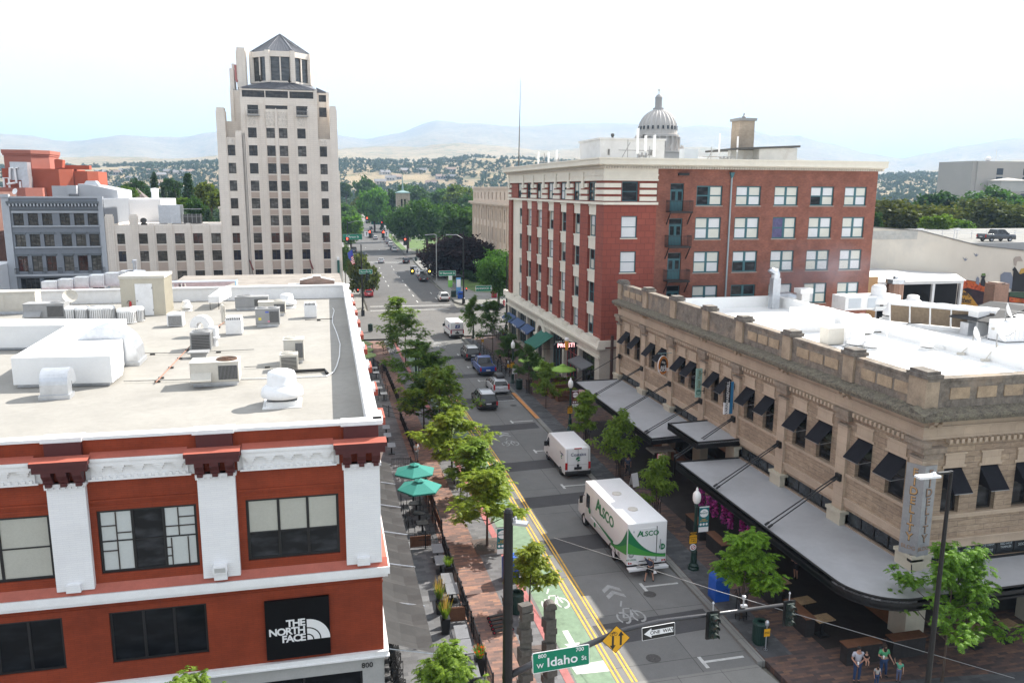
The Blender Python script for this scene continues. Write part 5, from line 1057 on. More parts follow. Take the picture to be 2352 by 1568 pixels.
wy=[(70.3,69.05),(67.85,66.6),(64.45,63.25),(62.1,60.9),(58.55,57.3),(56.65,55.4),(52.85,51.75),(51.05,49.95),(48.05,46.8),(45.65,44.4),(42.2,40.85),(39.75,38.4),(36.2,34.95),(33.8,32.45)]
pier=[71.6,65.5,59.7,54.05,49.0,43.25,37.25,31.6]
V=lambda y:FN-y
ops=[(V(a),V(b),6.8,9.05)for a,b in wy];cl=[(V(a)+.6,V(b)-.6,4.2 if i<3 else 3.9,4.95 if i<3 else 4.75)for i,(a,b)in enumerate(zip(pier,pier[1:]))if i!=3]
m=MB();wall(m,(FX,FN),(0,-1),FN-FS,3.6,10.4,ops+cl,.35)
sxw=[29.3+2.12*i for i in range(8)];sops=[(x-FX,x+1.06-FX,6.45,8.8)for x in sxw];scl=[(28.85-FX+i*7.4,28.85-FX+i*7.4+6.5,3.85,4.6)for i in range(2)]
wall(m,(FX,FS),(1,0),17,3.6,10.4,sops+scl,.35);m.quad((44.9,FS,0),(44.9,FN,0),(44.9,FN,11),(44.9,FS,11));m.quad((44.9,FN,0),(FX,FN,0),(FX,FN,11.6),(44.9,FN,11.6));m.build('wall',SST,fd,fix=False)
m=MB()
for y in pier:m.box(FX-.18,y-.42,4.6,FX+.05,y+.42,9.4)
for i in range(3):x=FX+.0+i*7.4;m.box(x,FS-.18,4.6,x+.85,FS+.05,9.4)
m.box(FX-.1,FS-.1,10.35,FX+.3,FN,11.4);m.box(FX+.3,FS-.1,10.35,44.9,FS+.3,11.4)
m.box(FX-.16,FS-.16,10.85,FX-.1,FN,11.0);m.box(FX-.1,FS-.16,10.85,44.9,FS-.1,11.0)
m.box(FX-.06,FS,4.92,FX+.1,FN,5.3);m.box(FX-.12,FS,5.3,FX+.1,FN,5.42);m.box(FX-.1,FS,6.62,FX+.1,FN,6.78);m.box(FX,FS-.06,4.6,44.9,FS+.1,5.0);m.box(FX,FS-.12,5.0,44.9,FS+.1,5.12);m.box(FX,FS-.1,6.2,44.9,FS+.1,6.42)
for a,b in wy:m.box(FX-.07,b-.14,9.06,FX+.02,a+.14,9.2);m.box(FX-.07,b-.02,9.2,FX+.02,a+.02,9.75);m.box(FX-.1,b-.12,9.75,FX+.02,a+.12,9.84)
for x in sxw:m.box(x-.14,FS-.07,8.81,x+1.2,FS+.02,8.95);m.box(x-.02,FS-.07,8.95,x+1.08,FS+.02,9.5);m.box(x-.12,FS-.1,9.5,x+1.18,FS+.02,9.6)
m.build('smooth_stone',SMO,fd)
m=MB()
for y in pier:m.box(FX-.3,y-.55,9.75,FX+.05,y+.55,10.1);m.box(FX-.4,y-.65,10.1,FX+.05,y+.65,10.35);m.box(FX-.24,y-.48,9.4,FX+.05,y+.48,9.5)
pieces(m,'capital',SSIL,fd,18);m=MB()
for i in range(3):x=FX+i*7.4;m.box(x-.1,FS-.3,9.4,x+1,FS+.05,9.75);m.box(x-.2,FS-.4,9.75,x+1.1,FS+.05,10.0)
pieces(m,'capital',SSIL,fd,12)
m=MB()
for a,b in zip(pier,pier[1:]):
 n=int((a-b-1.5)/.34)
 for i in range(n):y=b+.75+(a-b-1.5)*(i+.25)/n;m.box(FX-.3,y,10.12,FX+.0,y+.17,10.34)
for i in range(2):
 for j in range(18):x=FX+i*7.4+1.3+j*.335;m.box(x,FS-.3,10.12,x+.17,FS,10.34)
for y in pier[:-1]:
 for s in(-.35,.15):m.prism([(FX-.55,11.4),(FX-.5,11.2),(FX-.3,11.15),(FX-.2,10.95),(FX+.0,10.95),(FX,11.4)],y+s,y+s+.22,'y')
for i in range(3):
 for s in(.1,.55):x=FX+i*7.4+s;m.prism([(FS-.55,11.4),(FS-.5,11.2),(FS-.3,11.15),(FS-.2,10.95),(FS,10.95),(FS,11.4)],x,x+.22,'x')
m.build('dentils',SMO,fd)
m=MB()
m.prism([(FX-.75,11.42),(FX-.8,11.6),(FX-.78,11.72),(FX+.3,11.98),(FX+.3,11.42)],FS-.75,FN,'y');m.prism([(FS-.75,11.42),(FS-.8,11.6),(FS-.78,11.72),(FS+.3,11.98),(FS+.3,11.42)],FX-.72,44.9,'x')
m.build('cornice',LICH,fd)
m=MB();m.box(FX-.05,FS-.05,11.7,FX+.4,FN,13.2);m.box(FX+.4,FS-.05,11.7,44.9,FS+.4,13.2)
m.box(FX-.12,FS-.12,13.2,FX+.46,FN,13.34);m.box(FX+.46,FS-.12,13.2,44.9,FS+.46,13.34)
m.build('parapet',WST,fd)
m=MB()
for a,b in zip(pier,pier[1:]):
 n=3
 if a>66 or 43.5>a>36 or a<38 or a<50 and a>48.5:
  for i in range(n):
   y0,y1=b+.9+(a-b-1.8)*i/n+.1,b+.9+(a-b-1.8)*(i+1)/n-.1;m.box(FX-.1,y0,12.3,FX,y1,12.85)
for i in range(2):
 for j in range(4):x=FX+1.2+i*7.4+j*1.55;m.box(x,FS-.1,12.3,x+1.1,FS,12.85)
pieces(m,'parapet_panel',M('parapet_panel_stone',(.4,.3,.2),.9,.25,1.5,dirt=(.15,.12,.1),dirt_amt=.7),fd,6)
for y in pier[:-1]+[32.0]:
 m=MB();w_=.45 if y>33 else.6;m.box(FX-.2,y-w_,11.9,FX+.55,y+w_,13.35);m.build('parapet_post',M('post_stone',(.38,.295,.21),.9,.2,1.2,dirt=(.13,.11,.09),dirt_amt=.8),fd)
 m=MB();m.box(FX-.3,y-w_-.1,13.35,FX+.65,y+w_+.1,13.55);m.box(FX-.2,y-w_,13.55,FX+.55,y+w_,13.7);m.build('parapet_cap',M('cap_stone',(.16,.14,.12),.9,.4,2,dirt=(.35,.32,.27),dirt_amt=.6),fd)
m=MB();m.box(FX+.4,FS+.4,10.55,44.4,FN-.35,10.7);m.box(FX+.41,FN-.35,10.7,44.4,FN,11.75);m.box(FX+.401,FS+.4,10.7,FX+.47,FN-.35,13.15);m.box(44.4,FS+.4,10.55,44.9,FN,11.7);m.build('roof',WMEM,fd)
CLG=[glass('clerestory_glass',(.02,.023,.026),.5,.1,.5,(.1,.12,.13))]
for n,o in enumerate(ops):window(fd,(FX,FN),(0,-1),*o,BRNZ,[GLS],.3,1,2,.09,.06,sill=SSIL)
for o in cl:window(fd,(FX,FN),(0,-1),*o,BLK,CLG,.2,4,1,.05,.03,name='clerestory')
for o in sops:window(fd,(FX,FS),(1,0),*o,BRNZ,[GLS],.3,1,2,.09,.06,sill=SSIL)
scw=[window(fd,(FX,FS),(1,0),*o,BLK,CLG,.2,6,1,.05,.03,name='clerestory')for o in scl]
OFFW=flat('window_lettering',(.45,.5,.5),.6)
for i,rows_ in enumerate(((('PIES',.16,-.12),),(('SUNDAY',.13,.2),('BRUNCH',.2,0)),(('SPIRITS',.2,.06),),(('ICE CREAM',.12,.2),('TACOS',.16,-.1)),(('RED HOT',.15,.18),('TAMALES',.14,0)),(('SODAS',.18,.05),))):
 for s_,z_,dz in rows_:text('lettering',s_,z_*1.15,OFFW,scw[0],(-2.7+i*1.08,.02,.36+dz),(R_(90),0,0),.002,.01)
for a,b in wy:
 m=MB();t,q=9.02,.92;x=FX+.1
 m.add([(x,a,t),(x,b,t),(x-q,b,t-1.0),(x-q,a,t-1.0)],((0,1,2,3),));m.add([(x,a,t),(x-q,a,t-1.0),(x+.05,a,t-.9)],((0,1,2),));m.add([(x-q,b-.0,t-1.0),(x-q,a,t-1.0),(x-q+.01,a,t-1.06),(x-q+.01,b,t-1.06)],((0,1,2,3),));aw=m.build('window_awning',CANV,fd,fix=False)
 m=MB();m.cyl((x-q+.02,a,t-1.04),(x-q+.02,b,t-1.04),.02,n=5);m.cyl((x,b,t-.95),(x-q+.02,b,t-1.04),.015,n=4);m.build('awning_bar',GRY,aw)
for x0 in sxw:
 m=MB();t,q=8.77,.92;y=FS+.1;a,b=x0,x0+1.06
 m.add([(a,y,t),(b,y,t),(b,y-q,t-1.0),(a,y-q,t-1.0)],((0,3,2,1),));m.add([(a,y,t),(a,y-q,t-1.0),(a,y+.05,t-.9)],((0,1,2),));aw=m.build('window_awning',CANV,fd,fix=False);m=MB();m.cyl((a,y-q+.02,t-1.03),(b,y-q+.02,t-1.03),.02,n=5);m.build('awning_bar',GRY,aw)
m=MB()
for y in pier:m.box(FX-.35,y-.6,0,FX+.3,y+.6,4.55);m.box(FX-.42,y-.66,4.45,FX+.3,y+.66,4.62)
for i in range(3):x=FX-.3+i*7.4;m.box(x,FS-.35,0,x+1.2,FS+.3,4.55);m.box(x-.06,FS-.42,4.45,x+1.26,FS+.3,4.62)
m.build('pier',PALE,fd)
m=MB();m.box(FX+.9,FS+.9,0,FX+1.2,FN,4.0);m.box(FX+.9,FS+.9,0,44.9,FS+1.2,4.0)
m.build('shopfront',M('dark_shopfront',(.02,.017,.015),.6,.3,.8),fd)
m=MB()
for a,b in zip(pier,pier[1:]):m.box(FX-.05,b+.6,.15,FX+.2,a-.6,.95);m.box(FX-.12,b+.6,.95,FX+.25,a-.6,1.05)
m.build('bar_counter',M('stained_oak',(.16,.07,.03),.6,.25,1.2),fd)
m=MB()
for a,b in zip(pier,pier[1:]):m.box(FX+.3,b+.6,.2,FX+.34,a-.6,3.8)
m.build('shop_glass',GLS2,fd)
CANO=M('grey_canopy_top',(.36,.36,.37),.55,.06,.35,fine=3,dirt=(.24,.24,.24),dirt_amt=.5)
def canopy(label,pts,z,name='canopy',lip=.42):
 o=bld(name,label,'canopy',(pts[0][0],pts[0][1],z));m=MB();m.prism(pts,z-.1,z,'z');m.build('top',CANO,o)
 m=MB();n=len(pts)
 for i in range(n):
  (a,b),(c_,d)=pts[i],pts[(i+1)%n]
  if abs(a-FX)<.5 and abs(c_-FX)<.5:continue
  e=Vector((c_-a,d-b,0));q=Vector((e.y,-e.x,0)).normalized()*.1
  for z0,z1,k_ in((z-lip,z+.05,1),(z-lip+.1,z-lip+.2,1.6),(z+.0,z+.06,1.5)):
   m.add([(a,b,z0),(c_,d,z0),(c_,d,z1),(a,b,z1)]+[(p[0]+q.x*k_,p[1]+q.y*k_,zz)for p,zz in(((a,b),z0),((c_,d),z0),((c_,d),z1),((a,b),z1))],((0,1,2,3),(5,4,7,6),(3,2,6,7),(1,0,4,5),(0,3,7,4),(2,1,5,6)))
 m.build('edge_beam',BLK,o);return o
canopy('north canopy of the stone building, flat grey top and black edge',[(FX-.0,71.2),(FX,53.0),(23.15,52.6),(23.15,71.2)],4.15)
canopy('small raised grey canopy over the doorway between the longer ones',[(FX,53.2),(FX,48.3),(24.6,48.2),(24.6,53.0)],5.15)
arc=[(23.25+2.6-2.6*math.cos(t*math.pi/20),31.1-2.6*math.sin(t*math.pi/20))for t in range(11)]
canopy('long grey canopy wrapping around the street corner',[(FX,48.4),(FX,FS),(75,FS),(75,28.5)]+[(x,y)for x,y in reversed(arc)]+[(23.25,48.5)],3.82,lip=.5)
def rod(label,y,x1,z1,two=True,yb=0):
 o=bld('canopy_tie',label,'tie rod',(FX-.2,y,6.4),group='canopy tie rods');m=MB();m.box(FX-.32,y-.22,6.25,FX-.18,y+.22,6.65);m.build('wall_plate',BLK,o)
 for s in((-.17,.17)if two else(0,)):
  m=MB();A_,B_=Vector((FX-.35,y+s*.6,6.45)),Vector((x1,y+yb+s,z1));m.cyl(A_,B_,.035,n=6);m.cyl(A_,A_.lerp(B_,.07),.06,n=6);m.cyl(B_.lerp(A_,.06),B_,.07,n=6);m.build('rod',BLK,o)
for n,(y,lab,x1,z1,tw_)in enumerate(((71.0,'northernmost single tie rod at the alley end of the north canopy',23.3,4.25,False),(65.5,'pair of tie rods over the north canopy, near its far end',23.3,4.25,True),(59.6,'pair of tie rods over the north canopy, near the green sign',23.3,4.25,True),(54.0,'pair of tie rods at the near end of the north canopy',23.3,4.25,True),(49.0,'pair of tie rods where the raised doorway canopy ends',23.4,3.95,True),(43.2,'pair of tie rods over the corner canopy, farther from the corner',23.4,3.95,True),(37.2,'pair of tie rods over the corner canopy, nearest the corner',23.4,3.95,True))):rod(lab,y,x1,z1,tw_)
sg=bld('hanging_sign','oval orange pub sign with black centre reading ALE HOUSE','sign',(27.06,59.5,6));yy=59.5;cx,cz=27.02,8.05
ov=lambda rx,rz:[(cx+rx*math.cos(t*math.pi/16),cz+rz*math.sin(t*math.pi/16))for t in range(32)]
m=MB();m.prism(ov(.46,.8),yy,yy+.1,'y');m.build('rim',WHT,sg);m=MB();m.prism(ov(.44,.775),yy-.012,yy,'y');m.build('panel',M('sign_orange',(.42,.14,.02),.5,.15,2),sg);m=MB();m.prism(ov(.29,.56),yy-.02,yy-.012,'y');m.build('dark_oval',BLK,sg)
for s_,z in(('ALE',7.9),('HOUSE',7.66)):text('lettering',s_,.32,WL,sg,(cx,yy-.03,z),(R_(90),R_(-6),0),.006,.02,.95)
for dx,dz in((-.08,8.22),(.08,8.16)):m=MB();m.lathe([(.02,0),(.1,.06),(.06,.16),(.02,.2)],(cx+dx,yy-.03,dz),8);m.build('figure',flat('sign_grey',(.3,.28,.25)),sg)
m=MB();m.cyl((FX,yy,9.05),(26.5,yy,9.05),.03,n=6)
for x in(26.8,27.25):m.cyl((x,yy,9.05),(x,yy,8.75),.015,n=4)
m.cyl((FX-.02,yy,9.05),(FX-.12,yy,9.05),.16,n=10);m.build('bracket',VER,sg)
sg=bld('hanging_sign','pale green vertical sign with script lettering and a round emblem','sign',(27.2,53.6,5.6));yy=53.6;m=MB();m.box(27.02,yy,6.85,27.5,yy+.1,9.05);m.build('panel',M('pale_green',(.27,.42,.36),.6,.06,1),sg);text('lettering','Sage Yoga',.34,flat('olive_ink',(.16,.16,.07)),sg,(27.26,yy-.01,8.2),(R_(90),R_(-90),0),.004,.008,1.,shear=.3)
m=MB();m.lathe([(.17,0),(.21,.01)],(0,0,0),20);m.poly([(.16*math.cos(t*.3491),.16*math.sin(t*.3491),.004)for t in range(9)]+[(-.08,.02,.004),(.03,.05,.004)]);e_=m.build('emblem',flat('dark_green_ink',(.03,.13,.1)),sg,(27.26,yy-.01,7.25));e_.rotation_euler=(R_(90),0,0)
sg2=bld('hanging_sign','black white and blue vertical sign reading VARIN WARDWELL','sign',(27.3,49.1,5.5));y2=49.1;m=MB();m.box(27.0,y2,7.62,27.4,y2+.1,9.08);m.build('black_panel',BLK,sg2);m=MB();m.box(26.95,y2,6.8,27.36,y2+.1,7.62);m.build('white_panel',WHT,sg2);m=MB();m.box(27.4,y2,6.8,27.62,y2+.1,9.08);m.build('blue_panel',flat('sign_blue',(.02,.16,.33)),sg2)
text('lettering','WARDWELL',.285,WL,sg2,(27.2,y2-.01,8.35),(R_(90),R_(-90),0),.004,.012);text('lettering','VARIN',.28,flat('black_ink2',(.02,.02,.025)),sg2,(27.16,y2-.01,7.2),(R_(90),R_(-90),0),.004,.004)
for par,y_ in((sg,yy),(sg2,y2)):
 for z in(7.3,8.7):m=MB();m.box(27.5 if par==sg else 27.62,y_+.03,z,FX-.05,y_+.07,z+.05);m.box(27.7,y_+.02,z-.2,27.75,y_+.08,z+.25);m.build('bracket',BLK,par)
sg=bld('corner_sign','tall folded metal corner sign reading FIDELITY BLDG in gold letters','sign',(27.6,31.2,4.5));SM=M('dull_sheet_metal',(.33,.34,.35),.45,.12,2,metal=.5,fine=7)
m=MB();e0,e1,e2=(27.33,31.72),(27.72,30.93),(28.46,31.03)
m.prism([e0,e1,e2,(28.45,31.08),(27.75,31.0),(27.38,31.75)],4.6,9.2,'z');m.build('panel',SM,sg)
GLD=M('sign_gold',(.5,.3,.13),.5,.2,4)
for(a,b),ang in(((e0,e1),math.atan2(e1[1]-e0[1],e1[0]-e0[0])),((e1,e2),math.atan2(e2[1]-e1[1],e2[0]-e1[0]))):
 c_=Vector(((a[0]+b[0])/2,(a[1]+b[1])/2,0));n_=Vector((b[1]-a[1],-(b[0]-a[0]),0)).normalized()
 for i,ch in enumerate('FIDELITY'):
  p=c_+n_*.012+Vector((0,0,8.8-i*.47));text('lettering',ch,.56,BLK,sg,tuple(p+Vector((0,0,-.02))),(R_(90),0,ang),.002,.035);text('lettering',ch,.54,GLD if a==e0 else M('faded_gold',(.3,.2,.14),.6,.2,4),sg,tuple(p+n_*.006),(R_(90),0,ang),.002,.012)
 p=c_+n_*.012+Vector((0,0,4.98));text('lettering','BLDG',.29,M('faded_gold',(.3,.2,.14),.6,.2,4),sg,tuple(p),(R_(90),0,ang),.002,.01,.95)
m=MB();m.box(27.5,31.0,4.3,28.2,31.3,4.6);m.cyl((27.3,30.4,2.3),(27.6,31.1,4.4),.03,n=6);m.build('bracket',BLK,sg)
zf=10.7;fr=lambda x,y,z=10.7:G('r1',x,y,z=z)
def boxthing(name,label,cat,p,parts,grp=None,rz=0):
 o=thing(name,label,cat,(p.x,p.y,p.z),rz,grp)
 for nm,mt,bxs in parts:
  m=MB()
  for b in bxs:m.box(*b)
  m.build(nm,mt,o)
 return o
p=fr(590,228);o=thing('curved_duct','tall silver gooseneck stack with a curled top at the back of the white roof','duct',(p.x,p.y,zf));m=MB();m.box(-.4,-.35,0,.4,.35,3.0);m.box(-.44,-.39,1.2,.44,.39,1.28);m.lathe([(.4,0),(.4,3)],(0,0,0),4);m.v=m.v[:16];m.f=m.f[:12];m.mi=m.mi[:12]
m.tube([(0,0,2.9),(0,0,3.4),(-.12,0,3.65),(-.35,0,3.7),(-.5,0,3.5)],.42,8);m.build('duct',GAL,o)
o=thing('duct','silver twisted duct run behind the gooseneck stack','duct',tuple(fr(680,190)));m=MB();m.tube([(-1.2,0,.6),(0,0,.7),(1.2,.2,.4),(2.6,.2,.9)],.5,8);m.build('duct',GAL,o)
boxthing('vent_box','white capped box vent on the low white ridge','roof vent',fr(795,190,11),[('casing',WMEM,[(-.45,-.45,0,.45,.45,1.0)]),('cap',WMET,[(-.7,-.6,1.0,.7,.6,1.5)])])
boxthing('rooftop_unit','long white panelled air handler behind the round exhaust fans','air conditioner',fr(770,400),[('casing',WMET,[(0,0,.2,3.2,1.6,1.9)]),('panel',WMET,[(.15,-.02,.4,1.0,0,1.7),(1.2,-.02,.4,2.0,0,1.7),(2.2,-.02,.4,3.0,0,1.7)]),('curb',WMEM,[(.1,.1,0,3.1,1.5,.2)])],'white roof units')
boxthing('rooftop_unit','square beige roof unit on a tray before the white air handler','air conditioner',fr(1030,495),[('casing',BGE,[(-.7,0,.15,.6,1.1,1.35)]),('tray',GAL,[(-1.,-.3,0,1.3,1.3,.12)]),('cap',WMET,[(-.75,-.05,1.35,.65,1.15,1.5)])],'white roof units')
boxthing('rooftop_unit','tall white duct riser between the beige unit and the round fan','air conditioner',fr(1130,470),[('casing',WMET,[(-.4,0,0,.9,.8,2.1),(.9,.1,0,1.3,.7,1.6)])],'white roof units')
mushroom('tall round white exhaust fan on the white roof',off(fr(1240,440),0,.5),1.7,1.9);mushroom('low round white exhaust fan nearest the west parapet',off(fr(1190,510),0,.4),1.4,1.2);mushroom('small white domed fan beside the low round one',off(fr(1290,520),0,.3),1.1,.9);mushroom('stacked white cap vent alone on the white roof',off(fr(1690,522),0,.3),1.0,1.0);mushroom('small black capped vent on the white roof',off(fr(1735,450),0,.3),.9,.6,DGR)
o=thing('vent_pipe','thin white vent pipe standing on the white roof','pipe',tuple(fr(1378,520)));m=MB();m.cyl((0,0,0),(0,0,1.5),.06,n=8);m.lathe([(.12,1.4),(.1,1.55),(.02,1.56)],n=8);m.build('pipe',WMET,o)
def dish(label,p,r,h,tripod,rz,name='satellite_dish'):
 o=thing(name,label,'satellite dish',(p.x,p.y,p.z),rz,'roof satellite dishes');m=MB();m.lathe([(.02,0),(r*.5,r*.08),(r*.9,r*.3),(r,r*.4)],n=20);d=m.build('dish',WMET,o,(0,0,h));d.rotation_euler=(R_(68),0,R_(35));m=MB();m.cyl((0,0,0),(0,.08,h),.04,n=6);m.tube([(0,0,h-.1),(.3,-.5,h-.1),(.5,-.75,h+.15)],.025,5);m.build('mast',GRY,o)
 for i in range(3):
  a=i*2.1+.4;m=MB();q=(.7*math.cos(a),.7*math.sin(a));m.cyl((q[0],q[1],.1),(0,0,h*.62),.03,n=5);m.bx(q[0],q[1],.08,.5,.25,.16,0,a);m.build('foot',BGE,o)
dish('satellite dish on a ballasted stand, left of two near the parapet',fr(1985,560),.55,1.5,True,0);dish('satellite dish on a tall tripod, right of two near the parapet',fr(2150,600),.6,1.9,True,.4);dish('satellite dish beside the dark fabric roof',fr(2215,380,11),.7,1.5,True,.2)
for lab,x,y in(('low white skylight curb nearer the stacked vent',1830,500),('low white skylight curb under the satellite dish',2010,535)):boxthing('skylight',lab,'skylight',fr(x,y),[('curb',WMEM,[(-1.3,-.8,0,1.3,.8,.22)]),('dome',WMET,[(-1.15,-.65,.22,1.15,.65,.34)])],'roof skylights')
pipe('gas_pipe','black elbowed pipe crossing the bright white roof',[(fr(1285,405).x,fr(1285,405).y,zf+.1),(fr(1500,400).x,fr(1500,400).y,zf+.15),(fr(1530,375).x,fr(1530,375).y,zf+.5),(fr(1630,375).x,fr(1630,375).y,zf+.5)],.05,BLK,False)
o=bld('flat_roof_building','flat white roofed building east of the stone building','building',(60,50,0));m=MB();m.box(45.0,33,0,100,66,9.9);m.box(45,66,0,100,79,7);m.build('wall',WB,o);m=MB();m.box(45.02,33.1,9.9,99.9,65.9,10.1);m.box(45.02,66.1,7,99.9,78.9,7.1);m.build('roof',WMEM,o)
ac=thing('chiller_unit','long white chiller with five brown angled coil panels and fans on top','chiller',(50.2,62.4,10.1),R_(-52));m=MB();m.box(0,0,1.9,8.4,1.9,2.15)
for i in range(6):x=i*1.66;m.prism([(-.1,1.95),(.1,1.95),(.65,.3),(.45,.3)],x,x+.1,'x')
m.box(0,.3,0,8.4,1.6,.3);m.build('casing',WMET,ac)
for i in range(5):
 m=MB();x=i*1.66+.12;m.quad((x,-.05,1.9),(x+1.52,-.05,1.9),(x+1.52,.5,.35),(x,.5,.35));m.build('coil',M('brown_coil',(.2,.15,.1),.8,.2,4),ac)
 m=MB();lath_fan(m,x+.75,.95,2.18,.65,0,1);m.build('fan',[WMET,DGR],ac)
boxthing('rooftop_unit','long low white air handler in front of the round drum fan','air conditioner',fr(1090,250,10.1),[('casing',WMET,[(0,0,.1,6.5,2.2,1.5)]),('panel',M('pale_blue_metal',(.5,.54,.58)),[(.4,-.03,.3,1.8,0,1.3),(2.6,-.03,.3,4.0,0,1.3)])],'white roof units')
mushroom('large cream drum fan beside the orange panel wall',off(fr(1340,240,10.1),0,.5),2.1,2.6);mushroom('white ribbed drum fan left of the chiller',off(fr(1455,310,10.1),0,.5),1.9,1.7);mushroom('white capped fan behind the chiller',off(fr(1590,215,10.1),0,.5),1.8,1.2)
boxthing('duct','white square duct riser right of the chiller','duct',fr(2050,420,10.1),[('riser',WMET,[(-.5,0,0,.7,1.1,2.1)]),('flange',GAL,[(-.55,-.05,1.2,.75,1.15,1.28),(-1.3,.1,0,-.5,1.,1.1)])])
o=thing('duct','silver elbow duct bending into the white riser','duct',tuple(fr(2120,420,10.1)));m=MB();m.tube([(0,0,.6),(.3,0,1.0),(1,.2,1.1),(2.6,.5,1.0)],.55,10);m.build('duct',GAL,o)
boxthing('rooftop_unit','white ribbed roof unit at the east edge of the picture','air conditioner',fr(2290,470,10.1),[('casing',WMET,[(-1,0,.1,3,1.8,1.7)]),('panel',WMET,[(i*.4-.9,-.04,.3,i*.4-.62,0,1.5)for i in range(9)])],'white roof units')
for lab,x,y in(('dark fabric roof panel, nearer of two',2120,330),('dark fabric roof panel, farther of two',2230,285)):
 p=fr(x,y,11.5);o=thing('shade_canopy',lab,'canopy',(p.x,p.y,10.1),R_(8),'dark fabric roofs');m=MB();m.prism([(0,1.4),(3,2.1),(9,1.5),(9,1.4),(3,2.0),(0,1.3)],0,4,'y');m.build('fabric',M('black_fabric',(.03,.03,.032),.8,.25,2),o);m=MB()
 for q in range(3):m.cyl((q*4.2+.2,.2,0),(q*4.2+.2,.2,1.6),.06,n=5)
 m.build('frame',BLK,o)
BKC=brick('chimney_brick',(.3,.15,.1),(.24,.12,.085),(.3,.25,.2),.24,.09)
o=bld('brick_chimney','sooty round shouldered brick chimney with a metal cap before the carport','chimney',(66,80.5,0));c_=AY('n6',420,1370,y=80.5);m=MB();m.cyl((c_.x,80.5,0),(c_.x,80.5,11.6),.95,n=10);m.build('stack',BKC,o);m=MB();m.lathe([(1.05,11.6),(1.05,12.1),(.3,12.15),(.3,12.4),(.02,12.5)],(c_.x,80.5,0),10);m.build('cap',GAL,o)
o=bld('brick_chimney','large square brick chimney with a broken rim before the mural','chimney',(84,85,0));a_,b_=AY('n6',1225,1400,y=84),AY('n6',1340,1400,y=84);zt=AY('n6',1290,1185,y=84).z;m=MB();m.box(a_.x,84,0,b_.x,85.6,zt);m.box(a_.x+.3,83.98,zt,a_.x+1.5,85.5,zt+.15);m.build('stack',BKC,o);m=MB();m.box(a_.x+1.0,83.9,zt-.06,b_.x-.2,84.02,zt-.0);m.build('rim',DGR,o)
o=bld('carport','open flat roofed carport with pale posts and a black interior','carport',(65,84,0));m=MB();m.box(65.4,84,10.95,78,99.5,11.3);m.add([(62,84,11.3),(78.2,83.8,11.3),(91,99.8,10.4),(62,99.8,12.2)],((0,1,2,3),));m.build('roof',M('pale_grey_roof',(.5,.5,.5),.7,.08,.5),o);m=MB()
for x in(65.6,69.0,73.6,77.7):m.box(x,84.1,5,x+.35,84.4,10.95)
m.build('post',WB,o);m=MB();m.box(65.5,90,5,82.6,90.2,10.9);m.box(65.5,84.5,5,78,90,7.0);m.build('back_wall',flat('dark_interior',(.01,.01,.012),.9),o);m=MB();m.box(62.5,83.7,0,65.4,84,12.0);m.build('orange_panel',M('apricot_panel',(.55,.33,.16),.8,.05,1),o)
gw=bld('parking_garage','cream parking garage with a long ramp wall and rooftop deck','building',(80,100,0));m=MB();m.prism([(56,0),(140,0),(140,12.9),(103,13.5),(94.7,14.3),(84.6,16.5),(76.6,17.05),(56,17.6)],100,100.5,'y');m.build('ramp_wall',M('cream_concrete',(.66,.6,.51),.85,.06,.25,dirt=(.42,.4,.37),dirt_amt=.6),gw)
m=MB();m.prism([(140,12.9),(103,13.5),(94.7,14.3),(84.6,16.5),(76.6,17.05),(56,17.6),(56,17.75),(76.6,17.2),(84.6,16.65),(94.7,14.45),(103,13.65),(140,13.05)],99.9,100.6,'y');m.build('coping',LCON,gw)
for i in range(16):pass
m=MB();m.box(62,99.95,15.4,84,100,16.6);m.build('block_patch',brick('old_block',(.5,.48,.44),(.42,.42,.4),(.52,.5,.46),.9,.42,.02),gw)
m=MB();m.quad((92,106.3,14.3),(160,106.3,14.3),(160,150,14.3),(92,150,14.3));m.quad((86,100.5,13.0),(160,100.5,13.0),(160,106,13.0),(86,106,13.0));m.build('deck',LCON,gw);m=MB();m.box(92,106,13.0,160,106.3,14.35);m.build('deck_wall',M('deck_grey',(.33,.33,.33),.8,.05,.5),gw)
m=MB()
for z in(15.1,15.55):m.box(92,117.9,z,160,118,z+.08)
for i in range(24):m.box(92+i*3,117.9,13,92.08+i*3,118,15.6)
m.build('railing',WHT,gw)
for x,lab in((92.4,'left'),(99.3,'right')):
 o=bld('deck_lamp','small white deck lamp above the ramp, %s of the two'%lab,'lamp',(x,110,13),group='garage deck lamps');m=MB();m.cyl((x,110,13),(x,110,16.2),.07,n=6);m.build('post',WHT,o);m=MB();m.box(x-.1,109.7,16.15,x+.9,110.2,16.4);m.build('head',WHT,o)
mu=bld('mural','wall mural of orange lava bands, dark hill and yellow slope','mural',(92,99.9,4));yy=99.97
def mp(name,pts,mat,d=0):m=MB();m.prism(pts,yy-.012-d,yy-d,'y');return m.build(name,mat,mu)
q6=lambda x,y:(lambda p:(p.x,p.z))(AY('n6',x,y,y=100.))
mp('dark_ground',[q6(*p)for p in((960,1125),(1010,1150),(1100,1165),(1180,1200),(1245,1215),(1300,1240),(1500,1280),(1500,1480),(920,1480),(940,1250))],M('mural_dark',(.035,.015,.02),.8,.4,1))
mp('lava_band',[q6(*p)for p in((965,1128),(1020,1155),(1100,1170),(1180,1205),(1240,1220),(1240,1265),(1180,1255),(1100,1235),(1020,1215),(955,1235))],M('mural_lava',(.42,.07,.02),.8,.9,1.6,fine=3,dirt=(.6,.2,.03),dirt_amt=.9),.012)
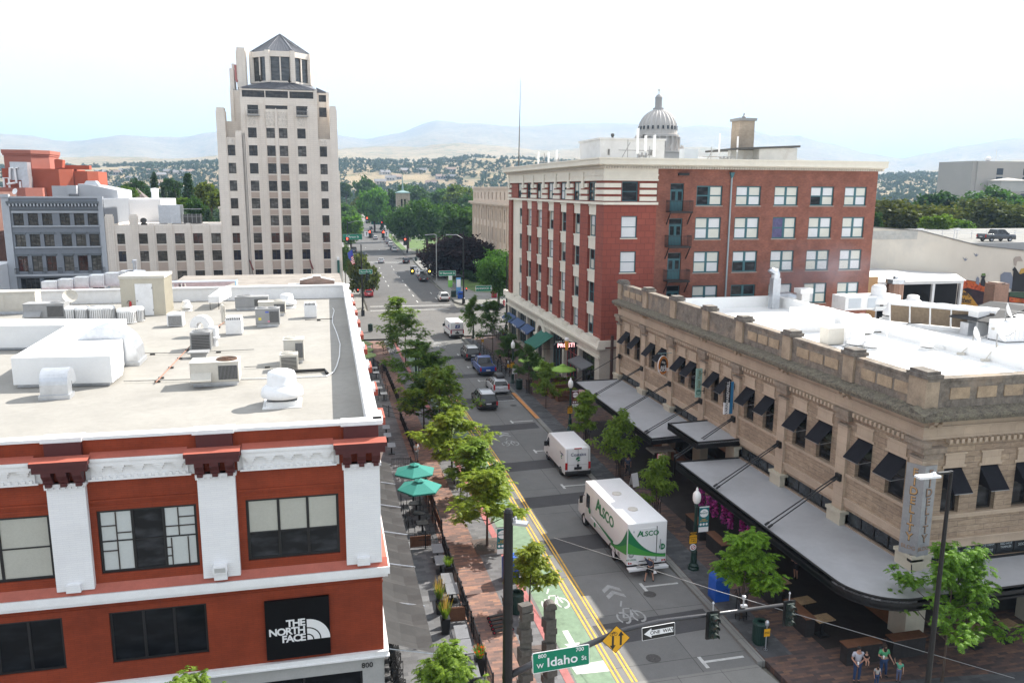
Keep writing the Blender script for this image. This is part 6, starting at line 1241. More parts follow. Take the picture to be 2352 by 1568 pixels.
mp('yellow_slope',[q6(*p)for p in((950,1240),(990,1235),(1040,1270),(1100,1350),(1150,1400),(1185,1390),(1220,1420),(1230,1480),(925,1480))],M('mural_yellow',(.5,.26,.03),.8,.15,1,dirt=(.45,.12,.03),dirt_amt=.7),.014)
mp('figure',[q6(*p)for p in((1125,1195),(1130,1160),(1140,1135),(1128,1120),(1172,1118),(1160,1140),(1168,1170),(1185,1200),(1150,1205))],flat('mural_black',(.02,.02,.022),.8),.026);mp('figure_hat',[q6(*p)for p in((1135,1118),(1138,1100),(1165,1098),(1170,1116))],flat('mural_green',(.12,.2,.05),.8),.028)
mp('figure_shadow',[q6(*p)for p in((1088,1180),(1092,1140),(1105,1125),(1118,1140),(1116,1195))],flat('mural_greyblue',(.2,.22,.27),.8),.02);mp('figure_shadow',[q6(*p)for p in((1290,1170),(1290,1110),(1320,1088),(1375,1092),(1390,1130),(1385,1230),(1300,1200))],flat('mural_greyblue',(.2,.22,.27),.8),.02)
mp('robed_figure',[q6(*p)for p in((1378,1245),(1388,1150),(1395,1080),(1385,1070),(1405,1045),(1420,1065),(1440,1100),(1455,1065),(1490,1060),(1500,1250))],flat('mural_black',(.02,.02,.022),.8),.03);mp('robe_trim',[q6(*p)for p in((1440,1100),(1455,1062),(1490,1055),(1490,1090),(1450,1105))],flat('mural_gold',(.5,.3,.06),.8),.034);mp('raised_arm',[q6(*p)for p in((1400,1030),(1395,985),(1410,965),(1450,960),(1470,1000),(1425,1000),(1415,1040))],flat('mural_skin',(.4,.33,.28),.8),.034);mp('lower_lava',[q6(*p)for p in((1360,1290),(1500,1310),(1500,1340),(1360,1330))],MATS['mural_lava'],.034);mp('grass_band',[q6(*p)for p in((1365,1248),(1500,1252),(1500,1300),(1360,1285))],flat('mural_darkgreen',(.05,.09,.05),.8),.032)
for(x,y)in((1000,985),(1088,950)):
 mp('bird',[q6(*p)for p in((x-18,y-18),(x-2,y-4),(x+4,y-2),(x+10,y-16),(x+12,y+2),(x+26,y-8),(x+14,y+8),(x+2,y+14),(x-6,y+2))],flat('mural_greyblue',(.2,.22,.27),.8),.02)
p=AY('n6',1000,1290,y=100);text('lettering','Beerly\nAltbest',1.05,flat('mural_black',(.02,.02,.022),.8),mu,(p.x,yy-.04,p.z),(R_(90),R_(6),0),.004,.02,.9,shear=.2,spacing=.9)
o=bld('office_block','pale concrete office block with dark window bays far to the east','office building',(435,450,0));CB=M('office_concrete',(.42,.38,.33),.85,.05,.1)
m=MB();m.box(415,450,0,500,480,42.3);m.box(418,449,0,424,450,42);m.build('wall',CB,o);m=MB();m.box(411,440,0,428,449,23.2);m.box(424.5,436,23,445,446,29.8);m.add([(423,435,29.8),(446,435,29.8),(446,447,29.8),(423,447,29.8),(435,441,31.6)],((0,1,4),(1,2,4),(2,3,4),(3,0,4)));m.build('lower_wing',M('wing_concrete',(.48,.45,.4),.85,.05,.1),o)
m=MB()
for x in(434,455,464,474):
 for z in range(5):m.box(x,449.9,12+z*5.4,x+5,450,16.2+z*5.4)
m.build('window_bay',GLS,o);m=MB();m.lathe([(.02,0),(1.8,.4),(2,1.5),(1.5,2.5),(.02,3)],(431,455,42.5),12);m.cyl((437,455,42),(437,455,50),.15,n=5);m.build('radome',WHT,o)
o=bld('ribbed_hall','pale ribbed grey hall beyond the brick building','building',(110,190,0));m=MB();p0,p1=AY('n6',265,545,y=190),AY('n6',385,545,y=190);m.box(p0 .x-10,190,0,p1 .x,205,p0 .z);m.build('wall',brick('ribbed_panel',(.5,.5,.52),(.45,.45,.47),(.3,.3,.32),.5,30,.08),o)
o=bld('grey_stone_house','long grey stone house among the trees behind the garage','house',(190,260,0));p0,p1=AY('n6',860,610,y=230),AY('n6',1060,625,y=230);m=MB();m.box(p0 .x,230,0,p1 .x+8,242,p0 .z);m.build('wall',M('office_concrete',(.42,.38,.33)),o);m=MB()
for i in range(4):x=p0 .x+2+i*4.5;m.box(x,229.95,p0 .z-5.5,x+1.6,230,p0 .z-2)
m.build('window',GLS,o)
import numpy as np
def leaf_mat(name,tr=.45,sat=1.):
 k=NT(name);oi=k.n('ShaderNodeObjectInfo');o=k.obj()
 g=k.n('ShaderNodeNewGeometry')
 n=k.math('ADD',k.math('MULTIPLY',k.noise(o,2.6,3),.55),k.math('MULTIPLY',g.outputs['Random Per Island'],.45))
 c=k.mix(1,oi.outputs['Color'],k.ramp(n,[(.25,(.5,.55,.5)),(.5,(1,1,1)),(.75,(1.6,1.42,1.1))]),'MULTIPLY')
 d=k.n('ShaderNodeBsdfDiffuse');t=k.n('ShaderNodeBsdfTranslucent');gl=k.n('ShaderNodeBsdfGlossy',Roughness=.45);m1=k.n('ShaderNodeMixShader');m2=k.n('ShaderNodeMixShader')
 k.l(c,d.inputs[0]);k.l(k.mix(1,c,(1.35,1.5,.6),'MULTIPLY'),t.inputs[0]);m1 .inputs[0].default_value=tr;k.l(d.outputs[0],m1 .inputs[1]);k.l(t.outputs[0],m1 .inputs[2])
 m2 .inputs[0].default_value=.015;k.l(m1 .outputs[0],m2 .inputs[1]);k.l(gl.outputs[0],m2 .inputs[2]);gl.inputs[0].default_value=(.8,.85,.8,1)
 out=[x for x in k.t.nodes if x.type=='OUTPUT_MATERIAL'][0];k.l(m2 .outputs[0],out.inputs['Surface'])
 k.t.nodes.remove(k.b);return k.m
LEAF=leaf_mat('locust_leaf');CROWN=leaf_mat('crown_leaf',.3);BARK=M('bark',(.085,.06,.045),.9,.3,3,fine=20,bump=.6)
def quads_mesh(name,V_,mat):
 n=len(V_);me=bpy.data.meshes.new(name);me.vertices.add(4*n);me.vertices.foreach_set('co',V_.reshape(-1).astype(np.float32));me.loops.add(4*n);me.loops.foreach_set('vertex_index',np.arange(4*n,dtype=np.int32))
 me.polygons.add(n);me.polygons.foreach_set('loop_start',np.arange(0,4*n,4,dtype=np.int32));me.polygons.foreach_set('loop_total',np.full(n,4,np.int32));me.update(calc_edges=True);me.materials.append(mat);return me
def locust(seed,R=2.,H=5.):
 g=np.random.default_rng(seed);t=MB();ends=[]
 zt=H*.3;lean=g.normal(0,.1,2);ld=[Vector((lean[0]*f*f,lean[1]*f*f,H*f))for f in(0,.15,.3,.5,.7,.86)]
 t.tube(ld,.08,7,r2=.02)
 def branch(p,d,L,r,lev):
  pts=[p];q=p.copy();dd=d.copy()
  for i in range(4):
   dd=(dd+Vector(g.normal(0,.12,3))+Vector((0,0,.05))).normalized();q=q+dd*L/4;pts.append(q.copy())
  t.tube(pts,r,5,r2=r*.35)
  if lev<2:
   for i in range(4 if lev==0 else 3):
    s=pts[1+(i%4)].lerp(pts[min(4,2+(i%4))],g.random());a=g.uniform(0,6.283);hd=Vector((math.cos(a),math.sin(a),g.uniform(-.2,.45)))
    branch(s,(dd*.5+hd).normalized(),max(.35,L*g.uniform(.42,.62)),r*.5,lev+1)
  ends.append((pts[-1],dd,lev))
  if lev:ends.append((pts[2],dd,lev))
 nl=11
 for i in range(nl):
  f=i/(nl-1);a=i*2.4+g.uniform(-.4,.4);el=.15+.75*f+g.uniform(-.1,.1);k_=min(4,int((.28+.5*f)/.2));p=Vector((lean[0]*.4,lean[1]*.4,H*(.27+.55*f)))
  branch(p,Vector((math.cos(a)*math.cos(el),math.sin(a)*math.cos(el),math.sin(el))),R*(.98-.62*f)*g.uniform(.75,1.1),.035*(1-.5*f),0)
 fr_=[]
 for p,d,lev in ends:
  nf={0:6,1:5,2:5}[lev]
  for _ in range(nf):
   a=g.uniform(0,6.283);out=Vector((math.cos(a),math.sin(a),g.uniform(-.2,.35))).normalized();s=p+out*g.uniform(0,.22)+Vector((0,0,g.uniform(-.08,.12)));L=g.uniform(.26,.46)
   side=out.cross(Vector((0,0,1))).normalized()
   for j in range(9):
    f=(j+.6)/9;c=s+out*L*f+Vector((0,0,-.5*L*f*f+.06*f));w_=.085*(1-.55*f)+.015;ax=(out+Vector((0,0,-.9*f))).normalized()
    for sg_ in(-1,1):
     o2=(side*sg_+ax*.55+Vector((0,0,-.25+g.normal(0,.2)))).normalized();e=c+o2*w_*1.5;h=ax*.021
     fr_.append((c-h,c+h,e+h*.9,e-h*.9))
 return t,np.array([[tuple(v)for v in q_]for q_ in fr_])
LOC=[]
for sd,R,H in((1,2.,5.),(2,2.2,5.),(3,1.5,5.2),(4,3.,6.)):
 t,q_=locust(sd,R,H);LOC.append((R,H,t.mesh('trunk',BARK),quads_mesh('crown',q_,LEAF)))
def street_tree(label,x,y,R,H,v,rz,col,grp,z=SW):
 r0_,h0,tm,cm=LOC[v];o=thing('honey_locust_tree',label,'tree',(x,y,z),rz,grp);o.scale=(R/r0_,R/r0_,H/h0)
 link('trunk',tm,o);c=link('crown',cm,o);c.color=(*col,1);return o
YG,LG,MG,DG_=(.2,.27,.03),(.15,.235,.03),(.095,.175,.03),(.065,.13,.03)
gw_,ge_='honey locusts along the west kerb','honey locusts along the east kerb'
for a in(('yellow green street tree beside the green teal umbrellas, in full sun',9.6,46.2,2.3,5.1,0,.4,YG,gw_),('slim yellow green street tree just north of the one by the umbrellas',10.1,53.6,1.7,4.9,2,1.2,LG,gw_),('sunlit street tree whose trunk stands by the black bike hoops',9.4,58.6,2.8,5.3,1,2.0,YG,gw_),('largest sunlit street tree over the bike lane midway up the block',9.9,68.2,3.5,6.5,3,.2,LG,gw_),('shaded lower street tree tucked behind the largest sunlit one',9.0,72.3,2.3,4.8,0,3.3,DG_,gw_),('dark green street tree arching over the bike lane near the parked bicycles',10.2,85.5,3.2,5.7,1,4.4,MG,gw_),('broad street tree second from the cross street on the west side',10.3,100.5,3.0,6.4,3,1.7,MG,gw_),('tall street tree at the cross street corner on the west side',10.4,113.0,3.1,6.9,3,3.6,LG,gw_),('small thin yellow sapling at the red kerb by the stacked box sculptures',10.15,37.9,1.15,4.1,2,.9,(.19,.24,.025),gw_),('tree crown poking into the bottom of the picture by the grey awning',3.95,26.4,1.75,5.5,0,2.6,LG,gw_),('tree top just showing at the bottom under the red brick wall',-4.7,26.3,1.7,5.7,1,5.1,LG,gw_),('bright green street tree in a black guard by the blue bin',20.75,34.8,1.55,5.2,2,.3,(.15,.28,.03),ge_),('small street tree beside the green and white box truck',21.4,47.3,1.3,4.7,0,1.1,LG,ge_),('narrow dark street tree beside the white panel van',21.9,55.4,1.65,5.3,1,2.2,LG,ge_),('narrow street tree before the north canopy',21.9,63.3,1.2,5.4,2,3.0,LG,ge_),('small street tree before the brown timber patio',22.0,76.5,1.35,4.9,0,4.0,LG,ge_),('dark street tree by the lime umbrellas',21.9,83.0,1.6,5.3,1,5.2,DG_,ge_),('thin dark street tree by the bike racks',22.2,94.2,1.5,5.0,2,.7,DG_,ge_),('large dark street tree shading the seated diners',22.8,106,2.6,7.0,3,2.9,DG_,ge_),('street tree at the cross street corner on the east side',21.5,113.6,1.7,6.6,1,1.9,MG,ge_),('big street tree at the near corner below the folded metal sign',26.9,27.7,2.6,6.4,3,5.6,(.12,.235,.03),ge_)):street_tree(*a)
def crown(seed,n=190,per=34,leaf=.07,squash=.85,cone=False):
 g=np.random.default_rng(seed);L=[]
 lob=[(g.normal(0,1,3))for _ in range(9)];lob=[l/np.linalg.norm(l)*np.array([.55,.55,.5])*g.uniform(.7,1.1)for l in lob]+[np.zeros(3)]
 for _ in range(n):
  if cone:
   h=g.random()**.8;a=g.uniform(0,6.283);r=(1-h)*.62*g.uniform(.55,1)+.03;c=np.array([r*math.cos(a),r*math.sin(a),h*2-1])
  else:
   l=lob[g.integers(len(lob))];d=g.normal(0,1,3);d/=np.linalg.norm(d);d[2]=d[2]*.9+.1;c=l+d*g.uniform(.28,.52)*np.array([1,1,squash])
  s=g.uniform(.09,.17);P=c+g.normal(0,1,(per,3))*s*np.array([.75,.75,.5]);N=g.normal(0,1,(per,3));N[:,2]+=.6;N/=np.linalg.norm(N,axis=1)[:,None]
  U_=np.cross(N,g.normal(0,1,(per,3)));U_/=np.linalg.norm(U_,axis=1)[:,None];W_=np.cross(N,U_);z=leaf*g.uniform(.6,1.2,(per,1))
  L.append(np.stack([P-U_*z-W_*z*.6,P+U_*z-W_*z*.6,P+U_*z+W_*z*.6,P-U_*z+W_*z*.6],1))
 return quads_mesh('crown',np.concatenate(L),CROWN)
CR=[crown(11),crown(12),crown(13),crown(14,150,26,.06,1,True),crown(15,260,60,.04)]
tb=MB();tb.tube([(0,0,-2.2),(.03,.02,-1.2),(0,0,-.3)],.075,7,r2=.05)
for i in range(6):a=i*1.05;tb.tube([(0,0,-.95+.1*i),(.25*math.cos(a),.25*math.sin(a),-.4+.08*i),(.5*math.cos(a),.5*math.sin(a),.05+.06*i)],.03,5,r2=.012)
TRK=tb.mesh('trunk',BARK)
def tree(label,x,y,R,zc,rzv,v,col,hz=1.,grp='trees beyond the cross street',name='broadleaf_tree'):
 o=thing(name,label,'tree',(x,y,0),0,grp)
 c=link('crown',CR[v],o,(0,0,zc),rzv);c.scale=(R,R,R*hz);c.color=(*col,1);t=link('trunk',TRK,o,(0,0,zc),rzv);s_=zc/2.2;t.scale=(R*.8,R*.8,s_ if zc<R*2.4 else s_);return o
def ptree(label,r,x0,x1,y0,y1,y,v,col,**k):
 a,b=AY(r,x0,(y0+y1)/2,y=y),AY(r,x1,(y0+y1)/2,y=y);t,q=AY(r,(x0+x1)/2,y0,y=y).z,AY(r,(x0+x1)/2,y1,y=y).z
 R=(b.x-a.x)/2/.74;zc=max((t+q)/2-R*.08,R*.5);return tree(label,(a.x+b.x)/2,y,R,zc,rnd.random()*6,v,col,max(.6,min(2.1,(t-zc)/R/.8)),**k)
GB_,GD,GM,GO,GY=(.085,.17,.03),(.03,.068,.022),(.05,.105,.028),(.07,.085,.025),(.12,.17,.03)
ptree('tall dark crowned tree rising left above the far street','n1',220,440,115,400,560,0,(.04,.095,.025))
ptree('bright green tree in front of the tall dark one by the far street','n1',250,525,225,610,430,1,(.08,.19,.03))
ptree('dark narrow tree left of the stone church tower','n1',500,640,230,560,440,2,GD)
for n,(x0,x1,y0,y1,yy,v,c,lab)in enumerate(((570,900,400,760,300,4,(.05,.115,.027),'great dark lawn tree below the church tower'),(740,1130,340,760,290,4,(.055,.12,.028),'largest dark lawn tree in the middle of the park'),(1040,1420,390,800,268,2,(.048,.1,.025),'dark lawn tree beside the beige courthouse'),(1130,1380,195,440,460,1,(.11,.16,.035),'pale yellow green domed tree behind the dark lawn trees'),(950,1180,230,430,500,2,(.06,.13,.03),'mid green tree left of the pale domed tree'),(760,1000,210,420,540,0,(.05,.1,.03),'dark tree right behind the church tower'),(1290,1440,300,520,380,0,(.05,.11,.035),'weeping green tree at the courthouse corner'),(640,800,190,330,600,1,(.06,.13,.03),'green tree behind the church spire'),(30,170,170,330,640,2,(.045,.085,.03),'dull green tree just right of the tower, far back'),(150,300,300,500,520,0,(.1,.12,.03),'yellowish tree left of the bright green tree'))):ptree(lab,'n1',x0,x1,y0,y1,yy,v,c)
for x0,x1,y0,y1,yy,v,c,lab in((20,215,390,640,400,1,(.075,.15,.03),'bright street tree beside the tower, farthest of the row'),(10,280,500,800,300,2,(.085,.18,.03),'bright street tree beside the tower, middle of the row'),(20,150,820,1100,190,0,(.06,.12,.03),'dark street tree hugging the tower wall'),(150,395,905,1330,172,1,(.075,.095,.03),'olive street tree behind the state and national flags')):ptree(lab,'n1',x0,x1,y0,y1,yy,v,c)
ptree('large dark purple leaved tree on the lawn','n1',975,1560,700,1190,203,4,(.022,.009,.013),name='purple_plum_tree')
ptree('green tree standing right against the red brick building','n1',1500,1850,860,1340,152,4,(.06,.14,.03))
for n,(x,y,s)in enumerate(((1210,1150,.9),(1350,1180,1.1),(1450,1210,1.0))):
 p=G('n1',x,y);tree('low dark shrub %s under the purple tree'%('leftmost','middle','rightmost')[n],p.x,p.y,1.9*s,1.2,n,n%3,GD,.8,'shrubs under the purple tree','shrub')
for x0,x1,y0,y1,yy,v,c,lab,nm in((1020,1180,540,700,235,1,(.09,.16,.03),'bright green tree left of the hip roofed house',0),(1120,1310,480,690,300,0,GD,'dark tree directly behind the hip roofed house',0),(1290,1420,470,700,260,3,(.03,.06,.03),'dark spruce behind the white vent tower',1),(1380,1500,580,760,215,3,(.045,.075,.055),'blue green spruce beside the white flat building',1),(1440,1600,465,690,290,2,(.035,.075,.025),'dark broad tree between the two spruces',0),(1560,1740,480,720,250,3,(.03,.068,.028),'tall dark spruce left of the yellow green tree',1),(1640,1800,640,800,200,0,(.045,.1,.028),'low green tree over the screened roof plant',0),(1730,1945,505,760,225,1,(.105,.14,.03),'yellow green tree touching the tower',0),(1500,1640,640,720,205,2,(.1,.17,.03),'small lime green tree above the silver cooling tower',0),(1760,1880,760,850,190,3,(.04,.075,.05),'small blue spruce beside the stone house',1)):ptree(lab,'z1',x0,x1,y0,y1,yy,v,c,grp='trees west of the tower',name='spruce_tree' if nm else 'broadleaf_tree')
for x0,x1,y0,y1,yy,v,c,lab in((265,735,505,780,165,4,(.075,.085,.026),'large olive domed tree behind the cream garage wall'),(640,880,435,660,215,1,(.032,.075,.03),'dark leafy tree behind the olive dome'),(690,860,615,800,150,2,(.12,.19,.03),'lime green tree behind the garage, left one'),(850,1010,660,800,158,1,(.1,.18,.03),'lime green tree behind the garage, right one'),(860,1015,480,620,280,0,(.08,.14,.04),'soft green tree left of the pale office block'),(1000,1500,480,830,175,4,(.07,.085,.026),'very large olive tree behind the parked pickup'),(1020,1160,470,640,230,2,(.07,.14,.04),'mid green tree before the office block'),(1150,1440,395,620,225,0,(.06,.13,.04),'tall bright tree before the office block'),(200,330,600,760,150,2,GD,'dark tree at the corner of the brick building')):ptree(lab,'n6',x0,x1,y0,y1,yy,v,c,grp='trees behind the garage')
p=Vector((-45.5,120,0));tree('small dark tree top at the west edge before the grey building',-43.6,118,2.4,8.7,1,2,(.05,.09,.03),.9,'trees west of the tower')
g=np.random.default_rng(5);tvs=[]
for n_,per,lf in((26,9,.13),(15,4,.24)):
 base=crown(21,n_,per,lf);tv=np.zeros(len(base.vertices)*3,np.float32);base.vertices.foreach_get('co',tv);tvs.append(tv.reshape(-1,4,3));bpy.data.meshes.remove(base)
allq=[];cnt=0
while cnt<16500:
 az=g.uniform(-.62,.98);near=cnt<3000;r=g.uniform(330,800)if near else 600+1550*g.random()**.8;x,y=r*math.sin(az),r*math.cos(az)
 if r>1250 and mn.fractal(Vector((x*.004,y*.004,1)),.9,2,4)<-.42+.3*(r-1250)/850:continue
 if y<300 or(y<760 and(abs(x-(14+max(0,y-421)*.093))<16+.02*abs(y-400)or 8<x<60 and y<420)):continue
 if 400<x<510 and 425<y<490 or 160<x<205 and 400<y<440 or(-100<x<-20 and y<340):continue
 z=max(0,hill_z(x,y))if r>950 else 0;R=g.uniform(3.6,7.6)*(1 if r<1300 else.8);a=g.uniform(0,6.28);ca,sa=math.cos(a),math.sin(a)
 q_=tvs[0 if r<850 else 1].copy();X=q_[...,0]*ca-q_[...,1]*sa;Y=q_[...,0]*sa+q_[...,1]*ca;q_[...,0]=X*R+x;q_[...,1]=Y*R+y;q_[...,2]=q_[...,2]*R*g.uniform(.75,1.3)+z+R*1.0;allq.append(q_);cnt+=1
WOOD=leaf_mat('wood_leaf',.25);w_=link('woods',quads_mesh('woods',np.concatenate(allq),WOOD));w_.color=(.04,.068,.03,1);w_['kind']='stuff'
HW=[M('house_cream',(.5,.47,.42),.8,.05,1),M('house_grey',(.33,.33,.34),.8,.05,1),M('house_tan',(.42,.34,.26),.8,.05,1)];HR=[M('house_roof_grey',(.2,.19,.19),.8,.1,1),M('house_roof_brown',(.24,.17,.13),.8,.1,1)]
hm=[]
for i in range(3):
 m=MB();m.box(-8,-5,-6,8,5,4);m.prism([(-5,4),(5,4),(0,7)],-8,8,'x');a=m.mesh('wall',HW[i])
 m=MB();m.add([(-8.6,-5.8,3.7),(8.6,-5.8,3.7),(8.6,0,7.3),(-8.6,0,7.3),(8.6,5.8,3.7),(-8.6,5.8,3.7)],((0,1,2,3),(3,2,4,5)));b=m.mesh('roof',HR[i%2])
 m=MB()
 for x in(-5,-1,3):m.box(x,-5.05,.8,x+2.2,-5,2.8)
 hm.append((a,b,m.mesh('window',GLS)))
hc=0
for(r_,x,y)in[('z1',a,b)for a,b in((880,405),(1010,410),(1090,395),(1160,460),(1330,400),(1400,430),(1560,410),(1640,400),(1480,400),(900,510),(1420,505))]+[('n1',a,b)for a,b in((450,150),(560,120),(620,105),(800,190),(880,40),(1080,100),(1200,100),(1350,230),(1180,30),(700,40),(500,60),(980,160))]:
 d=_ray((r_,x,y));az=math.atan2(d.x,d.y);el=d.z/math.hypot(d.x,d.y);rr=None
 for s in range(500,2150,12):
  X,Y=s*math.sin(az),s*math.cos(az)
  if CAMZ+el*s<=(max(0,hill_z(X,Y))if s>950 else 0)+7:rr=s;break
 if not rr:continue
 o=thing('hillside_house','small pale roofed house among trees on the far slope','house',(X,Y,max(0,hill_z(X,Y))if rr>950 else 0),rnd.uniform(-.6,.6)+az*-1,'houses on the far slope');a,b,c=hm[hc%3];link('wall',a,o);link('roof',b,o);link('window',c,o);o.scale=(1.15,)*3;hc+=1
k=NT('car_paint');oi=k.n('ShaderNodeObjectInfo');PAINTC=k.done(oi.outputs['Color'],.28,0,.5);k.b.inputs['Coat Weight'].default_value=.5
TYR=M('tyre',(.018,.018,.018),.85,.2,6);RIM=flat('alloy',(.45,.45,.47),.35,.8);CGL=flat('car_glass',(.012,.014,.016),.06,0,.6);TRIM=flat('black_trim',(.015,.015,.016),.5);TAIL=flat('tail_lamp',(.4,.015,.015),.25);HEAD=flat('head_lamp',(.7,.7,.72),.2);PLATE=flat('plate',(.6,.6,.62),.5);SILV=flat('silver_trim',(.5,.51,.53),.3,.6)
def bev(o,w=.05,n=2):
 b=o.modifiers.new('bevel','BEVEL');b.width=w;b.segments=n;b.limit_method='ANGLE';b.angle_limit=R_(28);b.harden_normals=False
 for p in o.data.polygons:p.use_smooth=True
 return o
def wheels(o,xs,ys,r,wd=.24,rim=RIM):
 for y in ys:
  for s in(-1,1):
   m=MB();m.lathe([(r*.62,-wd/2),(r*.93,-wd/2),(r,-wd/3),(r,wd/3),(r*.93,wd/2),(r*.62,wd/2)],n=20);w=m.build('wheel',TYR,o,(s*(xs-wd/2+.01),y,r));w.rotation_euler.y=R_(90)
   m=MB();m.lathe([(.01,wd*.38),(r*.2,wd*.4),(r*.3,wd*.3),(r*.6,wd*.34),(r*.62,wd*.5),(r*.62,-wd*.4),(.01,-wd*.3)],n=16);m.build('rim',rim,w)
def hull(m,prof,W,tuck=.0):
 n=len(prof);xs=[(-W/2,.94),(-W/2+.07,1),(W/2-.07,1),(W/2,.94)];zc=sum(z for _,z in prof)/n;pts=[]
 for x,f in xs:pts+=[(x,y*(1-(1-f)*.25),zc+(z-zc)*f)for y,z in prof]
 fs=[(i*n+j,i*n+(j+1)%n,(i+1)*n+(j+1)%n,(i+1)*n+j)for i in range(3)for j in range(n)]+[tuple(range(n-1,-1,-1)),tuple(range(3*n,4*n))]
 m.add(pts,fs)
STY=dict(suv=(4.8,1.92,1.75,1.08,[(-2.36,.42),(-2.4,.8),(-2.34,1.1),(1.0,1.08),(2.15,.98),(2.36,.75),(2.38,.4),(2.2,.28),(-2.2,.28)],(-2.28,1.15),(-2.0,.45)),sedan=(4.7,1.82,1.45,.95,[(-2.3,.4),(-2.34,.75),(-2.25,.98),(-1.5,1.0),(.95,.95),(2.1,.8),(2.33,.6),(2.33,.35),(2.15,.25),(-2.15,.25)],(-1.75,1.1),(-1.05,.3)),wagon=(4.75,1.82,1.5,.98,[(-2.34,.4),(-2.38,.75),(-2.3,1.0),(1.0,.96),(2.1,.84),(2.34,.62),(2.34,.35),(2.15,.25),(-2.15,.25)],(-2.24,1.15),(-1.85,.35)),pickup=(5.9,2.02,1.95,1.2,[(-2.9,.5),(-2.94,.85),(-2.9,1.22),(-.75,1.22),(1.35,1.2),(2.7,1.14),(2.92,.85),(2.92,.45),(2.7,.4),(-2.7,.4)],(-.85,1.55),(-.6,.75)))
PROTO={}
def proto(style):
 L,W,H,bz,prof_,(b0,b1),(t0,t1)=STY[style];o=thing('parked_car','x','car');m=MB();hull(m,prof_,W);b=bev(m.build('body',PAINTC,o),.07,2)
 w0,w1=W/2-.06,W/2-.26;lo=[(-w0,b0,bz),(w0,b0,bz),(w0,b1,bz-.04),(-w0,b1,bz-.04)];up=[(-w1,t0,H-.05),(w1,t0,H-.05),(w1,t1,H-.05),(-w1,t1,H-.05)]
 m=MB();m.add(lo+up,((0,1,5,4),(1,2,6,5),(2,3,7,6),(3,0,4,7)));m.build('window',CGL,o)
 m=MB();m.prism([(t0-.04,H-.07),(t1+.06,H-.09),(t1-.15,H-.01),((t0+t1)/2,H+.02),(t0+.12,H-.01)],-w1-.03,w1+.03,'x');bev(m.build('roof',PAINTC,o),.04)
 m=MB();V3=lambda a,s:Vector(a).lerp(Vector(s),0)
 for a,c in zip(lo,up):m.tube([Vector(a)+Vector((0,0,-.02)),c],.055,5)
 for s in(-1,1):
  for f in((.36,.68)if style!='pickup' else(.5,)):
   a=Vector((s*w0,b0+(b1-b0)*f,bz));c=Vector((s*w1,t0+(t1-t0)*f,H-.06));m.tube([a,c],.05,4)
 m.build('pillar',PAINTC,o)
 yr,yf=prof_[1][0],max(p[0]for p in prof_);zt=bz-.08
 m=MB();m.box(-W/2+.05,yr-.06,.38,W/2-.05,yr+.2,.62);bev(m.build('bumper',TRIM if style in('suv','pickup')else PAINTC,o),.03);m=MB();m.box(-W/2+.05,yf-.15,.32,W/2-.05,yf+.04,.55);bev(m.build('bumper',TRIM,o),.03)
 tall=style in('suv','wagon','pickup')
 for s in(-1,1):
  m=MB();m.box(s*(W/2-.28),yr-.02,zt-.22,s*(W/2-.03),yr+.16,zt)if not tall else m.box(s*(W/2-.2),yr-.025,zt-.42 if style!='wagon' else zt-.3,s*(W/2-.02),yr+.14,zt+(.0 if style!='wagon' else.3));m.build('tail_light',TAIL,o)
  m=MB();m.box(s*(W/2-.42),yf-.3,zt-.3,s*(W/2-.06),yf-.02,zt-.14);m.build('headlight',HEAD,o)
  m=MB();m.box(s*(W/2-.02),b1-.35,bz,s*(W/2+.16),b1-.2,bz+.16);m.build('mirror',TRIM,o)
 m=MB();m.box(-.26,yr-.045,.72,.26,yr-.01,.86);m.build('number_plate',PLATE,o)
 m=MB();m.box(-.55,yf-.02,.55,.55,yf+.03,.75);m.build('grille',TRIM,o)
 if style=='pickup':m=MB();m.box(-W/2+.16,-2.8,1.2,W/2-.16,-.95,1.245);m.build('bed_cover',M('bed_vinyl',(.03,.03,.032),.7,.2,3),o)
 if style in('suv','wagon'):
  m=MB()
  for s in(-1,1):m.tube([(s*(w1-.05),t0+.1,H),(s*(w1-.05),t0+.25,H+.06),(s*(w1-.05),t1-.3,H+.06),(s*(w1-.05),t1-.15,H)],.025,5)
  m.build('roof_rail',TRIM,o)
 wheels(o,W/2,(-L*.3,L*.3),.36 if style!='pickup' else.42);return o
def car(label,x,y,style,col,rz=0,grp=None,roof=None,name=None,cat=None,z=0):
 if style not in PROTO:PROTO[style]=o=proto(style)
 else:o=dup(PROTO[style])
 o['label']=label;o['category']=cat or('pickup' if style=='pickup' else 'car');o.name=name or('pickup_truck' if style=='pickup' else 'parked_car');o.location=(x,y,z);o.rotation_euler.z=rz
 if grp:o['group']=grp
 elif 'group' in o:del o['group']
 for c in o.children:
  c.color=(*(roof if roof and c.name.startswith('roof')and 'rail' not in c.name else col),1)
 return o
BLKC,WHC,SLC,GYC,RDC,BLC=(.012,.012,.014),(.72,.72,.72),(.42,.43,.45),(.07,.075,.08),(.28,.012,.02),(.012,.055,.26)
pk,dv='cars parked along the east kerb','cars driving on the street'
ws=car('silver estate car with a black roof box parked before the blue pickup',18.9,85.6,'wagon',SLC,0,pk)
rb=thing('roof_box','black roof box strapped on the silver estate car','roof box',(19.15,85.7,1.56));m=MB();hull(m,[(-1.0,0),(-1.05,.2),(-.8,.36),(.6,.34),(1.0,.12),(.95,0)],.85);bev(m.build('shell',M('matt_black',(.03,.03,.033),.5,.1,2),rb),.06,3);m=MB();m.box(-.43,-1.0,-.06,.43,1.0,0);m.build('base',TRIM,rb)
car('bright blue pickup with a black bed cover parked at the kerb',19.3,95.2,'pickup',BLC,0,pk);car('black car with a white roof parked ahead of the blue pickup',19.2,103.6,'suv',BLKC,0,pk,WHC)
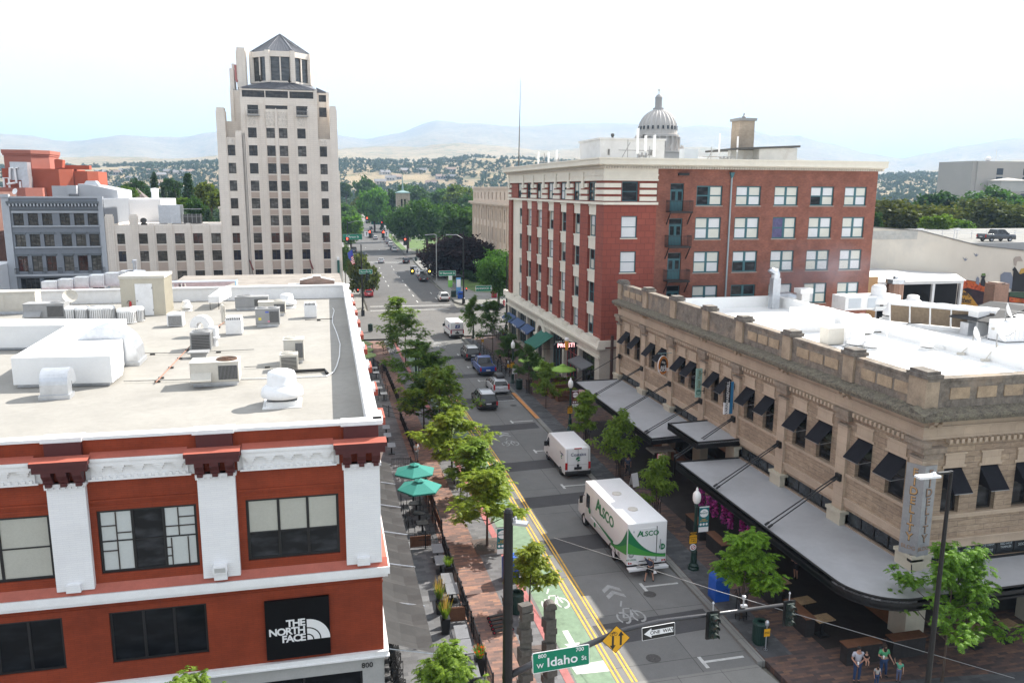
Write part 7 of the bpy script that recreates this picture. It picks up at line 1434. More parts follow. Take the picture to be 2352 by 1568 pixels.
car('dark car half hidden under the sunlit street tree in the driving lane',16.2,79.5,'suv',BLKC,0,dv,SLC);car('white off-roader parked first beyond the cross street',24.3,160.4,'suv',WHC,-.03,pk)
for n,(x,y,st,c,lab)in enumerate(((24.7,196.2,'suv',BLKC,'black car parked just behind the hanging signals of the cross street'),(25.2,205,'suv',SLC,'silver car parked ahead of that black one beyond the signals'),(25.5,221,'sedan',WHC,'white car parked between two gaps beyond the signals'),(26.8,293.4,'suv',WHC,'white car parked nearest beyond the second junction'),(27.0,303.5,'sedan',GYC,'dark grey car second in the row beyond the second junction'),(27.9,321,'suv',WHC,'white car third in the row beyond the second junction'),(28.2,334,'sedan',GYC,'grey car fourth in the row beyond the second junction'),(28.7,346.5,'sedan',SLC,'silver car fifth in the row beyond the second junction'),(29.1,363,'sedan',GYC,'dark car sixth in the row beyond the second junction'),(29.9,378,'sedan',SLC,'pale car farthest in the row beyond the second junction'))):car(lab,x,y,st,c,-.03 if y<290 else-.05,pk)
for x,y,st,c,lab in((25.9,246,'suv',BLKC,'black car waiting at the second junction on the right lane'),(18.6,248.2,'sedan',SLC,'silver saloon crossing the second junction'),(25.1,365.5,'suv',WHC,'white car driving away far up the street'),(24.3,379,'pickup',GYC,'dark pickup driving away far up the street'),(32.4,633,'suv',BLKC,'tiny black car at the far end of the street'),(28.9,456,'suv',BLKC,'dark car beneath the farthest red signal')):car(lab,x,y,st,c,-.05,dv,name='moving_car')
wk='cars on the west side beyond the cross street'
car('red hatchback parked at the west kerb behind the black pole',9.9,170,'wagon',RDC,0,wk);car('dark car parked in front of the red hatchback',10.6,179,'suv',GYC,0,wk);car('black pickup on the west side beyond the flags',12.3,291,'pickup',BLKC,-.04,wk);car('dark saloon turning from the side street behind the flags',13.6,274,'sedan',GYC,1.5,wk,name='moving_car')
car('dark car half hidden behind the corner tree on the cross street',31.2,146.5,'sedan',BLKC,1.55,None,name='moving_car')
p=AY('n6',1255,832,y=109.5);car('dark grey pickup seen from the side on the garage deck',p.x,109.5,'pickup',(.05,.055,.065),-R_(90),None,z=14.3)
VANW=M('van_white',(.74,.74,.74),.3,.03,1,spec=.5,dirt=(.6,.6,.58),dirt_amt=.2)
def van(label,x,y,rz,name='panel_van'):
 o=thing(name,label,'van',(x,y,0),rz);m=MB();hull(m,[(-3,.42),(-3.02,1.2),(-2.94,2.45),(-2.8,2.54),(1.2,2.54),(1.75,2.35),(2.45,1.35),(2.95,1.1),(3,.6),(2.95,.4),(2.6,.32),(-2.8,.32)],2.08);bev(m.build('body',VANW,o),.1,3)
 for s in(-1,1):
  m=MB();m.prism([(1.35,1.3),(1.35,2.0),(1.7,2.05),(2.3,1.38),(2.2,1.3)],s*1.03,s*1.052,'x');m.build('side_window',CGL,o);m=MB();m.box(s*1.02,1.9,1.2,s*1.3,2.05,1.6);m.build('mirror',TRIM,o)
  m=MB();m.box(s*.84,-3.05,.8,s*1.02,-2.9,1.35);m.build('tail_light',TAIL,o);m=MB();m.box(s*.55,2.75,.85,s*.9,2.98,1.1);m.build('headlight',HEAD,o)
  m=MB();m.box(s*1.0,-2.2,.3,s*1.06,1.4,.52);m.build('sill',TRIM,o)
 m=MB();m.quad((-.85,1.8,2.28),(.85,1.8,2.28),(.85,2.46,1.42),(-.85,2.46,1.42));w=m.build('windscreen',CGL,o);w.location.z=.03;w.location.y=.03
 m=MB();m.box(-1.02,-3.12,.36,1.02,-2.85,.66);bev(m.build('bumper',TRIM,o),.03);m=MB();m.box(-.3,-3.055,.78,.3,-3.02,.98);m.build('number_plate',TRIM,o)
 m=MB();m.box(-.008,-3.035,.68,.008,-3.0,2.4);m.box(-.85,-3.03,.68,-.835,-3,2.4);m.box(.835,-3.03,.68,.85,-3,2.4);m.box(-.84,-3.03,1.16,.84,-3,1.172);m.build('door_gap',flat('gap_grey',(.22,.22,.22)),o);m=MB();m.box(-.09,-3.07,1.0,.09,-3.02,1.2);m.build('door_handle',TRIM,o);m=MB();m.box(-.3,-3.0,2.42,.3,-2.93,2.48);m.build('brake_light',TAIL,o)
 wheels(o,1.04,(-1.85,1.95),.36,.24,TRIM);return o
v=van('white panel van with Costakis lettering on its back doors',18.95,59.7,0)
BLT=flat('letter_navy',(.03,.04,.12));GRT=flat('letter_green',(.01,.17,.06));GRL=flat('light_green',(.06,.3,.05))
text('lettering','Costakis',.36,BLT,v,(.02,-3.05,1.98),(R_(90),0,0),.004,.005)
def globe(par,loc,r,rot):m=MB();m.lathe([(.25*r,0),(r,.002)],(0,0,0),16,a0=.6,a1=3.4);m.lathe([(.1*r,0),(.8*r,.003)],(0,0,0),10,a0=3.9,a1=6.0);e=m.build('emblem',GRT,par,loc);e.rotation_euler=rot
globe(v,(.02,-3.045,1.6),.2,(R_(90),0,0));text('lettering','Costakis',.26,BLT,v,(-1.05,-2.1,1.85),(R_(90),0,R_(-90)),.004,.003);globe(v,(-1.05,-2.1,1.55),.18,(R_(90),0,R_(-90)))
v=van('white postal van with a blue eagle panel and striped sides',19.75,120.6,.03)
NAV=flat('postal_blue',(.012,.03,.2));PRD=flat('postal_red',(.42,.02,.03));m=MB();m.prism([(-.32,1.62),(.36,1.62),(.44,2.12),(-.24,2.12)],-3.05,-3.035,'y');m.build('emblem',NAV,v);m=MB();m.prism([(-.2,1.78),(.3,1.72),(.05,1.86),(.36,1.98),(-.1,2.0),(.1,1.9)],-3.06,-3.05,'y');m.build('eagle',WL,v)
m=MB();m.box(-1.0,-3.055,1.36,1.0,-3.045,1.42);m.box(-1.062,-2.9,1.36,-1.055,1.2,1.42);m.build('red_stripe',PRD,v);m=MB();m.box(-1.0,-3.055,1.28,1.0,-3.045,1.33);m.box(-1.062,-2.9,1.28,-1.055,1.2,1.33);m.build('blue_stripe',NAV,v);m=MB();m.prism([(-2.2,1.6),(-1.5,1.6),(-1.5,2.05),(-2.2,2.05)],-1.062,-1.055,'x');m.build('side_emblem',NAV,v)
t_=thing('box_truck','large white box truck with green swoosh and ALSCO lettering','truck',(17.95,40.75,0),R_(1.));m=MB();W2,L2,z0,z1=1.24,7.3,.62,3.2
m.box(-W2,0,z0,W2,L2,z1);bev(m.build('box',VANW,t_),.07,3)
m=MB();hull(m,[(L2-.1,.5),(L2-.1,2.9),(L2+.1,2.85),(L2+.75,1.75),(L2+1.55,1.35),(L2+1.65,.8),(L2+1.6,.45),(L2,.4)],2.3);bev(m.build('cab',VANW,t_),.09,3)
for s in(-1,1):
 m=MB();m.prism([(L2-1.0,1.55),(L2-1.0,2.5),(L2-.35,2.5),(L2-.35,1.55)],s*(W2+.001),s*(W2+.012),'x');m.build('side_window',CGL,t_);m=MB();m.box(s*1.3,L2+.2,1.6,s*1.5,L2+.3,2.1);m.cyl((s*1.1,L2+.25,2.1),(s*1.4,L2+.25,2.1),.02,n=5);m.build('mirror',TRIM,t_)
 m=MB();m.box(s*(W2+.0),.9,1.12,s*(W2+.02),L2-1.2,1.17);m.build('rub_rail',VANW,t_)
 for x in(.98,1.12):m=MB();m.lathe([(.001,0),(.055,0),(.055,.02)],n=12);e=m.build('tail_light',TAIL,t_,(s*x,-.012,.78));e.rotation_euler.x=R_(90)
 m=MB();m.lathe([(.001,0),(.05,0),(.05,.02)],n=12);e=m.build('reverse_light',HEAD,t_,(s*.82,-.012,.78));e.rotation_euler.x=R_(90)
m=MB();m.quad((-.95,L2+.14,2.8),(.95,L2+.14,2.8),(1.0,L2+.78,1.78),(-1.0,L2+.78,1.78));e=m.build('windscreen',CGL,t_);e.location=(0,.02,.03)
m=MB();m.box(-W2,-.36,.46,W2,-.02,.56);m.box(-W2,-.38,.42,W2,-.34,.6);bev(m.build('rear_step',VANW,t_),.02)
m=MB();m.box(-.7,-.3,.561,.7,-.1,.566);m.build('step_tread',GRY,t_)
m=MB();m.box(-.62,-.03,.82,.56,-.001,2.86);m.box(.56,-.02,.75,.61,-.001,2.92,1);m.box(-.5,-.05,.84,.5,-.03,.88,1);m.build('rear_door',[VANW,TRIM],t_);m=MB();m.box(.8,-.09,1.5,.84,-.01,2.1);m.build('grab_handle',SILV,t_)
def swoosh(par,P_):
 for nm,mt,lo,hi in(('light_swoosh',GRL,lambda s:.98+.42*(1-s)**1.3,lambda s:1.12+.95*(1-s)**1.7),('dark_swoosh',GRT,lambda s:1.12+.95*(1-s)**1.7,lambda s:1.2+1.75*(1-s)**2.3)):
  m=MB();n=14
  for i in range(n):
   a,b=i/n,(i+1)/n;m.quad(P_(a,lo(a)),P_(b,lo(b)),P_(b,hi(b)),P_(a,hi(a)))
  m.build(nm,mt,par)
swoosh(t_,lambda s,z:(-W2+.03+(2*W2-.1)*s,-.034,z));swoosh(t_,lambda s,z:(-W2-.022,.04+2.4*s,z-.1)if s<.999 else(-W2-.022,2.44,z-.1))
m=MB();m.quad((-W2-.021,2.1,1.0),(-W2-.021,5.8,1.35),(-W2-.021,5.9,1.37),(-W2-.021,2.1,1.25));m.build('green_line',GRT,t_)
text('lettering','LSCO',.42,GRT,t_,(.16,-.036,2.52),(R_(90),0,0),.005,.022,1.05);text('lettering','A',.5,GRT,t_,(-.46,-.036,2.54),(R_(90),0,0),.005,.022,1.1)
text('lettering','LSCO',.95,GRT,t_,(-W2-.014,3.3,2.3),(R_(90),0,R_(-90)),.005,.022,1.02);text('lettering','A',1.2,GRT,t_,(-W2-.014,4.75,2.4),(R_(90),0,R_(-90)),.005,.022,1.1)
for x,z,r,mt,s_ in((.95,1.62,.19,GRT,'125'),(-.98,1.28,.17,GRY,'NP')):
 m=MB();m.lathe([(.001,.002),(r*.8,.002),(r,0)],n=18);e=m.build('badge',mt,t_,(x,-.016,z));e.rotation_euler.x=R_(90);text('lettering',s_,r*.85,WL,e,(0,0,.006),(0,0,0),.002,.01)
text('lettering','6',.2,flat('letter_grey',(.15,.2,.25)),t_,(-.85,-.016,2.7),(R_(90),0,0),.003);text('lettering','BUY LOCAL',.12,GRT,t_,(-.98,-.016,.98),(R_(90),0,0),.003,.02)
for y,z,r in((6.3,1.5,.2),(5.3,.95,.17),(1.2,.82,.17)):m=MB();m.lathe([(.001,.002),(r*.75,.002),(r,0)],n=16);e=m.build('badge',GRT if z>.9 else GRY,t_,(-W2-.016,y,z));e.rotation_euler=(R_(90),0,R_(-90))
for y in(2.0,4.6):m=MB();m.lathe([(.3,0),(.3,.05),(.2,.08),(.001,.09)],n=16);m.build('roof_vent',BGE,t_,(-.1,y,3.2))
m=MB();m.box(-1.1,.3,.4,1.1,7.2,.62);m.build('chassis',TRIM,t_);wheels(t_,1.2,(2.2,7.5),.42,.3,HEAD)
m=MB();m.lathe([(.44,0),(.56,0),(.56,.04)],n=18,a0=0,a1=math.pi);e=m.build('wheel_arch',TRIM,t_,(-W2-.0,2.2,.5));e.rotation_euler=(R_(90),0,R_(-90))
DGN=M('dark_green_iron',(.012,.035,.028),.4,.2,3);BPOL=M('black_pole',(.01,.01,.011),.4,.1,3);YEL=M('sign_yellow',(.72,.37,.015),.5,.06,2);GSG=M('sign_green',(.0,.2,.11),.45,.04,2);SGB=flat('sign_ink',(.012,.012,.012),.5);OPAL=flat('opal_globe',(.8,.8,.78),.3)
def rim_sign(par,name,pts,mat,edge,y=0,th=.02,b=.04):
 c=(sum(p[0]for p in pts)/len(pts),sum(p[1]for p in pts)/len(pts));m=MB();m.prism(pts,y,y+th,'y');m.build(name+'_rim',edge,par)
 m=MB();m.prism([(c[0]+(x-c[0])*(1-b/abs(max(p[0]for p in pts)-c[0])),c[1]+(z-c[1])*(1-b/abs(max(p[1]for p in pts)-c[1])))for x,z in pts],y-.004,y,'y');return m.build(name,mat,par)
def rect(w,h,x=0,z=0,cut=0):
 return[(x-w/2,z-h/2),(x+w/2,z-h/2),(x+w/2,z+h/2),(x-w/2,z+h/2)]if not cut else[(x-w/2+cut,z-h/2),(x+w/2-cut,z-h/2),(x+w/2,z-h/2+cut),(x+w/2,z+h/2-cut),(x+w/2-cut,z+h/2),(x-w/2+cut,z+h/2),(x-w/2,z+h/2-cut),(x-w/2,z-h/2+cut)]
lp=thing('street_lamp','x','street lamp');m=MB();m.lathe([(.3,0),(.3,.1),(.24,.16),(.26,.25),(.17,.35),(.15,.95),(.18,1.0),(.1,1.12),(.075,3.5),(.12,3.55),(.1,3.65),(.14,3.72)],n=14);m.build('post',DGN,lp);m=MB();m.lathe([(.13,3.72),(.2,3.85),(.22,4.05),(.2,4.25),(.1,4.38),(.06,4.42),(.07,4.5),(.02,4.6)],n=14);m.build('globe',OPAL,lp,smooth=True)
used=0
def lamp(label,x,y,s=1.1):
 global used
 o=lp if not used else dup(lp);used=1;o.location=(x,y,SW);o['label']=label;o['group']='green street lamps with white acorn globes';o.scale=(s,s,s);return o
def banner(label,x,y,z,col,rz=0,side=1):
 o=thing('banner',label,'banner',(x,y,z),rz,'market banners on lamp posts');m=MB();m.box(0,0,0,side*.62,.02,1.55);m.build('cloth',col,o);m=MB();m.box(0,-.006,0,side*.62,0,.3);m.box(0,-.006,1.5,side*.62,0,1.56);m.lathe([(.001,0),(.27,0)],n=20);m.v[-40:]=[Vector((side*.31+v.x,-.008,1.15+v.y*.95))for v in m.v[-40:]]
 for i in range(3):m.poly([(side*(.12+.19*i)+.075*math.cos(t*.5236),-.008,.47+.075*math.sin(t*.5236))for t in range(12)])
 m.build('white_print',WHT,o);text('lettering','MARKET',.145,col,o,(side*.31,-.012,1.15),(R_(90),0,0),.002,.01);text('lettering','The',.1,col,o,(side*.31,-.012,1.28),(R_(90),0,0),.002);text('lettering','EVERY\nSATURDAY',.1,YEL,o,(side*.31,-.012,.72),(R_(90),0,0),.002,.008)
 m=MB();m.cyl((-side*.1,.01,1.58),(side*.66,.01,1.58),.02,n=5);m.cyl((-side*.1,.01,-.02),(side*.66,.01,-.02),.02,n=5);m.build('arm',DGN,o)
TLB=M('teal_banner',(.02,.16,.18),.7,.06,1);MRB=M('maroon_banner',(.11,.03,.05),.7,.06,1)
lamp('street lamp beside the blue bin with banner and yellow sign',20.83,40.5);lamp('street lamp before the north canopy holding a maroon banner',*G('m5',40,1085)[:2]);lamp('street lamp beside the lime umbrellas',21.3,88);lamp('street lamp among the west trees by the teal bike lane',*G('n2',655,1075)[:2]);lamp('street lamp hidden in the tree at the east cross street corner',22.2,117);lamp('street lamp hidden in the tree at the west cross street corner',9.8,116.5);lamp('grey street lamp at the bottom right corner of the picture',30.7,25.6,1.15)
banner('teal and white market banner on the lamp beside the blue bin',20.98,40.4,2.45,TLB);banner('maroon and white market banner before the north canopy',G('m5',40,1085).x+.15,G('m5',40,1085).y-.1,2.4,MRB);banner('teal market banner at the right edge over the corner tables',30.5,25.4,2.6,TLB,0,-1);p=G('m1',1420,1900);banner('teal market banner behind the big black pole on the left',9.15,41.3,1.9,TLB)
def notice(label,x,y,z,grp='yellow delivery notices'):
 o=thing('notice_sign',label,'sign',(x,y,z),0,grp);rim_sign(o,'plate',rect(.5,.72,0,0,.03),YEL,SGB,b=.015);m=MB();m.box(-.24,-.008,.17,.24,-.005,.34);m.build('header',SGB,o);text('lettering','DELIVERY\nZONE',.1,YEL,o,(0,-.012,.255),(R_(90),0,0),.002,.008);text('lettering','LOADING\nONLY\n10 MIN',.12,SGB,o,(0,-.008,-.08),(R_(90),0,0),.002,.008)
notice('yellow delivery notice on the lamp post beside the blue bin',20.6,40.25,2.2);notice('yellow delivery notice on the maroon banner lamp',G('m5',40,1085).x-.1,G('m5',40,1085).y-.25,2.2);notice('yellow delivery notice by the lime umbrellas',21.2,87.8,2.3)
o=thing('round_sign','round white sign with a red barred circle below the yellow notice','sign',(20.62,40.24,1.62));m=MB();m.prism([(.2*math.cos(t*.3927),.2*math.sin(t*.3927))for t in range(16)],0,.02,'y');m.build('plate',WHT,o);m=MB();m.lathe([(.1,0),(.14,.003)],n=16);m.bx(0,0,.002,.24,.03,.003,0,.8);e=m.build('red_mark',PRD,o,(0,-.004,0));e.rotation_euler.x=R_(90)
o=thing('one_way_sign','small square white LOAD ZONE sign on a post by the lime umbrellas','sign',(21.25,87.0,0));m=MB();m.cyl((0,.03,0),(0,.03,2.2),.03,n=6);m.build('post',GAL,o);rim_sign(o,'plate',rect(.6,.75,0,1.8),WHT,SGB,b=.02);text('lettering','LOAD\nZONE',.2,SGB,o,(0,-.01,1.85),(R_(90),0,0),.002,.015)
HOU=M('signal_green_black',(.018,.03,.026),.45,.15,4)
def signal(label,p,s=1.,lit=None,grp='traffic signals',rz=0,back=False):
 o=thing('traffic_signal',label,'traffic light',p,rz,grp);o.scale=(s,s,s);m=MB();m.prism(rect(.62,1.32,0,0,.05),.0,.03,'y');m.build('backplate',BLK,o);m=MB()
 for i in range(3):m.box(-.17,-.16,.21-i*.38,.17,0,.55-i*.38)
 m.build('housing',HOU,o)
 for i in range(3):
  z=.38-i*.38;on=lit==i;c_=((.9,.04,.02),(1,.5,.05),(.1,.8,.4))[i];m=MB();m.lathe([(.001,0),(.13,0)],n=14);e=m.build('lens',glow('lit_lens_%d'%i,c_,6)if on else flat('dim_lens_%d'%i,tuple(v*.06 for v in c_),.3),o,(0,-.165,z));e.rotation_euler.x=R_(90)
  m=MB();m.lathe([(.15,0),(.15,.26)],n=14,a0=-.5,a1=3.64);e=m.build('visor',HOU,o,(0,-.16,z));e.rotation_euler.x=R_(90)
 m=MB();m.cyl((0,.05,.6),(0,.05,.95),.03,n=6);m.lathe([(.02,.95),(.06,1.0),(.02,1.08)],(0,.05,0),8);m.build('bracket',SILV,o);return o
ARM=[AX('m4',-370,970,x=8.2)]
yA=25.8;q4=lambda r,x,y:AY(r,x,y,y=yA)
P0=q4('m2',1480,1450);P0 .x=8.2
pole=thing('signal_mast','big black signal mast with a long arm reaching across the street','traffic signal mast',(5.85,yA,0));bx_,bz_=q4('m2',1465,900).x,q4('m1',1560,1105).z
pole.location=(bx_,yA,0);m=MB();m.cyl((0,0,0),(0,0,bz_),.2,.165,16);m.lathe([(.36,0),(.36,.5),(.22,.62)],n=16);m.lathe([(.15,bz_),(.1,bz_+.1),(.01,bz_+.13)],n=16);m.build('pole',BPOL,pole)
pts=[q4('m2',1480,1440),q4('m4',60,800),q4('m4',520,640),q4('m4',700,560),q4('m4',850,510),q4('m4',1090,450),q4('m4',1480,400),q4('m4',2100,315)];rel=[p-Vector((bx_,yA,0))for p in pts];rel[0]=Vector((0,0,rel[1].z-.35));m=MB();m.tube(rel,.13,12,r2=.07);m.build('arm',M('mast_steel',(.06,.06,.065),.35,.15,2,metal=.4),pole,smooth=True)
for z in(rel[0].z,rel[0].z+2.2,rel[0].z+2.9):m=MB();m.lathe([(.2,-.05),(.2,.05)],(0,0,z),14);m.build('collar',BPOL,pole)
p=q4('m1',1640,1300);m=MB();m.box(.02,-.06,0,.2,.06,.1);m.bx(.42,-.1,-.02,.52,.3,.09,1,-.5);m.bx(.22,-.0,.06,.16,.2,.1,1,-.5);m.lathe([(.05,0),(.06,.1),(.02,.14)],(.25,0,.08),8,1);m.build('luminaire',[BPOL,SILV],pole,(0,0,p.z+.25))
p=q4('m4',1085,470);cam_=q4('m4',1780,330)
m=MB();m.cyl((0,0,0),(0,0,.35),.03,n=6);m.lathe([(.06,.3),(.08,.35),(.08,.45),(.02,.48)],n=8);m.bx(.02,0,.03,.25,.12,.08);e=m.build('detector',SILV,pole,cam_-Vector((bx_,yA,0)))
def onarm(r,x,y):return AY(r,x,y,y=yA-.3)
p=onarm('m4',1530,480);signal('nearer signal head hanging in the middle of the mast arm',tuple(p),.88);p=onarm('m4',2150,385);signal('signal head at the far tip of the mast arm',tuple(p),.82)
a_,b_=onarm('m4',68,780),onarm('m4',530,730);c_=(a_+b_)/2;w_=b_.x-a_.x;hh=onarm('m4',300,670).z-onarm('m4',300,835).z
sg=thing('street_sign','green street name sign reading W Idaho St on the mast arm','street sign',tuple(c_));rim_sign(sg,'plate',rect(w_,hh,0,0,.03),GSG,WHT,b=.025);text('lettering','Idaho',hh*.62,WHT,sg,(.04,-.01,-.06),(R_(90),0,0),.002,.015,1.05);text('lettering','W',hh*.3,WHT,sg,(-w_*.37,-.01,-.14),(R_(90),0,0),.002,.015);text('lettering','St',hh*.3,WHT,sg,(w_*.4,-.01,-.1),(R_(90),0,0),.002,.015);text('lettering','800',hh*.26,WHT,sg,(-w_*.33,-.01,hh*.3),(R_(90),0,0),.002,.012);text('lettering','700',hh*.26,WHT,sg,(w_*.33,-.01,hh*.33),(R_(90),0,0),.002,.012)
sg.rotation_euler.y=R_(-2.2)
a_,b_=onarm('m4',630,610),onarm('m4',862,580);c_=(a_+b_)/2;d_=(b_.x-a_.x)/2
sg=thing('warning_sign','yellow diamond sign with two arrows and a small bicycle','sign',tuple(c_));rim_sign(sg,'plate',[(0,-d_),(d_,0),(0,d_),(-d_,0)],YEL,SGB,b=.03);m=MB()
for x,s in((-.1*d_/.45,-1),(.15*d_/.45,1)):
 k_=d_/.5;z=.02 if s>0 else-.1*k_;m.prism([(x-.035*k_,z-s*.24*k_),(x+.035*k_,z-s*.24*k_),(x+.035*k_,z+s*.1*k_),(x+.1*k_,z+s*.1*k_),(x,z+s*.26*k_),(x-.1*k_,z+s*.1*k_),(x-.035*k_,z+s*.1*k_)],-.01,-.005,'y')
m.build('arrow',SGB,sg);m=MB()
for x in(-.17,-.02):m.lathe([(.045*k_,0),(.06*k_,.002)],(x*k_,-.2*k_,0),12)
for a,b in(((-.17,.2),(-.1,.29)),((-.1,.29),(-.02,.2)),((-.12,.22),(-.04,.29))):m.cyl((a[0]*k_,-a[1]*k_,0),(b[0]*k_,-b[1]*k_,0),.01,n=4)
e=m.build('bicycle_mark',SGB,sg,(0,-.008,0));e.rotation_euler.x=R_(-90);e.scale.z=-1
a_,b_=onarm('m4',957,555),onarm('m4',1225,510);c_=(a_+b_)/2;w_=b_.x-a_.x;hh=onarm('m4',1090,480).z-onarm('m4',1090,585).z
sg=thing('one_way_sign','black ONE WAY arrow sign hanging under the mast arm','sign',tuple(c_));rim_sign(sg,'plate',rect(w_,hh,0,0,.02),SGB,WHT,b=.015);m=MB();h2=hh*.2;m.prism([(-w_*.44,0),(-w_*.22,hh*.36),(-w_*.22,h2),(w_*.44,h2),(w_*.44,-h2),(-w_*.22,-h2),(-w_*.22,-hh*.36)],-.01,-.005,'y');m.build('arrow',WHT,sg);text('lettering','ONE  WAY',hh*.36,SGB,sg,(w_*.1,-.013,0),(R_(90),0,0),.002,.012);sg.rotation_euler.y=R_(-3)
o=thing('bare_lamp_pole','tall black light pole with a slim white double lamp head at the right','street lamp',(0,0,0));y_=22.5;t0,t1=AY('m8',870,1568,y=y_),AY('m7',1565,1060,y=y_);o.location=(t1 .x,y_,0);m=MB();m.cyl((0,0,0),(0,0,t1 .z),.13,.06,14);m.lathe([(.3,0),(.3,.4),(.2,.5)],n=14);m.build('pole',BPOL,o);m=MB();m.bx(-.28,0,t1 .z-.05,.5,.12,.07);m.bx(-.95,0,t1 .z-.13,.85,.3,.08,1);m.lathe([(.05,0),(.05,.1),(.01,.12)],(-.7,0,t1 .z-.1),8,1);m.build('luminaire',[BPOL,WMET],o)
o=thing('overhead_wire','thin grey wire strung across the street above the parked truck','wire');a_,b_,c_=AY('m3',260,1080,y=41.5),AY('m6',350,1300,y=30),AY('m8',1690,1525,y=25.5);m=MB();m.tube([a_,a_.lerp(b_,.5),b_,b_.lerp(c_,.5),c_],.012,4);m.build('cable',GRY,o)
def mast(label,x,y,h,arm,za,z1=None,grp='signal masts of the cross streets',lampx=None):
 o=thing('signal_mast',label,'traffic signal mast',(x,y,0),0,grp);m=MB();m.cyl((0,0,0),(0,0,h),.17,.1,10);m.lathe([(.32,0),(.32,1.1),(.2,1.2)],n=10);m.build('pole',BPOL,o)
 if arm:m=MB();m.tube([(0,0,za),(arm*.5,0,za+.6),(arm,0,za+.75)],.1,8,r2=.06);m.build('arm',BPOL,o)
 if lampx:m=MB();m.tube([(0,0,h-1.2),(lampx*.4,0,h-.5),(lampx,0,h-.45)],.05,6);m.box(lampx-.35,-.12,h-.52,lampx+.1,.12,h-.4);m.build('lamp_arm',SILV,o)
 return o
q_=lambda x,y,yy=154.5:tuple(AY('n1',x,y,y=yy))
def sgn(label,x,y,yy,t,w,h,rz=0):
 o=thing('street_sign',label,'street sign',q_(x,y,yy),rz,'green street name signs');rim_sign(o,'plate',rect(w,h,0,0,.02),GSG,WHT,b=.04);text('lettering',t,h*.5,WHT,o,(0,-.012,0),(R_(90),0,0),.002,.012);return o
hB=q_(1318,690)[2];mast('black mast with a street lamp at the far right of the cross street',27.4,154.6,hB,q_(860,1085)[0]-27.4,q_(1300,1145)[2],lampx=q_(1150,790)[0]-27.4)
signal('amber signal at the tip of the cross street arm',q_(782,1088,154),1.15,1);signal('amber signal in the middle of the cross street arm',q_(960,1092,154),1.15,1);sgn('green W Bannock St sign on the cross street arm',1145,1113,154,'W Bannock St',3.3,1.0)
o=thing('lane_sign','white lane arrow sign between the two amber signals','sign',q_(838,1092,154));rim_sign(o,'plate',rect(.95,1.05,0,0,.04),WHT,SGB,b=.03);m=MB();m.box(-.05,-.01,-.35,.05,-.006,.15);m.prism([(-.15,.12),(.15,.12),(0,.38)],-.01,-.006,'y');m.prism([(-.05,-.1),(-.3,.12),(-.36,.05),(-.05,-.25)],-.01,-.006,'y');m.prism([(.05,-.1),(.3,.12),(.36,.05),(.05,-.25)],-.01,-.006,'y');m.build('arrow',SGB,o)
mast('black pole at the cross street corner by the red brick building',28.6,122.5,AY('n1',1590,930,y=122.5).z,None,0);sgn('green BANNOCK sign by the red brick building',1520,1270,122,'BANNOCK St',2.5,.9)
mast('black mast beside the red hatchback at the west corner',7.3,143,AY('n1',245,815,y=143).z,None,0);sgn('green Bannock sign in the west corner tree',302,1098,142.6,'Bannock St',2.3,.8);o=signal('side facing signal by the west corner tree',q_(312,1150,142.5),1.1,None,rz=R_(70));signal('red pedestrian signal on the far east corner mast',q_(1342,1280,154),.5,0);signal('red pedestrian signal low on the west corner mast',q_(222,1295,142.6),.5,0)
mast('tall mast of the second junction at the west kerb',10.2,286,AY('n1',95,560,y=286).z,AY('n1',345,710,y=286).x-10.2,AY('n1',200,725,y=286).z-.6,lampx=7);sgn('green sign at the second junction west mast',165,738,285.5,'Jefferson St',6.6,1.9)
mast('mast of the second junction at the east kerb',30.4,284,AY('n1',732,640,y=284).z,AY('n1',485,705,y=284).x-30.4,AY('n1',700,750,y=284).z)
for x,y,lab in((343,708,'red signal on the west arm of the second junction'),(485,710,'red signal on the east arm of the second junction'),(708,785,'red signal on the east mast pole of the second junction'),(110,780,'red signal low on the west mast of the second junction')):signal(lab,q_(x,y,283),2.0,0)
for x,lab in((310,'west'),(516,'east')):
 o=thing('lane_sign','white lane sign on the %s arm of the second junction'%lab,'sign',q_(x,708,283));rim_sign(o,'plate',rect(1.7,1.9,0,0,.06),WHT,SGB,b=.06);m=MB();m.box(-.1,-.02,-.6,.1,-.008,.3);m.prism([(-.35,.2),(.35,.2),(0,.7)],-.02,-.008,'y');m.build('arrow',SGB,o)
for x,y,lab in((316,563,'left red signal of the farthest junction'),(473,608,'right red signal of the farthest junction')):signal(lab,q_(x,y,430),2.6,0)
sgn('tiny green sign at the farthest junction',432,580,430,'State St',7.5,3);mast('tall mast of the farthest junction',37.5,432,AY('n1',487,470,y=432).z,None,0)
for x,y,y0,lab in((910,975,770,'tall grey street light by the second junction, with curved arm'),(1035,1235,715,'grey street light beside the purple tree'),(825,985,860,'short dark post with signals at the second junction')):
 b=G('n1',x,y);h=AY('n1',x,y0,y=b.y).z;o=thing('street_light',lab,'street lamp',tuple(b));m=MB();m.cyl((0,0,0),(0,0,h),.12,.08,8);m.build('pole',BPOL if y0!=715 else GRY,o);m=MB();m.tube([(0,0,h),(-.6,0,h+.1),(-2.2,0,h)],.06,5);m.box(-2.6,-.15,h-.1,-2.0,.15,h+.05);m.build('lamp_head',SILV,o)
fl=bld('wall_flag','blue state flag on a pole at the tower corner','flag',(6,150,12));fq=lambda x,y:AY('n1',x,y,y=152)
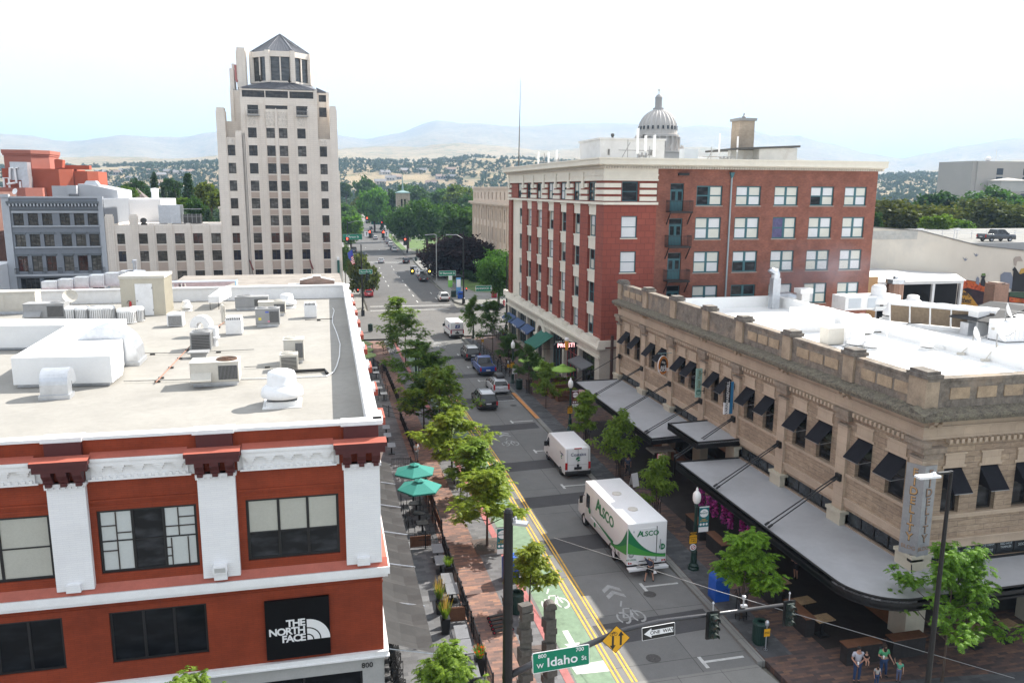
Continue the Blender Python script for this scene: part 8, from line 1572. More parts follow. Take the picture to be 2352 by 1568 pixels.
def flag(o,quad,mats,stripes,canton=None,up=False):
 a,b,c,d=quad;n=12;g_=[[],[]]
 for k_ in range(stripes):
  m=MB()
  for i in range(n):
   s0,s1=i/n,(i+1)/n;f=lambda s,t:a.lerp(b,s).lerp(d.lerp(c,s),t)+Vector((0,.12*math.sin(s*7+t*2)*(c-b).length*.3,0))
   m.quad(f(s0,k_/stripes),f(s1,k_/stripes),f(s1,(k_+1)/stripes),f(s0,(k_+1)/stripes))
  m.build('stripe',mats[k_%2],o,fix=False)
 if canton:e=lambda s,t:a.lerp(b,s).lerp(d.lerp(c,s),t)+Vector((0,-.03,0));m=MB();m.quad(e(*canton[0]),e(*canton[1]),e(*canton[2]),e(*canton[3]));m.build('canton',NAV,o)
FR,FW=flat('flag_red',(.36,.02,.04),.8),flat('flag_white',(.6,.6,.62),.8)
flag(fl,[fq(112,905),fq(160,865),fq(175,935),fq(125,960)],[flat('flag_blue',(.03,.05,.3),.8)]*2,1)
us=bld('wall_flag','stars and stripes hung from the tower corner below the blue flag','flag',(6.5,150,10));flag(us,[fq(128,960),fq(170,930),fq(192,1015),fq(165,1025)],[FR,FW],9,((0,0),(.45,0),(.45,.4),(0,.4)))
for lab,r,qd,X in(('stars and stripes hanging by the timber pergola','m5',((870,1290),(955,1300),(930,1440),(862,1420)),22.6),('stars and stripes hanging from the far end of the north canopy','m5',((125,680),(185,690),(185,780),(125,775)),22.8)):
 P_=[AX(r,*c,x=X)for c in qd];o=bld('hanging_flag',lab,'flag',tuple(P_[0]));a,b,c,d=P_;flag(o,[a,d,c,b],[FR,FW],11,((0,.55),(.45,.55),(.45,1),(0,1))if X<22.7 else None)
o=thing('recycling_bin','bright blue recycling bin on the east pavement','bin',(*G('m6',370,1385)[:2],SW));m=MB();m.prism([(-.42,0),(.42,0),(.42,1.25),(-.42,1.25)],-.42,.42,'y');m.add([(-.42,-.42,1.25),(.42,-.42,1.25),(.42,.42,1.25),(-.42,.42,1.25),(-.3,-.36,1.5),(.3,-.36,1.5),(.3,.3,1.5),(-.3,.3,1.5)],((0,1,5,4),(1,2,6,5),(2,3,7,6),(3,0,4,7),(4,5,6,7)));bev(m.build('body',M('bin_blue',(.015,.09,.42),.45,.08,2),o),.03);m=MB();m.box(-.15,-.1,1.5,.2,-.04,1.508);m.build('slot',SGB,o);m=MB();m.lathe([(.09,0),(.13,.004)],n=12);e=m.build('recycling_mark',flat('dark_blue',(.005,.03,.18)),o,(.18,-.424,.6));e.rotation_euler.x=R_(90)
dup(o,(*G('m2',1495,470)[:2],SW),0,'blue recycling bin half hidden behind the big black mast')
for lab,(x,y)in(('brown square tree grate round the trunk beside the teal banner',(9.6,46.2)),('brown square tree grate behind the stacked box sculptures',(9.3,33.6))):
 t_=thing('tree_grate',lab,'tree grate',(x,y,SW+.005),0,'square tree grates');m=MB();m.box(-.85,-1.1,0,.85,1.1,.012);m.build('frame',M('grate_iron',(.1,.075,.065),.7,.2,4),t_);m=MB()
 for r in(.3,.45,.6,.75):m.lathe([(r,.013),(r+.07,.016)],n=20)
 m.build('rings',BLK,t_)
def trash(lab,p):o=thing('litter_bin',lab,'bin',(p.x,p.y,SW),0,'dark green litter bins');m=MB();m.lathe([(.34,0),(.36,.05),(.36,1.0),(.4,1.05)],n=18);[m.box(.355*math.cos(a*.2618)-.01,.355*math.sin(a*.2618)-.01,.08,.355*math.cos(a*.2618)+.02,.355*math.sin(a*.2618)+.02,.95)for a in range(24)];m.build('body',DGN,o);m=MB();m.lathe([(.4,1.05),(.36,1.14),(.2,1.16),(.19,1.1)],n=18);m.build('lid',DGN,o)
trash('dark green litter bin near the corner with a parking meter beside it',G('m4',1910,640));trash('dark litter bin by the silver estate car',G('n2',1825,1140));trash('dark green litter bin behind the big black mast on the west pavement',G('m2',1560,820));trash('litter bin on the west pavement before the cross street',G('n2',135,480));trash('litter bin at the second junction',Vector((29.5,251,0)))
def meter(lab,p):o=thing('parking_meter',lab,'parking meter',(p.x,p.y,SW),0,'parking meters');m=MB();m.cyl((0,0,0),(0,0,1.25),.03,n=8);m.lathe([(.1,0),(.1,.03)],n=10);m.build('post',GAL,o);m=MB();m.lathe([(.06,1.25),(.1,1.32),(.1,1.45),(.06,1.53),(.01,1.55)],n=10);m.build('head',GAL,o);rim_sign(o,'plate',rect(.34,.42,0,.92),YEL,SGB,y=-.04,b=.01);text('lettering','PARKING\nPAY HERE',.06,SGB,o,(0,-.05,.92),(R_(90),0,0),.002,.01)
meter('parking meter with a yellow plate beside the corner litter bin',G('m4',1958,698));meter('yellow parking meter beside the blue pickup',G('n2',1700,960));meter('yellow parking meter by the bike racks',G('n2',1410,660))
def guard(lab,x,y):o=thing('tree_guard',lab,'tree guard',(x,y,SW),0,'iron tree guards');m=MB();[m.tube([(.3*math.cos(a),.3*math.sin(a),0),(.26*math.cos(a),.26*math.sin(a),1.3),(.34*math.cos(a),.34*math.sin(a),1.55),(.42*math.cos(a),.42*math.sin(a),1.45)],.025,5)for a in[i*.785 for i in range(8)]];m.lathe([(.3,.25),(.33,.27),(.3,.29)],n=16);m.lathe([(.27,1.1),(.3,1.12),(.27,1.14)],n=16);m.build('frame',BLK,o)
for lab,x,y in(('iron guard round the bright tree by the blue bin',20.75,34.8),('iron guard round the tree beside the box truck',21.4,47.3),('iron guard round the tree by the panel van',21.9,55.4),('iron guard round the tree before the north canopy',21.9,63.3),('iron guard round the tree by the lime umbrellas',21.9,83),('iron guard round the tree by the bike racks',22.2,94.2)):guard(lab,x,y)
hp=None
def hoop(lab,x,y,rz=0):
 global hp
 if hp is None:o=thing('bike_hoop',lab,'bike rack',(x,y,SW),rz);m=MB();m.tube([(-.24,0,0),(-.24,0,.7),(-.17,0,.87),(0,0,.93),(.17,0,.87),(.24,0,.7),(.24,0,0)],.035,7);m.build('hoop',BLK,o);m=MB();m.cyl((-.24,0,.45),(.24,0,.45),.025,n=6);m.build('bar',BLK,o);hp=o
 else:o=dup(hp,(x,y,SW),rz,lab)
 o['group']='black bike hoops'
for x,y,lab in((9.6,57.3,'farthest of three black bike hoops on the west pavement'),(9.6,55.9,'middle of three black bike hoops on the west pavement'),(9.6,54.5,'nearest of three black bike hoops on the west pavement'),(21.2,61.6,'black bike hoop ahead of the white panel van'),(21.2,51.6,'black bike hoop beside the orange cone'),(21.2,50.4,'black bike hoop nearest the box truck')):hoop(lab,x,y)
for i in range(9):hoop('black bike hoop in the long rack beside the pickup and black car',21.4,91.2+i*2.2)
o=thing('traffic_cone','orange traffic cone standing by the bike hoops','cone',(21.0,51.0,SW));m=MB();m.box(-.18,-.18,0,.18,.18,.04);m.build('base',SGB,o);m=MB();m.lathe([(.14,.04),(.03,.6),(.001,.6)],n=12);m.build('cone',flat('cone_orange',(.75,.13,.02),.5),o)
bp=None
def bike(lab,x,y,rz,grp='parked bicycles'):
 global bp
 if bp is None:
  o=thing('bicycle',lab,'bicycle',(x,y,SW),rz,grp)
  for s in(-.52,.52):
   m=MB();N_=18;m.tube([(s+.33*math.cos(i*.349),0,.34+.33*math.sin(i*.349))for i in range(19)],.022,5);[m.cyl((s,0,.34),(s+.32*math.cos(a),0,.34+.32*math.sin(a)),.005,n=3)for a in[i*.7 for i in range(9)]];m.build('wheel',TYR,o)
  m=MB();[m.cyl(a,b,.018,n=5)for a,b in(((-.52,0,.34),(-.08,0,.3)),((-.08,0,.3),(-.2,0,.82)),((-.2,0,.75),(.38,0,.78)),((-.08,0,.3),(.36,0,.7)),((.52,0,.34),(.36,0,.86)),((-.52,0,.34),(-.19,0,.72)))];m.build('frame',flat('bike_paint',(.1,.1,.11),.4),o)
  m=MB();m.tube([(.3,-.26,.92),(.36,-.1,.92),(.36,.1,.92),(.3,.26,.92)],.016,5);m.build('handlebar',BLK,o);m=MB();m.bx(-.22,0,.86,.26,.13,.05);m.build('saddle',BLK,o);bp=o;return o
 return dup(bp,(x,y,SW),rz,lab,grp)
for x,y,rz,lab in((9.5,59.0,.2,'bicycle leaning at the trunk by the black hoops'),(9.0,96.5,.3,'white wheeled bicycle on the west pavement under the arching tree'),(9.2,98.6,.1,'bicycle behind the white wheeled one on the west pavement'),(8.8,107.5,.2,'first bicycle in the shade near the west corner'),(9.0,109.0,.0,'second bicycle in the shade near the west corner'),(9.6,69.5,.5,'bicycle under the largest sunlit tree'),(9.4,83,.4,'green wheeled bicycle by the west lamp')):bike(lab,x,y,rz)
for i in range(8):bike('bicycle locked in the long rack beside the pickup and black car',21.5,91.8+i*2.15+rnd.uniform(-.3,.3),rnd.uniform(-.25,.25),'bicycles in the long east rack')
for i in range(7):bike('hire bicycle in the row beyond the cross street',28.3+i*.25,164.5+i*2.9,.25,'hire bicycles in a row')
for(x,y),h_,c_,lab in(((27.0,164.3),1.35,DGN,'dark green bin beside the white off-roader'),((28.0,161.8),1.5,MATS['bin_blue'],'blue bin beside the white off-roader'),((28.7,168),3.6,flat('map_blue',(.1,.3,.55)),'tall blue map panel by the hire bicycles'),((29.1,181.5),3.6,flat('map_green',(.2,.5,.1)),'tall lime panel by the hire bicycles'),((35.1,161.9),1.6,FR,'red newspaper box at the cross street corner')):
 o=thing('kiosk_panel' if h_>2 else 'bin',lab,'panel' if h_>2 else 'bin',(x,y,SW));m=MB();m.box(-.5,-.35 if h_<2 else-.08,0,.5,.35 if h_<2 else.08,h_);bev(m.build('body',c_,o),.05);m=MB();m.box(-.4,-.36,h_*.6,.4,-.35,h_*.75)if h_<2 else m.box(-.42,-.1,h_*.45,.42,-.08,h_*.9);m.build('panel',SGB if h_<2 else WHT,o)
o=thing('fire_hydrant','red fire hydrant at the cross street corner','hydrant',(*G('n1',1730,1450)[:2],SW));m=MB();m.lathe([(.22,0),(.22,.08),(.16,.1),(.16,.75),(.2,.78),(.18,.92),(.06,1.05),(.01,1.1)],n=12);m.cyl((-.28,0,.6),(.28,0,.6),.09,n=8);m.build('body',FR,o)
for lab,x,y,top,rd in(('leaning stack of dull metal boxes, square topped sculpture on the left',9.0,29.9,0,False),('leaning stack of dull metal boxes, round topped sculpture on the right',10.0,30.3,0,True)):
 top=AY(*((1270,1384)if rd else(1212,1384)),y=y).z-SW;x=AY(*((1262,1480)if rd else(1206,1480)),y=y).x;o=thing('box_sculpture',lab,'sculpture',(x,y,SW),0,'stacked box sculptures');z=0;i=0;BM=M('patina_box',(.1,.092,.08),.6,.3,2.5,metal=.1,fine=7,dirt=(.17,.17,.145),dirt_amt=.6)
 while z<top-.3:h_=rnd.uniform(.26,.46);m=MB();m.bx(.05*math.sin(i*1.7),.05*math.cos(i*2.3),z+h_/2,.5,.42,h_-.02,0,.3*math.sin(i*2.1),R_(5*math.sin(i*1.3)));m.build('box',BM,o);z+=h_;i+=1
 if rd:m=MB();m.prism([(-.25,z),(.25,z)]+[(.25*math.cos(t*math.pi/8),z+.1+.22*math.sin(t*math.pi/8))for t in range(9)],-.2,.2,'y');m.build('top_box',BM,o)
 m=MB();m.box(-.4,-.35,-.0,.4,.35,.06);m.build('base',GAL,o)
for i in range(5):
 o=thing('electric_scooter','black electric scooter with red wheel hub in the row behind the black mast','scooter',(8.35,36.2+i*.36,SW),R_(8),'parked electric scooters');m=MB();m.box(-.45,-.07,.12,.35,.07,.17);m.build('deck',SGB,o);m=MB();m.cyl((.42,0,.15),(.28,0,1.1),.025,n=6);m.cyl((.28,-.22,1.1),(.28,.22,1.1),.02,n=6);m.build('stem',SGB,o)
 for x in(-.48,.48):m=MB();m.cyl((x,-.03,.1),(x,.03,.1),.1,n=12);m.cyl((x,-.035,.1),(x,.035,.1),.05,n=8,m=1);m.build('wheel',[TYR,FR],o)
up={}
def umbrella(lab,x,y,z,R,col,n,rz,grp):
 if col.name not in up:
  o=thing('patio_umbrella',lab,'umbrella',(x,y,SW),rz,grp);m=MB();rim_=[(R*math.cos(i*6.2832/n),R*math.sin(i*6.2832/n),z-.62*R*.55)for i in range(n)];m.add(rim_+[(0,0,z)],[(i,(i+1)%n,n)for i in range(n)])
  for i in range(n):a,b=rim_[i],rim_[(i+1)%n];m.quad(a,b,(b[0],b[1],b[2]-.1),(a[0],a[1],a[2]-.1))
  m.build('canopy',col,o,fix=False);m=MB();m.add([(.4*math.cos(i*6.2832/n),.4*math.sin(i*6.2832/n),z-.03)for i in range(n)]+[(0,0,z+.12)],[(i,(i+1)%n,n)for i in range(n)]);m.build('vent_cap',col,o);m=MB();m.cyl((0,0,0),(0,0,z+.15),.03,n=6);m.build('pole',BLK,o);up[col.name]=o;return o
 return dup(up[col.name],(x,y,SW),rz,lab,grp)
TEU=M('teal_umbrella',(.02,.2,.165),.75,.08,1);LIM=M('lime_umbrella',(.3,.5,.09),.75,.08,1);OLV=M('olive_umbrella',(.2,.27,.1),.75,.08,1)
p=AX('m1',480,590,x=6.0)
umbrella('teal patio umbrella, the farther of the pair on the west patio',6.05,54.2,2.9,1.5,TEU,6,.3,'teal patio umbrellas');umbrella('teal patio umbrella, the nearer of the pair on the west patio',6.0,51.0,2.9,1.5,TEU,6,.1,'teal patio umbrellas')
for x,y,lab in((4.9,97,'olive umbrella nearest on the shaded west patio'),(4.8,100.5,'olive umbrella in the middle of the shaded west patio'),(4.9,104.5,'olive umbrella farthest on the shaded west patio')):umbrella(lab,x,y,2.7,1.6,OLV,8,y,'olive patio umbrellas')
for x,y,lab in((24.0,90.0,'lime umbrella farthest on the brown patio'),(24.2,87.6,'lime umbrella in the middle of the brown patio'),(24.4,85.2,'lime umbrella nearest the kerb on the brown patio'),(26.2,84.4,'pale lime umbrella apart by the red shopfront')):umbrella(lab,x,y,2.7,1.5,LIM,8,y,'lime patio umbrellas')
AWG=M('grey_awning',(.036,.036,.036),.9,.16,.7,fine=6,dirt=(.065,.064,.062),dirt_amt=.4)
o=bld('shop_awning','long scalloped grey fabric awning along the east side of the red shop','awning',(2.2,31,2.9));m=MB();sg_=13;y0,y1=31.5,56.5
for i in range(sg_*4):
 f0,f1=i/(sg_*4),(i+1)/(sg_*4);h0,h1=[-.26*abs(math.sin(f*sg_*math.pi))for f in(f0,f1)];a,b=y0+(y1-y0)*f0,y0+(y1-y0)*f1
 P_=lambda y,h:[(2.25+2.0*t+.25*(y-y0)/25,y,3.15-.75*t+h*math.sin(t*3.1)*1.3-.0)for t in(0,.33,.66,1)]
 A_,B_=P_(a,h0),P_(b,h1)
 for q in range(3):m.quad(A_[q],A_[q+1],B_[q+1],B_[q])
 m.quad(A_[3],(A_[3][0],a,A_[3][2]-.22),(B_[3][0],b,B_[3][2]-.22),B_[3])
m.build('fabric',AWG,o,smooth=True,fix=False)
for i in range(7):y=y0+(y1-y0)*i/6;m=MB();m.cyl((2.2,y,2.9),(4.3+.25*i/6,y,2.36),.03,n=5);m.build('arm',GAL,o)
WDP=M('patio_plank',(.14,.06,.03),.7,.25,2);TBT=M('slate_table',(.17,.175,.185),.4,.15,2);WTB=M('worn_wood_table',(.33,.22,.12),.7,.3,1.5)
def fence(lab,pts,panel=None,h=1.05,grp='iron patio fences'):
 o=thing('patio_fence',lab,'fence',(*pts[0],SW),0,grp);m=MB();p0=Vector((*pts[0],0))
 for a,b in zip(pts,pts[1:]):
  a,b=Vector((*a,0))-p0,Vector((*b,0))-p0;L_=(b-a).length;n=max(2,int(L_/.13))
  for i in range(n+1):c=a.lerp(b,i/n);m.cyl(c+Vector((0,0,.08)),c+Vector((0,0,h)),.011,n=4)
  for z in(.1,h*.55,h-.08,h):m.cyl(a+Vector((0,0,z)),b+Vector((0,0,z)),.022,n=4)
  for i in range(int(L_/1.6)+1):c=a.lerp(b,i*1.6/L_ if L_>1.6 else 0);m.cyl(c,c+Vector((0,0,h+.12)),.04,n=6)
 m.build('railing',BLK,o)
 if panel:m=MB();[m.bx(x-p0 .x,y-p0 .y,.5,sx_,sy_,.7)for x,y,sx_,sy_ in panel];m.build('board',WDP,o)
fence('long black iron fence of the near west patio',[(6.75,31.2),(6.8,36.6),(6.85,40.4)],[(6.2,37.6,.9,.06)]);fence('short iron fence with a brown board beside the tall grasses',[(5.8,37.7),(6.8,37.6),(6.85,46.6),(5.8,46.7),(4.6,46.8)],[(5.5,46.75,1.3,.06),(6.2,37.7,.8,.05)]);fence('slatted fence of the teal umbrella patio',[(7.05,48.2),(7.1,56.5),(6.5,61),(5,61.2)],[(7.05,50.2,.05,2.6),(7.08,53.8,.05,3.2)]);fence('black iron fence of the middle west patio',[(7.2,64),(7.1,75.5),(5.6,77.5)]);fence('black iron fence of the far west patio',[(7.5,81),(7.4,95),(6.2,100),(6.8,110)]);fence('black iron fence round the far diners',[(25.6,110),(25.6,121),(27.8,121)])
tb0={}
def table(lab,x,y,sx_,sy_,h,top,grp,rz=0):
 k_=(sx_,sy_,h,top.name)
 if k_ in tb0:return dup(tb0[k_],(x,y,SW),rz,lab,grp)
 o=thing('dining_table',lab,'table',(x,y,SW),rz,grp);m=MB()
 n=max(1,round(sx_/.14))if top is WTB else 1
 for i in range(n):m.box(-sx_/2+sx_*i/n+.006,-sy_/2,h-.05,-sx_/2+sx_*(i+1)/n-.006,sy_/2,h)
 m.build('table_top',top,o);m=MB();m.box(-.06,-.06,.04,.06,.06,h-.05);m.box(-.28,-.28,0,.28,.28,.05);m.build('pedestal',BLK,o);tb0[k_]=o;return o
for x,y,lab in((6.3,45.0,'slate table at the fence, farthest of the near row'),(6.25,43.4,'slate table at the fence, second farthest of the near row'),(6.3,41.1,'slate table behind the tall grasses, farther'),(6.35,39.9,'slate table behind the tall grasses, nearer'),(6.1,35.5,'slate table at the near fence, farther'),(6.05,34.2,'slate table at the near fence, nearer'),(6.0,32.3,'slate table at the near fence under the tree'),(5.4,65.6,'pale slatted table on the middle west patio'),(5.3,68.5,'slate table on the middle west patio'),(5.4,71,'slate table by the wheel on the middle west patio')):table(lab,x,y,.66,1.25,.75,TBT,'slate patio tables',-.05)
for i in range(4):table('black table under the teal umbrellas',5.9,49.0+i*1.7,.75,.75,.75,BLK,'black tables under the teal umbrellas')
for x,y in((5.8,88.9),(5.9,86),(6.2,83.4),(6.1,93.6),(6.1,96.2)):table('pale table on the shaded far west patio',x,y,.7,.9,.75,M('pale_table',(.45,.45,.45),.5,.1,2),'pale tables on the far west patio')
for x,y,lab in((23.9,36.3,'worn wood table under the corner canopy, farthest'),(24.0,34.2,'worn wood table under the corner canopy, middle'),(23.9,32.4,'worn wood table at the corner of the canopy'),(30.6,29.8,'worn wood table on the side street, left one'),(32.5,29.9,'worn wood table on the side street, right one'),(24.2,38.1,'worn wood table half under the canopy behind the bright tree')):table(lab,x,y,1.0,.7,.95,WTB,'worn wood tables under the corner canopy',.1)
ch0=None
def chair(lab,x,y,rz,z=0,grp='black patio chairs'):
 global ch0
 if ch0 is None:
  o=thing('patio_chair',lab,'chair',(x,y,SW+z),rz,grp);m=MB();[m.box(-.21,-.2+i*.1,.44,.21,-.13+i*.1,.46)for i in range(5)];m.build('seat',BLK,o);m=MB();[m.box(-.19+i*.09,.2,.5,-.15+i*.09,.22,.88)for i in range(5)];m.box(-.21,.2,.86,.21,.225,.92);m.build('backrest',BLK,o)
  for a in(-.2,.2):
   for b in(-.19,.21):m=MB();m.cyl((a,b,0),(a,b,.46 if b<0 else.9),.015,n=5);m.build('leg',BLK,o)
  ch0=o;return o
 return dup(ch0,(x,y,SW+z),rz,lab,grp)
for i in range(4):
 for s in(-.75,.75):chair('black slatted chair at a table under the teal umbrellas',5.9+s*.9,49.0+i*1.7+rnd.uniform(-.2,.2),R_(90)if s<0 else R_(-90),0,'chairs under the teal umbrellas')
for i in range(5):
 for k_ in range(2):chair('black chair in the jumbled stacks by the shop corner',2.75+.1*rnd.random(),32.4+i*.7,rnd.uniform(-.5,.5)+1.3,k_*.16,'stacked chairs by the shop corner')
for i in range(6):
 for s in(-.6,.6):chair('black chair on the shaded far west patio',6+s,83.4+i*2.5,R_(90)if s<0 else R_(-90),0,'chairs on the far west patio')
for i in range(4):chair('grey chair on the brown timber patio',(25.6,26.6,27.2,26.1)[i],(86.2,86.5,88.8,89.3)[i],i*1.3,0,'chairs on the brown patio')
GRN_,TAN_=(.13,.2,.04),(.3,.2,.09)
def grasspot(lab,x,y,tall=True,red=False):
 o=thing('planter',lab,'planter',(x,y,SW),0,'black planters');m=MB();m.add([(-.17,-.17,0),(.17,-.17,0),(.17,.17,0),(-.17,.17,0),(-.24,-.24,.85),(.24,-.24,.85),(.24,.24,.85),(-.24,.24,.85)],((0,3,2,1),(0,1,5,4),(1,2,6,5),(2,3,7,6),(3,0,4,7),(4,5,6,7)));m.build('pot',BLK,o)
 for nm,col,n,h in(('grass',GRN_,170,.75 if tall else.5),)+((('seed_heads',TAN_,45,1.2),)if tall else(('flowers',(.45,.04,.02),26,.5),)if red else()):
  q_=[]
  for i in range(n):a=rnd.uniform(0,6.28);r=rnd.uniform(.05,.32);b=Vector((.15*math.cos(a)*rnd.random(),.15*math.sin(a),.85));t_=b+Vector((r*math.cos(a),r*math.sin(a),h*rnd.uniform(.6,1)));s_=Vector((-math.sin(a),math.cos(a),0))*(.016 if nm!='flowers' else.05);b=b if nm=='grass' else b.lerp(t_,.5 if nm=='seed_heads' else.8);q_.append((b-s_,b+s_,t_+s_*.4,t_-s_*.4))
  c=link(nm,quads_mesh(nm,np.array([[tuple(v)for v in e]for e in q_]),LEAF),o);c.color=(*col,1)
grasspot('black planter with tall tan tipped grass, farther of the pair',5.5,38.8);grasspot('black planter with tall tan tipped grass, nearer of the pair',5.5,36.8);grasspot('black planter with low green grass at the fence',6.55,42.4,False);grasspot('black planter with red flowers at the near fence',6.5,33.0,False,True);grasspot('black planter with red flowers by the olive umbrellas',7.4,97.5,False,True)
o=thing('wagon_wheel','large white spoked wooden wheel standing on the west patio','wheel',(3.4,58.5,1.3),R_(60));m=MB();m.lathe([(.95,-.05),(1.05,-.05),(1.05,.05),(.95,.05),(.95,-.05)],n=28);e=m.build('rim',WHT,o);e.rotation_euler.x=R_(90)
for i in range(12):a=i*.5236;m=MB();m.cyl((.1*math.cos(a),0,.1*math.sin(a)),(.96*math.cos(a),0,.96*math.sin(a)),.03,n=5);m.build('spoke',WHT,o)
sg=bld('pizza_sign','slice shaped pizza shop sign jutting from the red building side','sign',(2.9,46,5));m=MB();m.prism([(2.4,7.0),(3.35,7.2),(2.75,5.2)],45.6,45.7,'y');m.build('panel',M('pizza_cream',(.6,.55,.48),.6,.05,2),sg);text('lettering','Pie',.42,flat('pizza_ink',(.15,.01,.01)),sg,(2.85,45.58,6.85),(R_(90),0,0),.004,.02)
for x,z in((2.75,6.4),(3.0,6.2),(2.8,5.9)):m=MB();m.cyl((x,45.585,z),(x,45.6,z),.1,n=10);m.build('pepperoni',PRD,sg)
m=MB();m.cyl((2.2,45.65,6.9),(2.5,45.65,6.9),.03,n=5);m.build('bracket',BLK,sg)
for lab,x,y,sx_,sy_,rz in(('long brown timber bench planter nearest the canopy',25.3,79.3,2.6,.6,.1),('brown timber bench in the middle of the patio',25.4,82.2,2.4,.6,.1),('brown timber bench at the back of the patio',26.4,84.3,2.3,.5,.1),('brown timber side wall of the patio along the pavement',23.7,83.5,.3,6.5,.05)):
 o=thing('timber_planter',lab,'planter',(x,y,SW),rz,'brown timber patio pieces');m=MB()
 for z in range(5):m.box(-sx_/2,-sy_/2,.05+z*.2,sx_/2,sy_/2,.22+z*.2)
 for a in(-1,1):m.box(a*sx_/2-.06,-sy_/2-.06,0,a*sx_/2+.06,sy_/2+.06,1.25)
 m.build('planks',WDP,o);q_=np.array([[(x0,y0,1.05),(x0+.12,y0+.03,1.08),(x0+.1,y0,1.3),(x0,y0,1.28)]for x0,y0 in[(rnd.uniform(-sx_/2,sx_/2-.1),rnd.uniform(-sy_/2,sy_/2))for _ in range(70)]]);c=link('plants',quads_mesh('plants',q_,LEAF),o);c.color=(.16,.22,.03,1)
MAGC=(.3,.03,.24)
for i,(x,y)in enumerate(((23.3,44.6),(23.3,43.6),(23.3,42.8),(23.4,41.9),(23.4,41.1),(23.5,39.8),(23.45,38.9),(23.4,38.1))):
 o=thing('flower_basket','hanging strand of magenta flowers under the corner canopy','flower basket',(x,y,3.3),0,'magenta flowers under the canopy');q_=[]
 for _ in range(130):a=rnd.uniform(0,6.28);r=.2*rnd.random()**.5;z=-rnd.uniform(0,1.1);p=Vector((r*math.cos(a),r*math.sin(a),z));u_=Vector((rnd.uniform(-1,1),rnd.uniform(-1,1),rnd.uniform(-1,1))).normalized()*.06;w_=u_.orthogonal().normalized()*.05;q_.append((p-u_-w_,p+u_-w_,p+u_+w_,p-u_+w_))
 c=link('blossoms',quads_mesh('blossoms',np.array([[tuple(v)for v in e]for e in q_]),LEAF),o);c.color=(*MAGC,1);m=MB();m.cyl((0,0,0),(0,0,.4),.01,n=4);m.build('cord',BLK,o)
o=bld('pergola','small grey slatted pergola between the two canopies','pergola',(24.3,53.4,0));m=MB()
for i in range(8):m.box(23.4,52.9+i*.16,3.0,25.3,52.95+i*.16,3.08)
for x in(23.5,24.4,25.2):m.box(x,52.8,2.9,x+.06,54.3,3.0)
m.build('slats',M('grey_timber',(.2,.17,.14),.8,.2,3),o)
for x in(23.5,25.2):m=MB();m.box(x,52.85,0,x+.1,52.95,2.9);m.build('post',BLK,o)
for i in range(7):o=thing('planter_box','tall black planter box edging the corner terrace','planter',(23.2 if i<5 else 24.3+(i-5)*2.5,45-i*2.9 if i<5 else 30.0,SW),0,'black planter boxes of the corner terrace');m=MB();m.box(-.25,-1.0,0,.25,1.0,.95)if i<5 else m.box(-.9,-.25,0,.9,.25,.95);m.build('box',M('black_timber',(.025,.022,.022),.7,.3,3),o);m=MB();m.box(-.3,-1.05,.95,.3,1.05,1.0)if i<5 else m.box(-.95,-.3,.95,.95,.3,1.0);m.build('rim',WDP,o)
o=thing('sandwich_board','white folding board sign behind the box truck','sign',(*G('m3',960,640)[:2],SW),.3);m=MB();m.add([(-.3,-.25,0),(.3,-.25,0),(.3,0,1.0),(-.3,0,1.0),(-.3,.25,0),(.3,.25,0)],((0,1,2,3),(3,2,5,4)));m.build('board',WHT,o)
SKIN=M('skin',(.42,.23,.16),.55,.06,6);HAIRS={}
def skinned(name,V_,E_,R,mat,par,root=0,sub=1):
 me=bpy.data.meshes.new(name);me.from_pydata([tuple(v)for v in V_],E_,[]);me.materials.append(mat);o=link(name,me,par);sk=o.modifiers.new('skin','SKIN');sk.use_smooth_shade=True;me.skin_vertices.new()if not me.skin_vertices else None
 for i,r in enumerate(R):me.skin_vertices[0].data[i].radius=(r,r)if not isinstance(r,tuple)else r;me.skin_vertices[0].data[i].use_root=i==root
 sb=o.modifiers.new('subdivision','SUBSURF');sb.levels=sb.render_levels=sub;return o
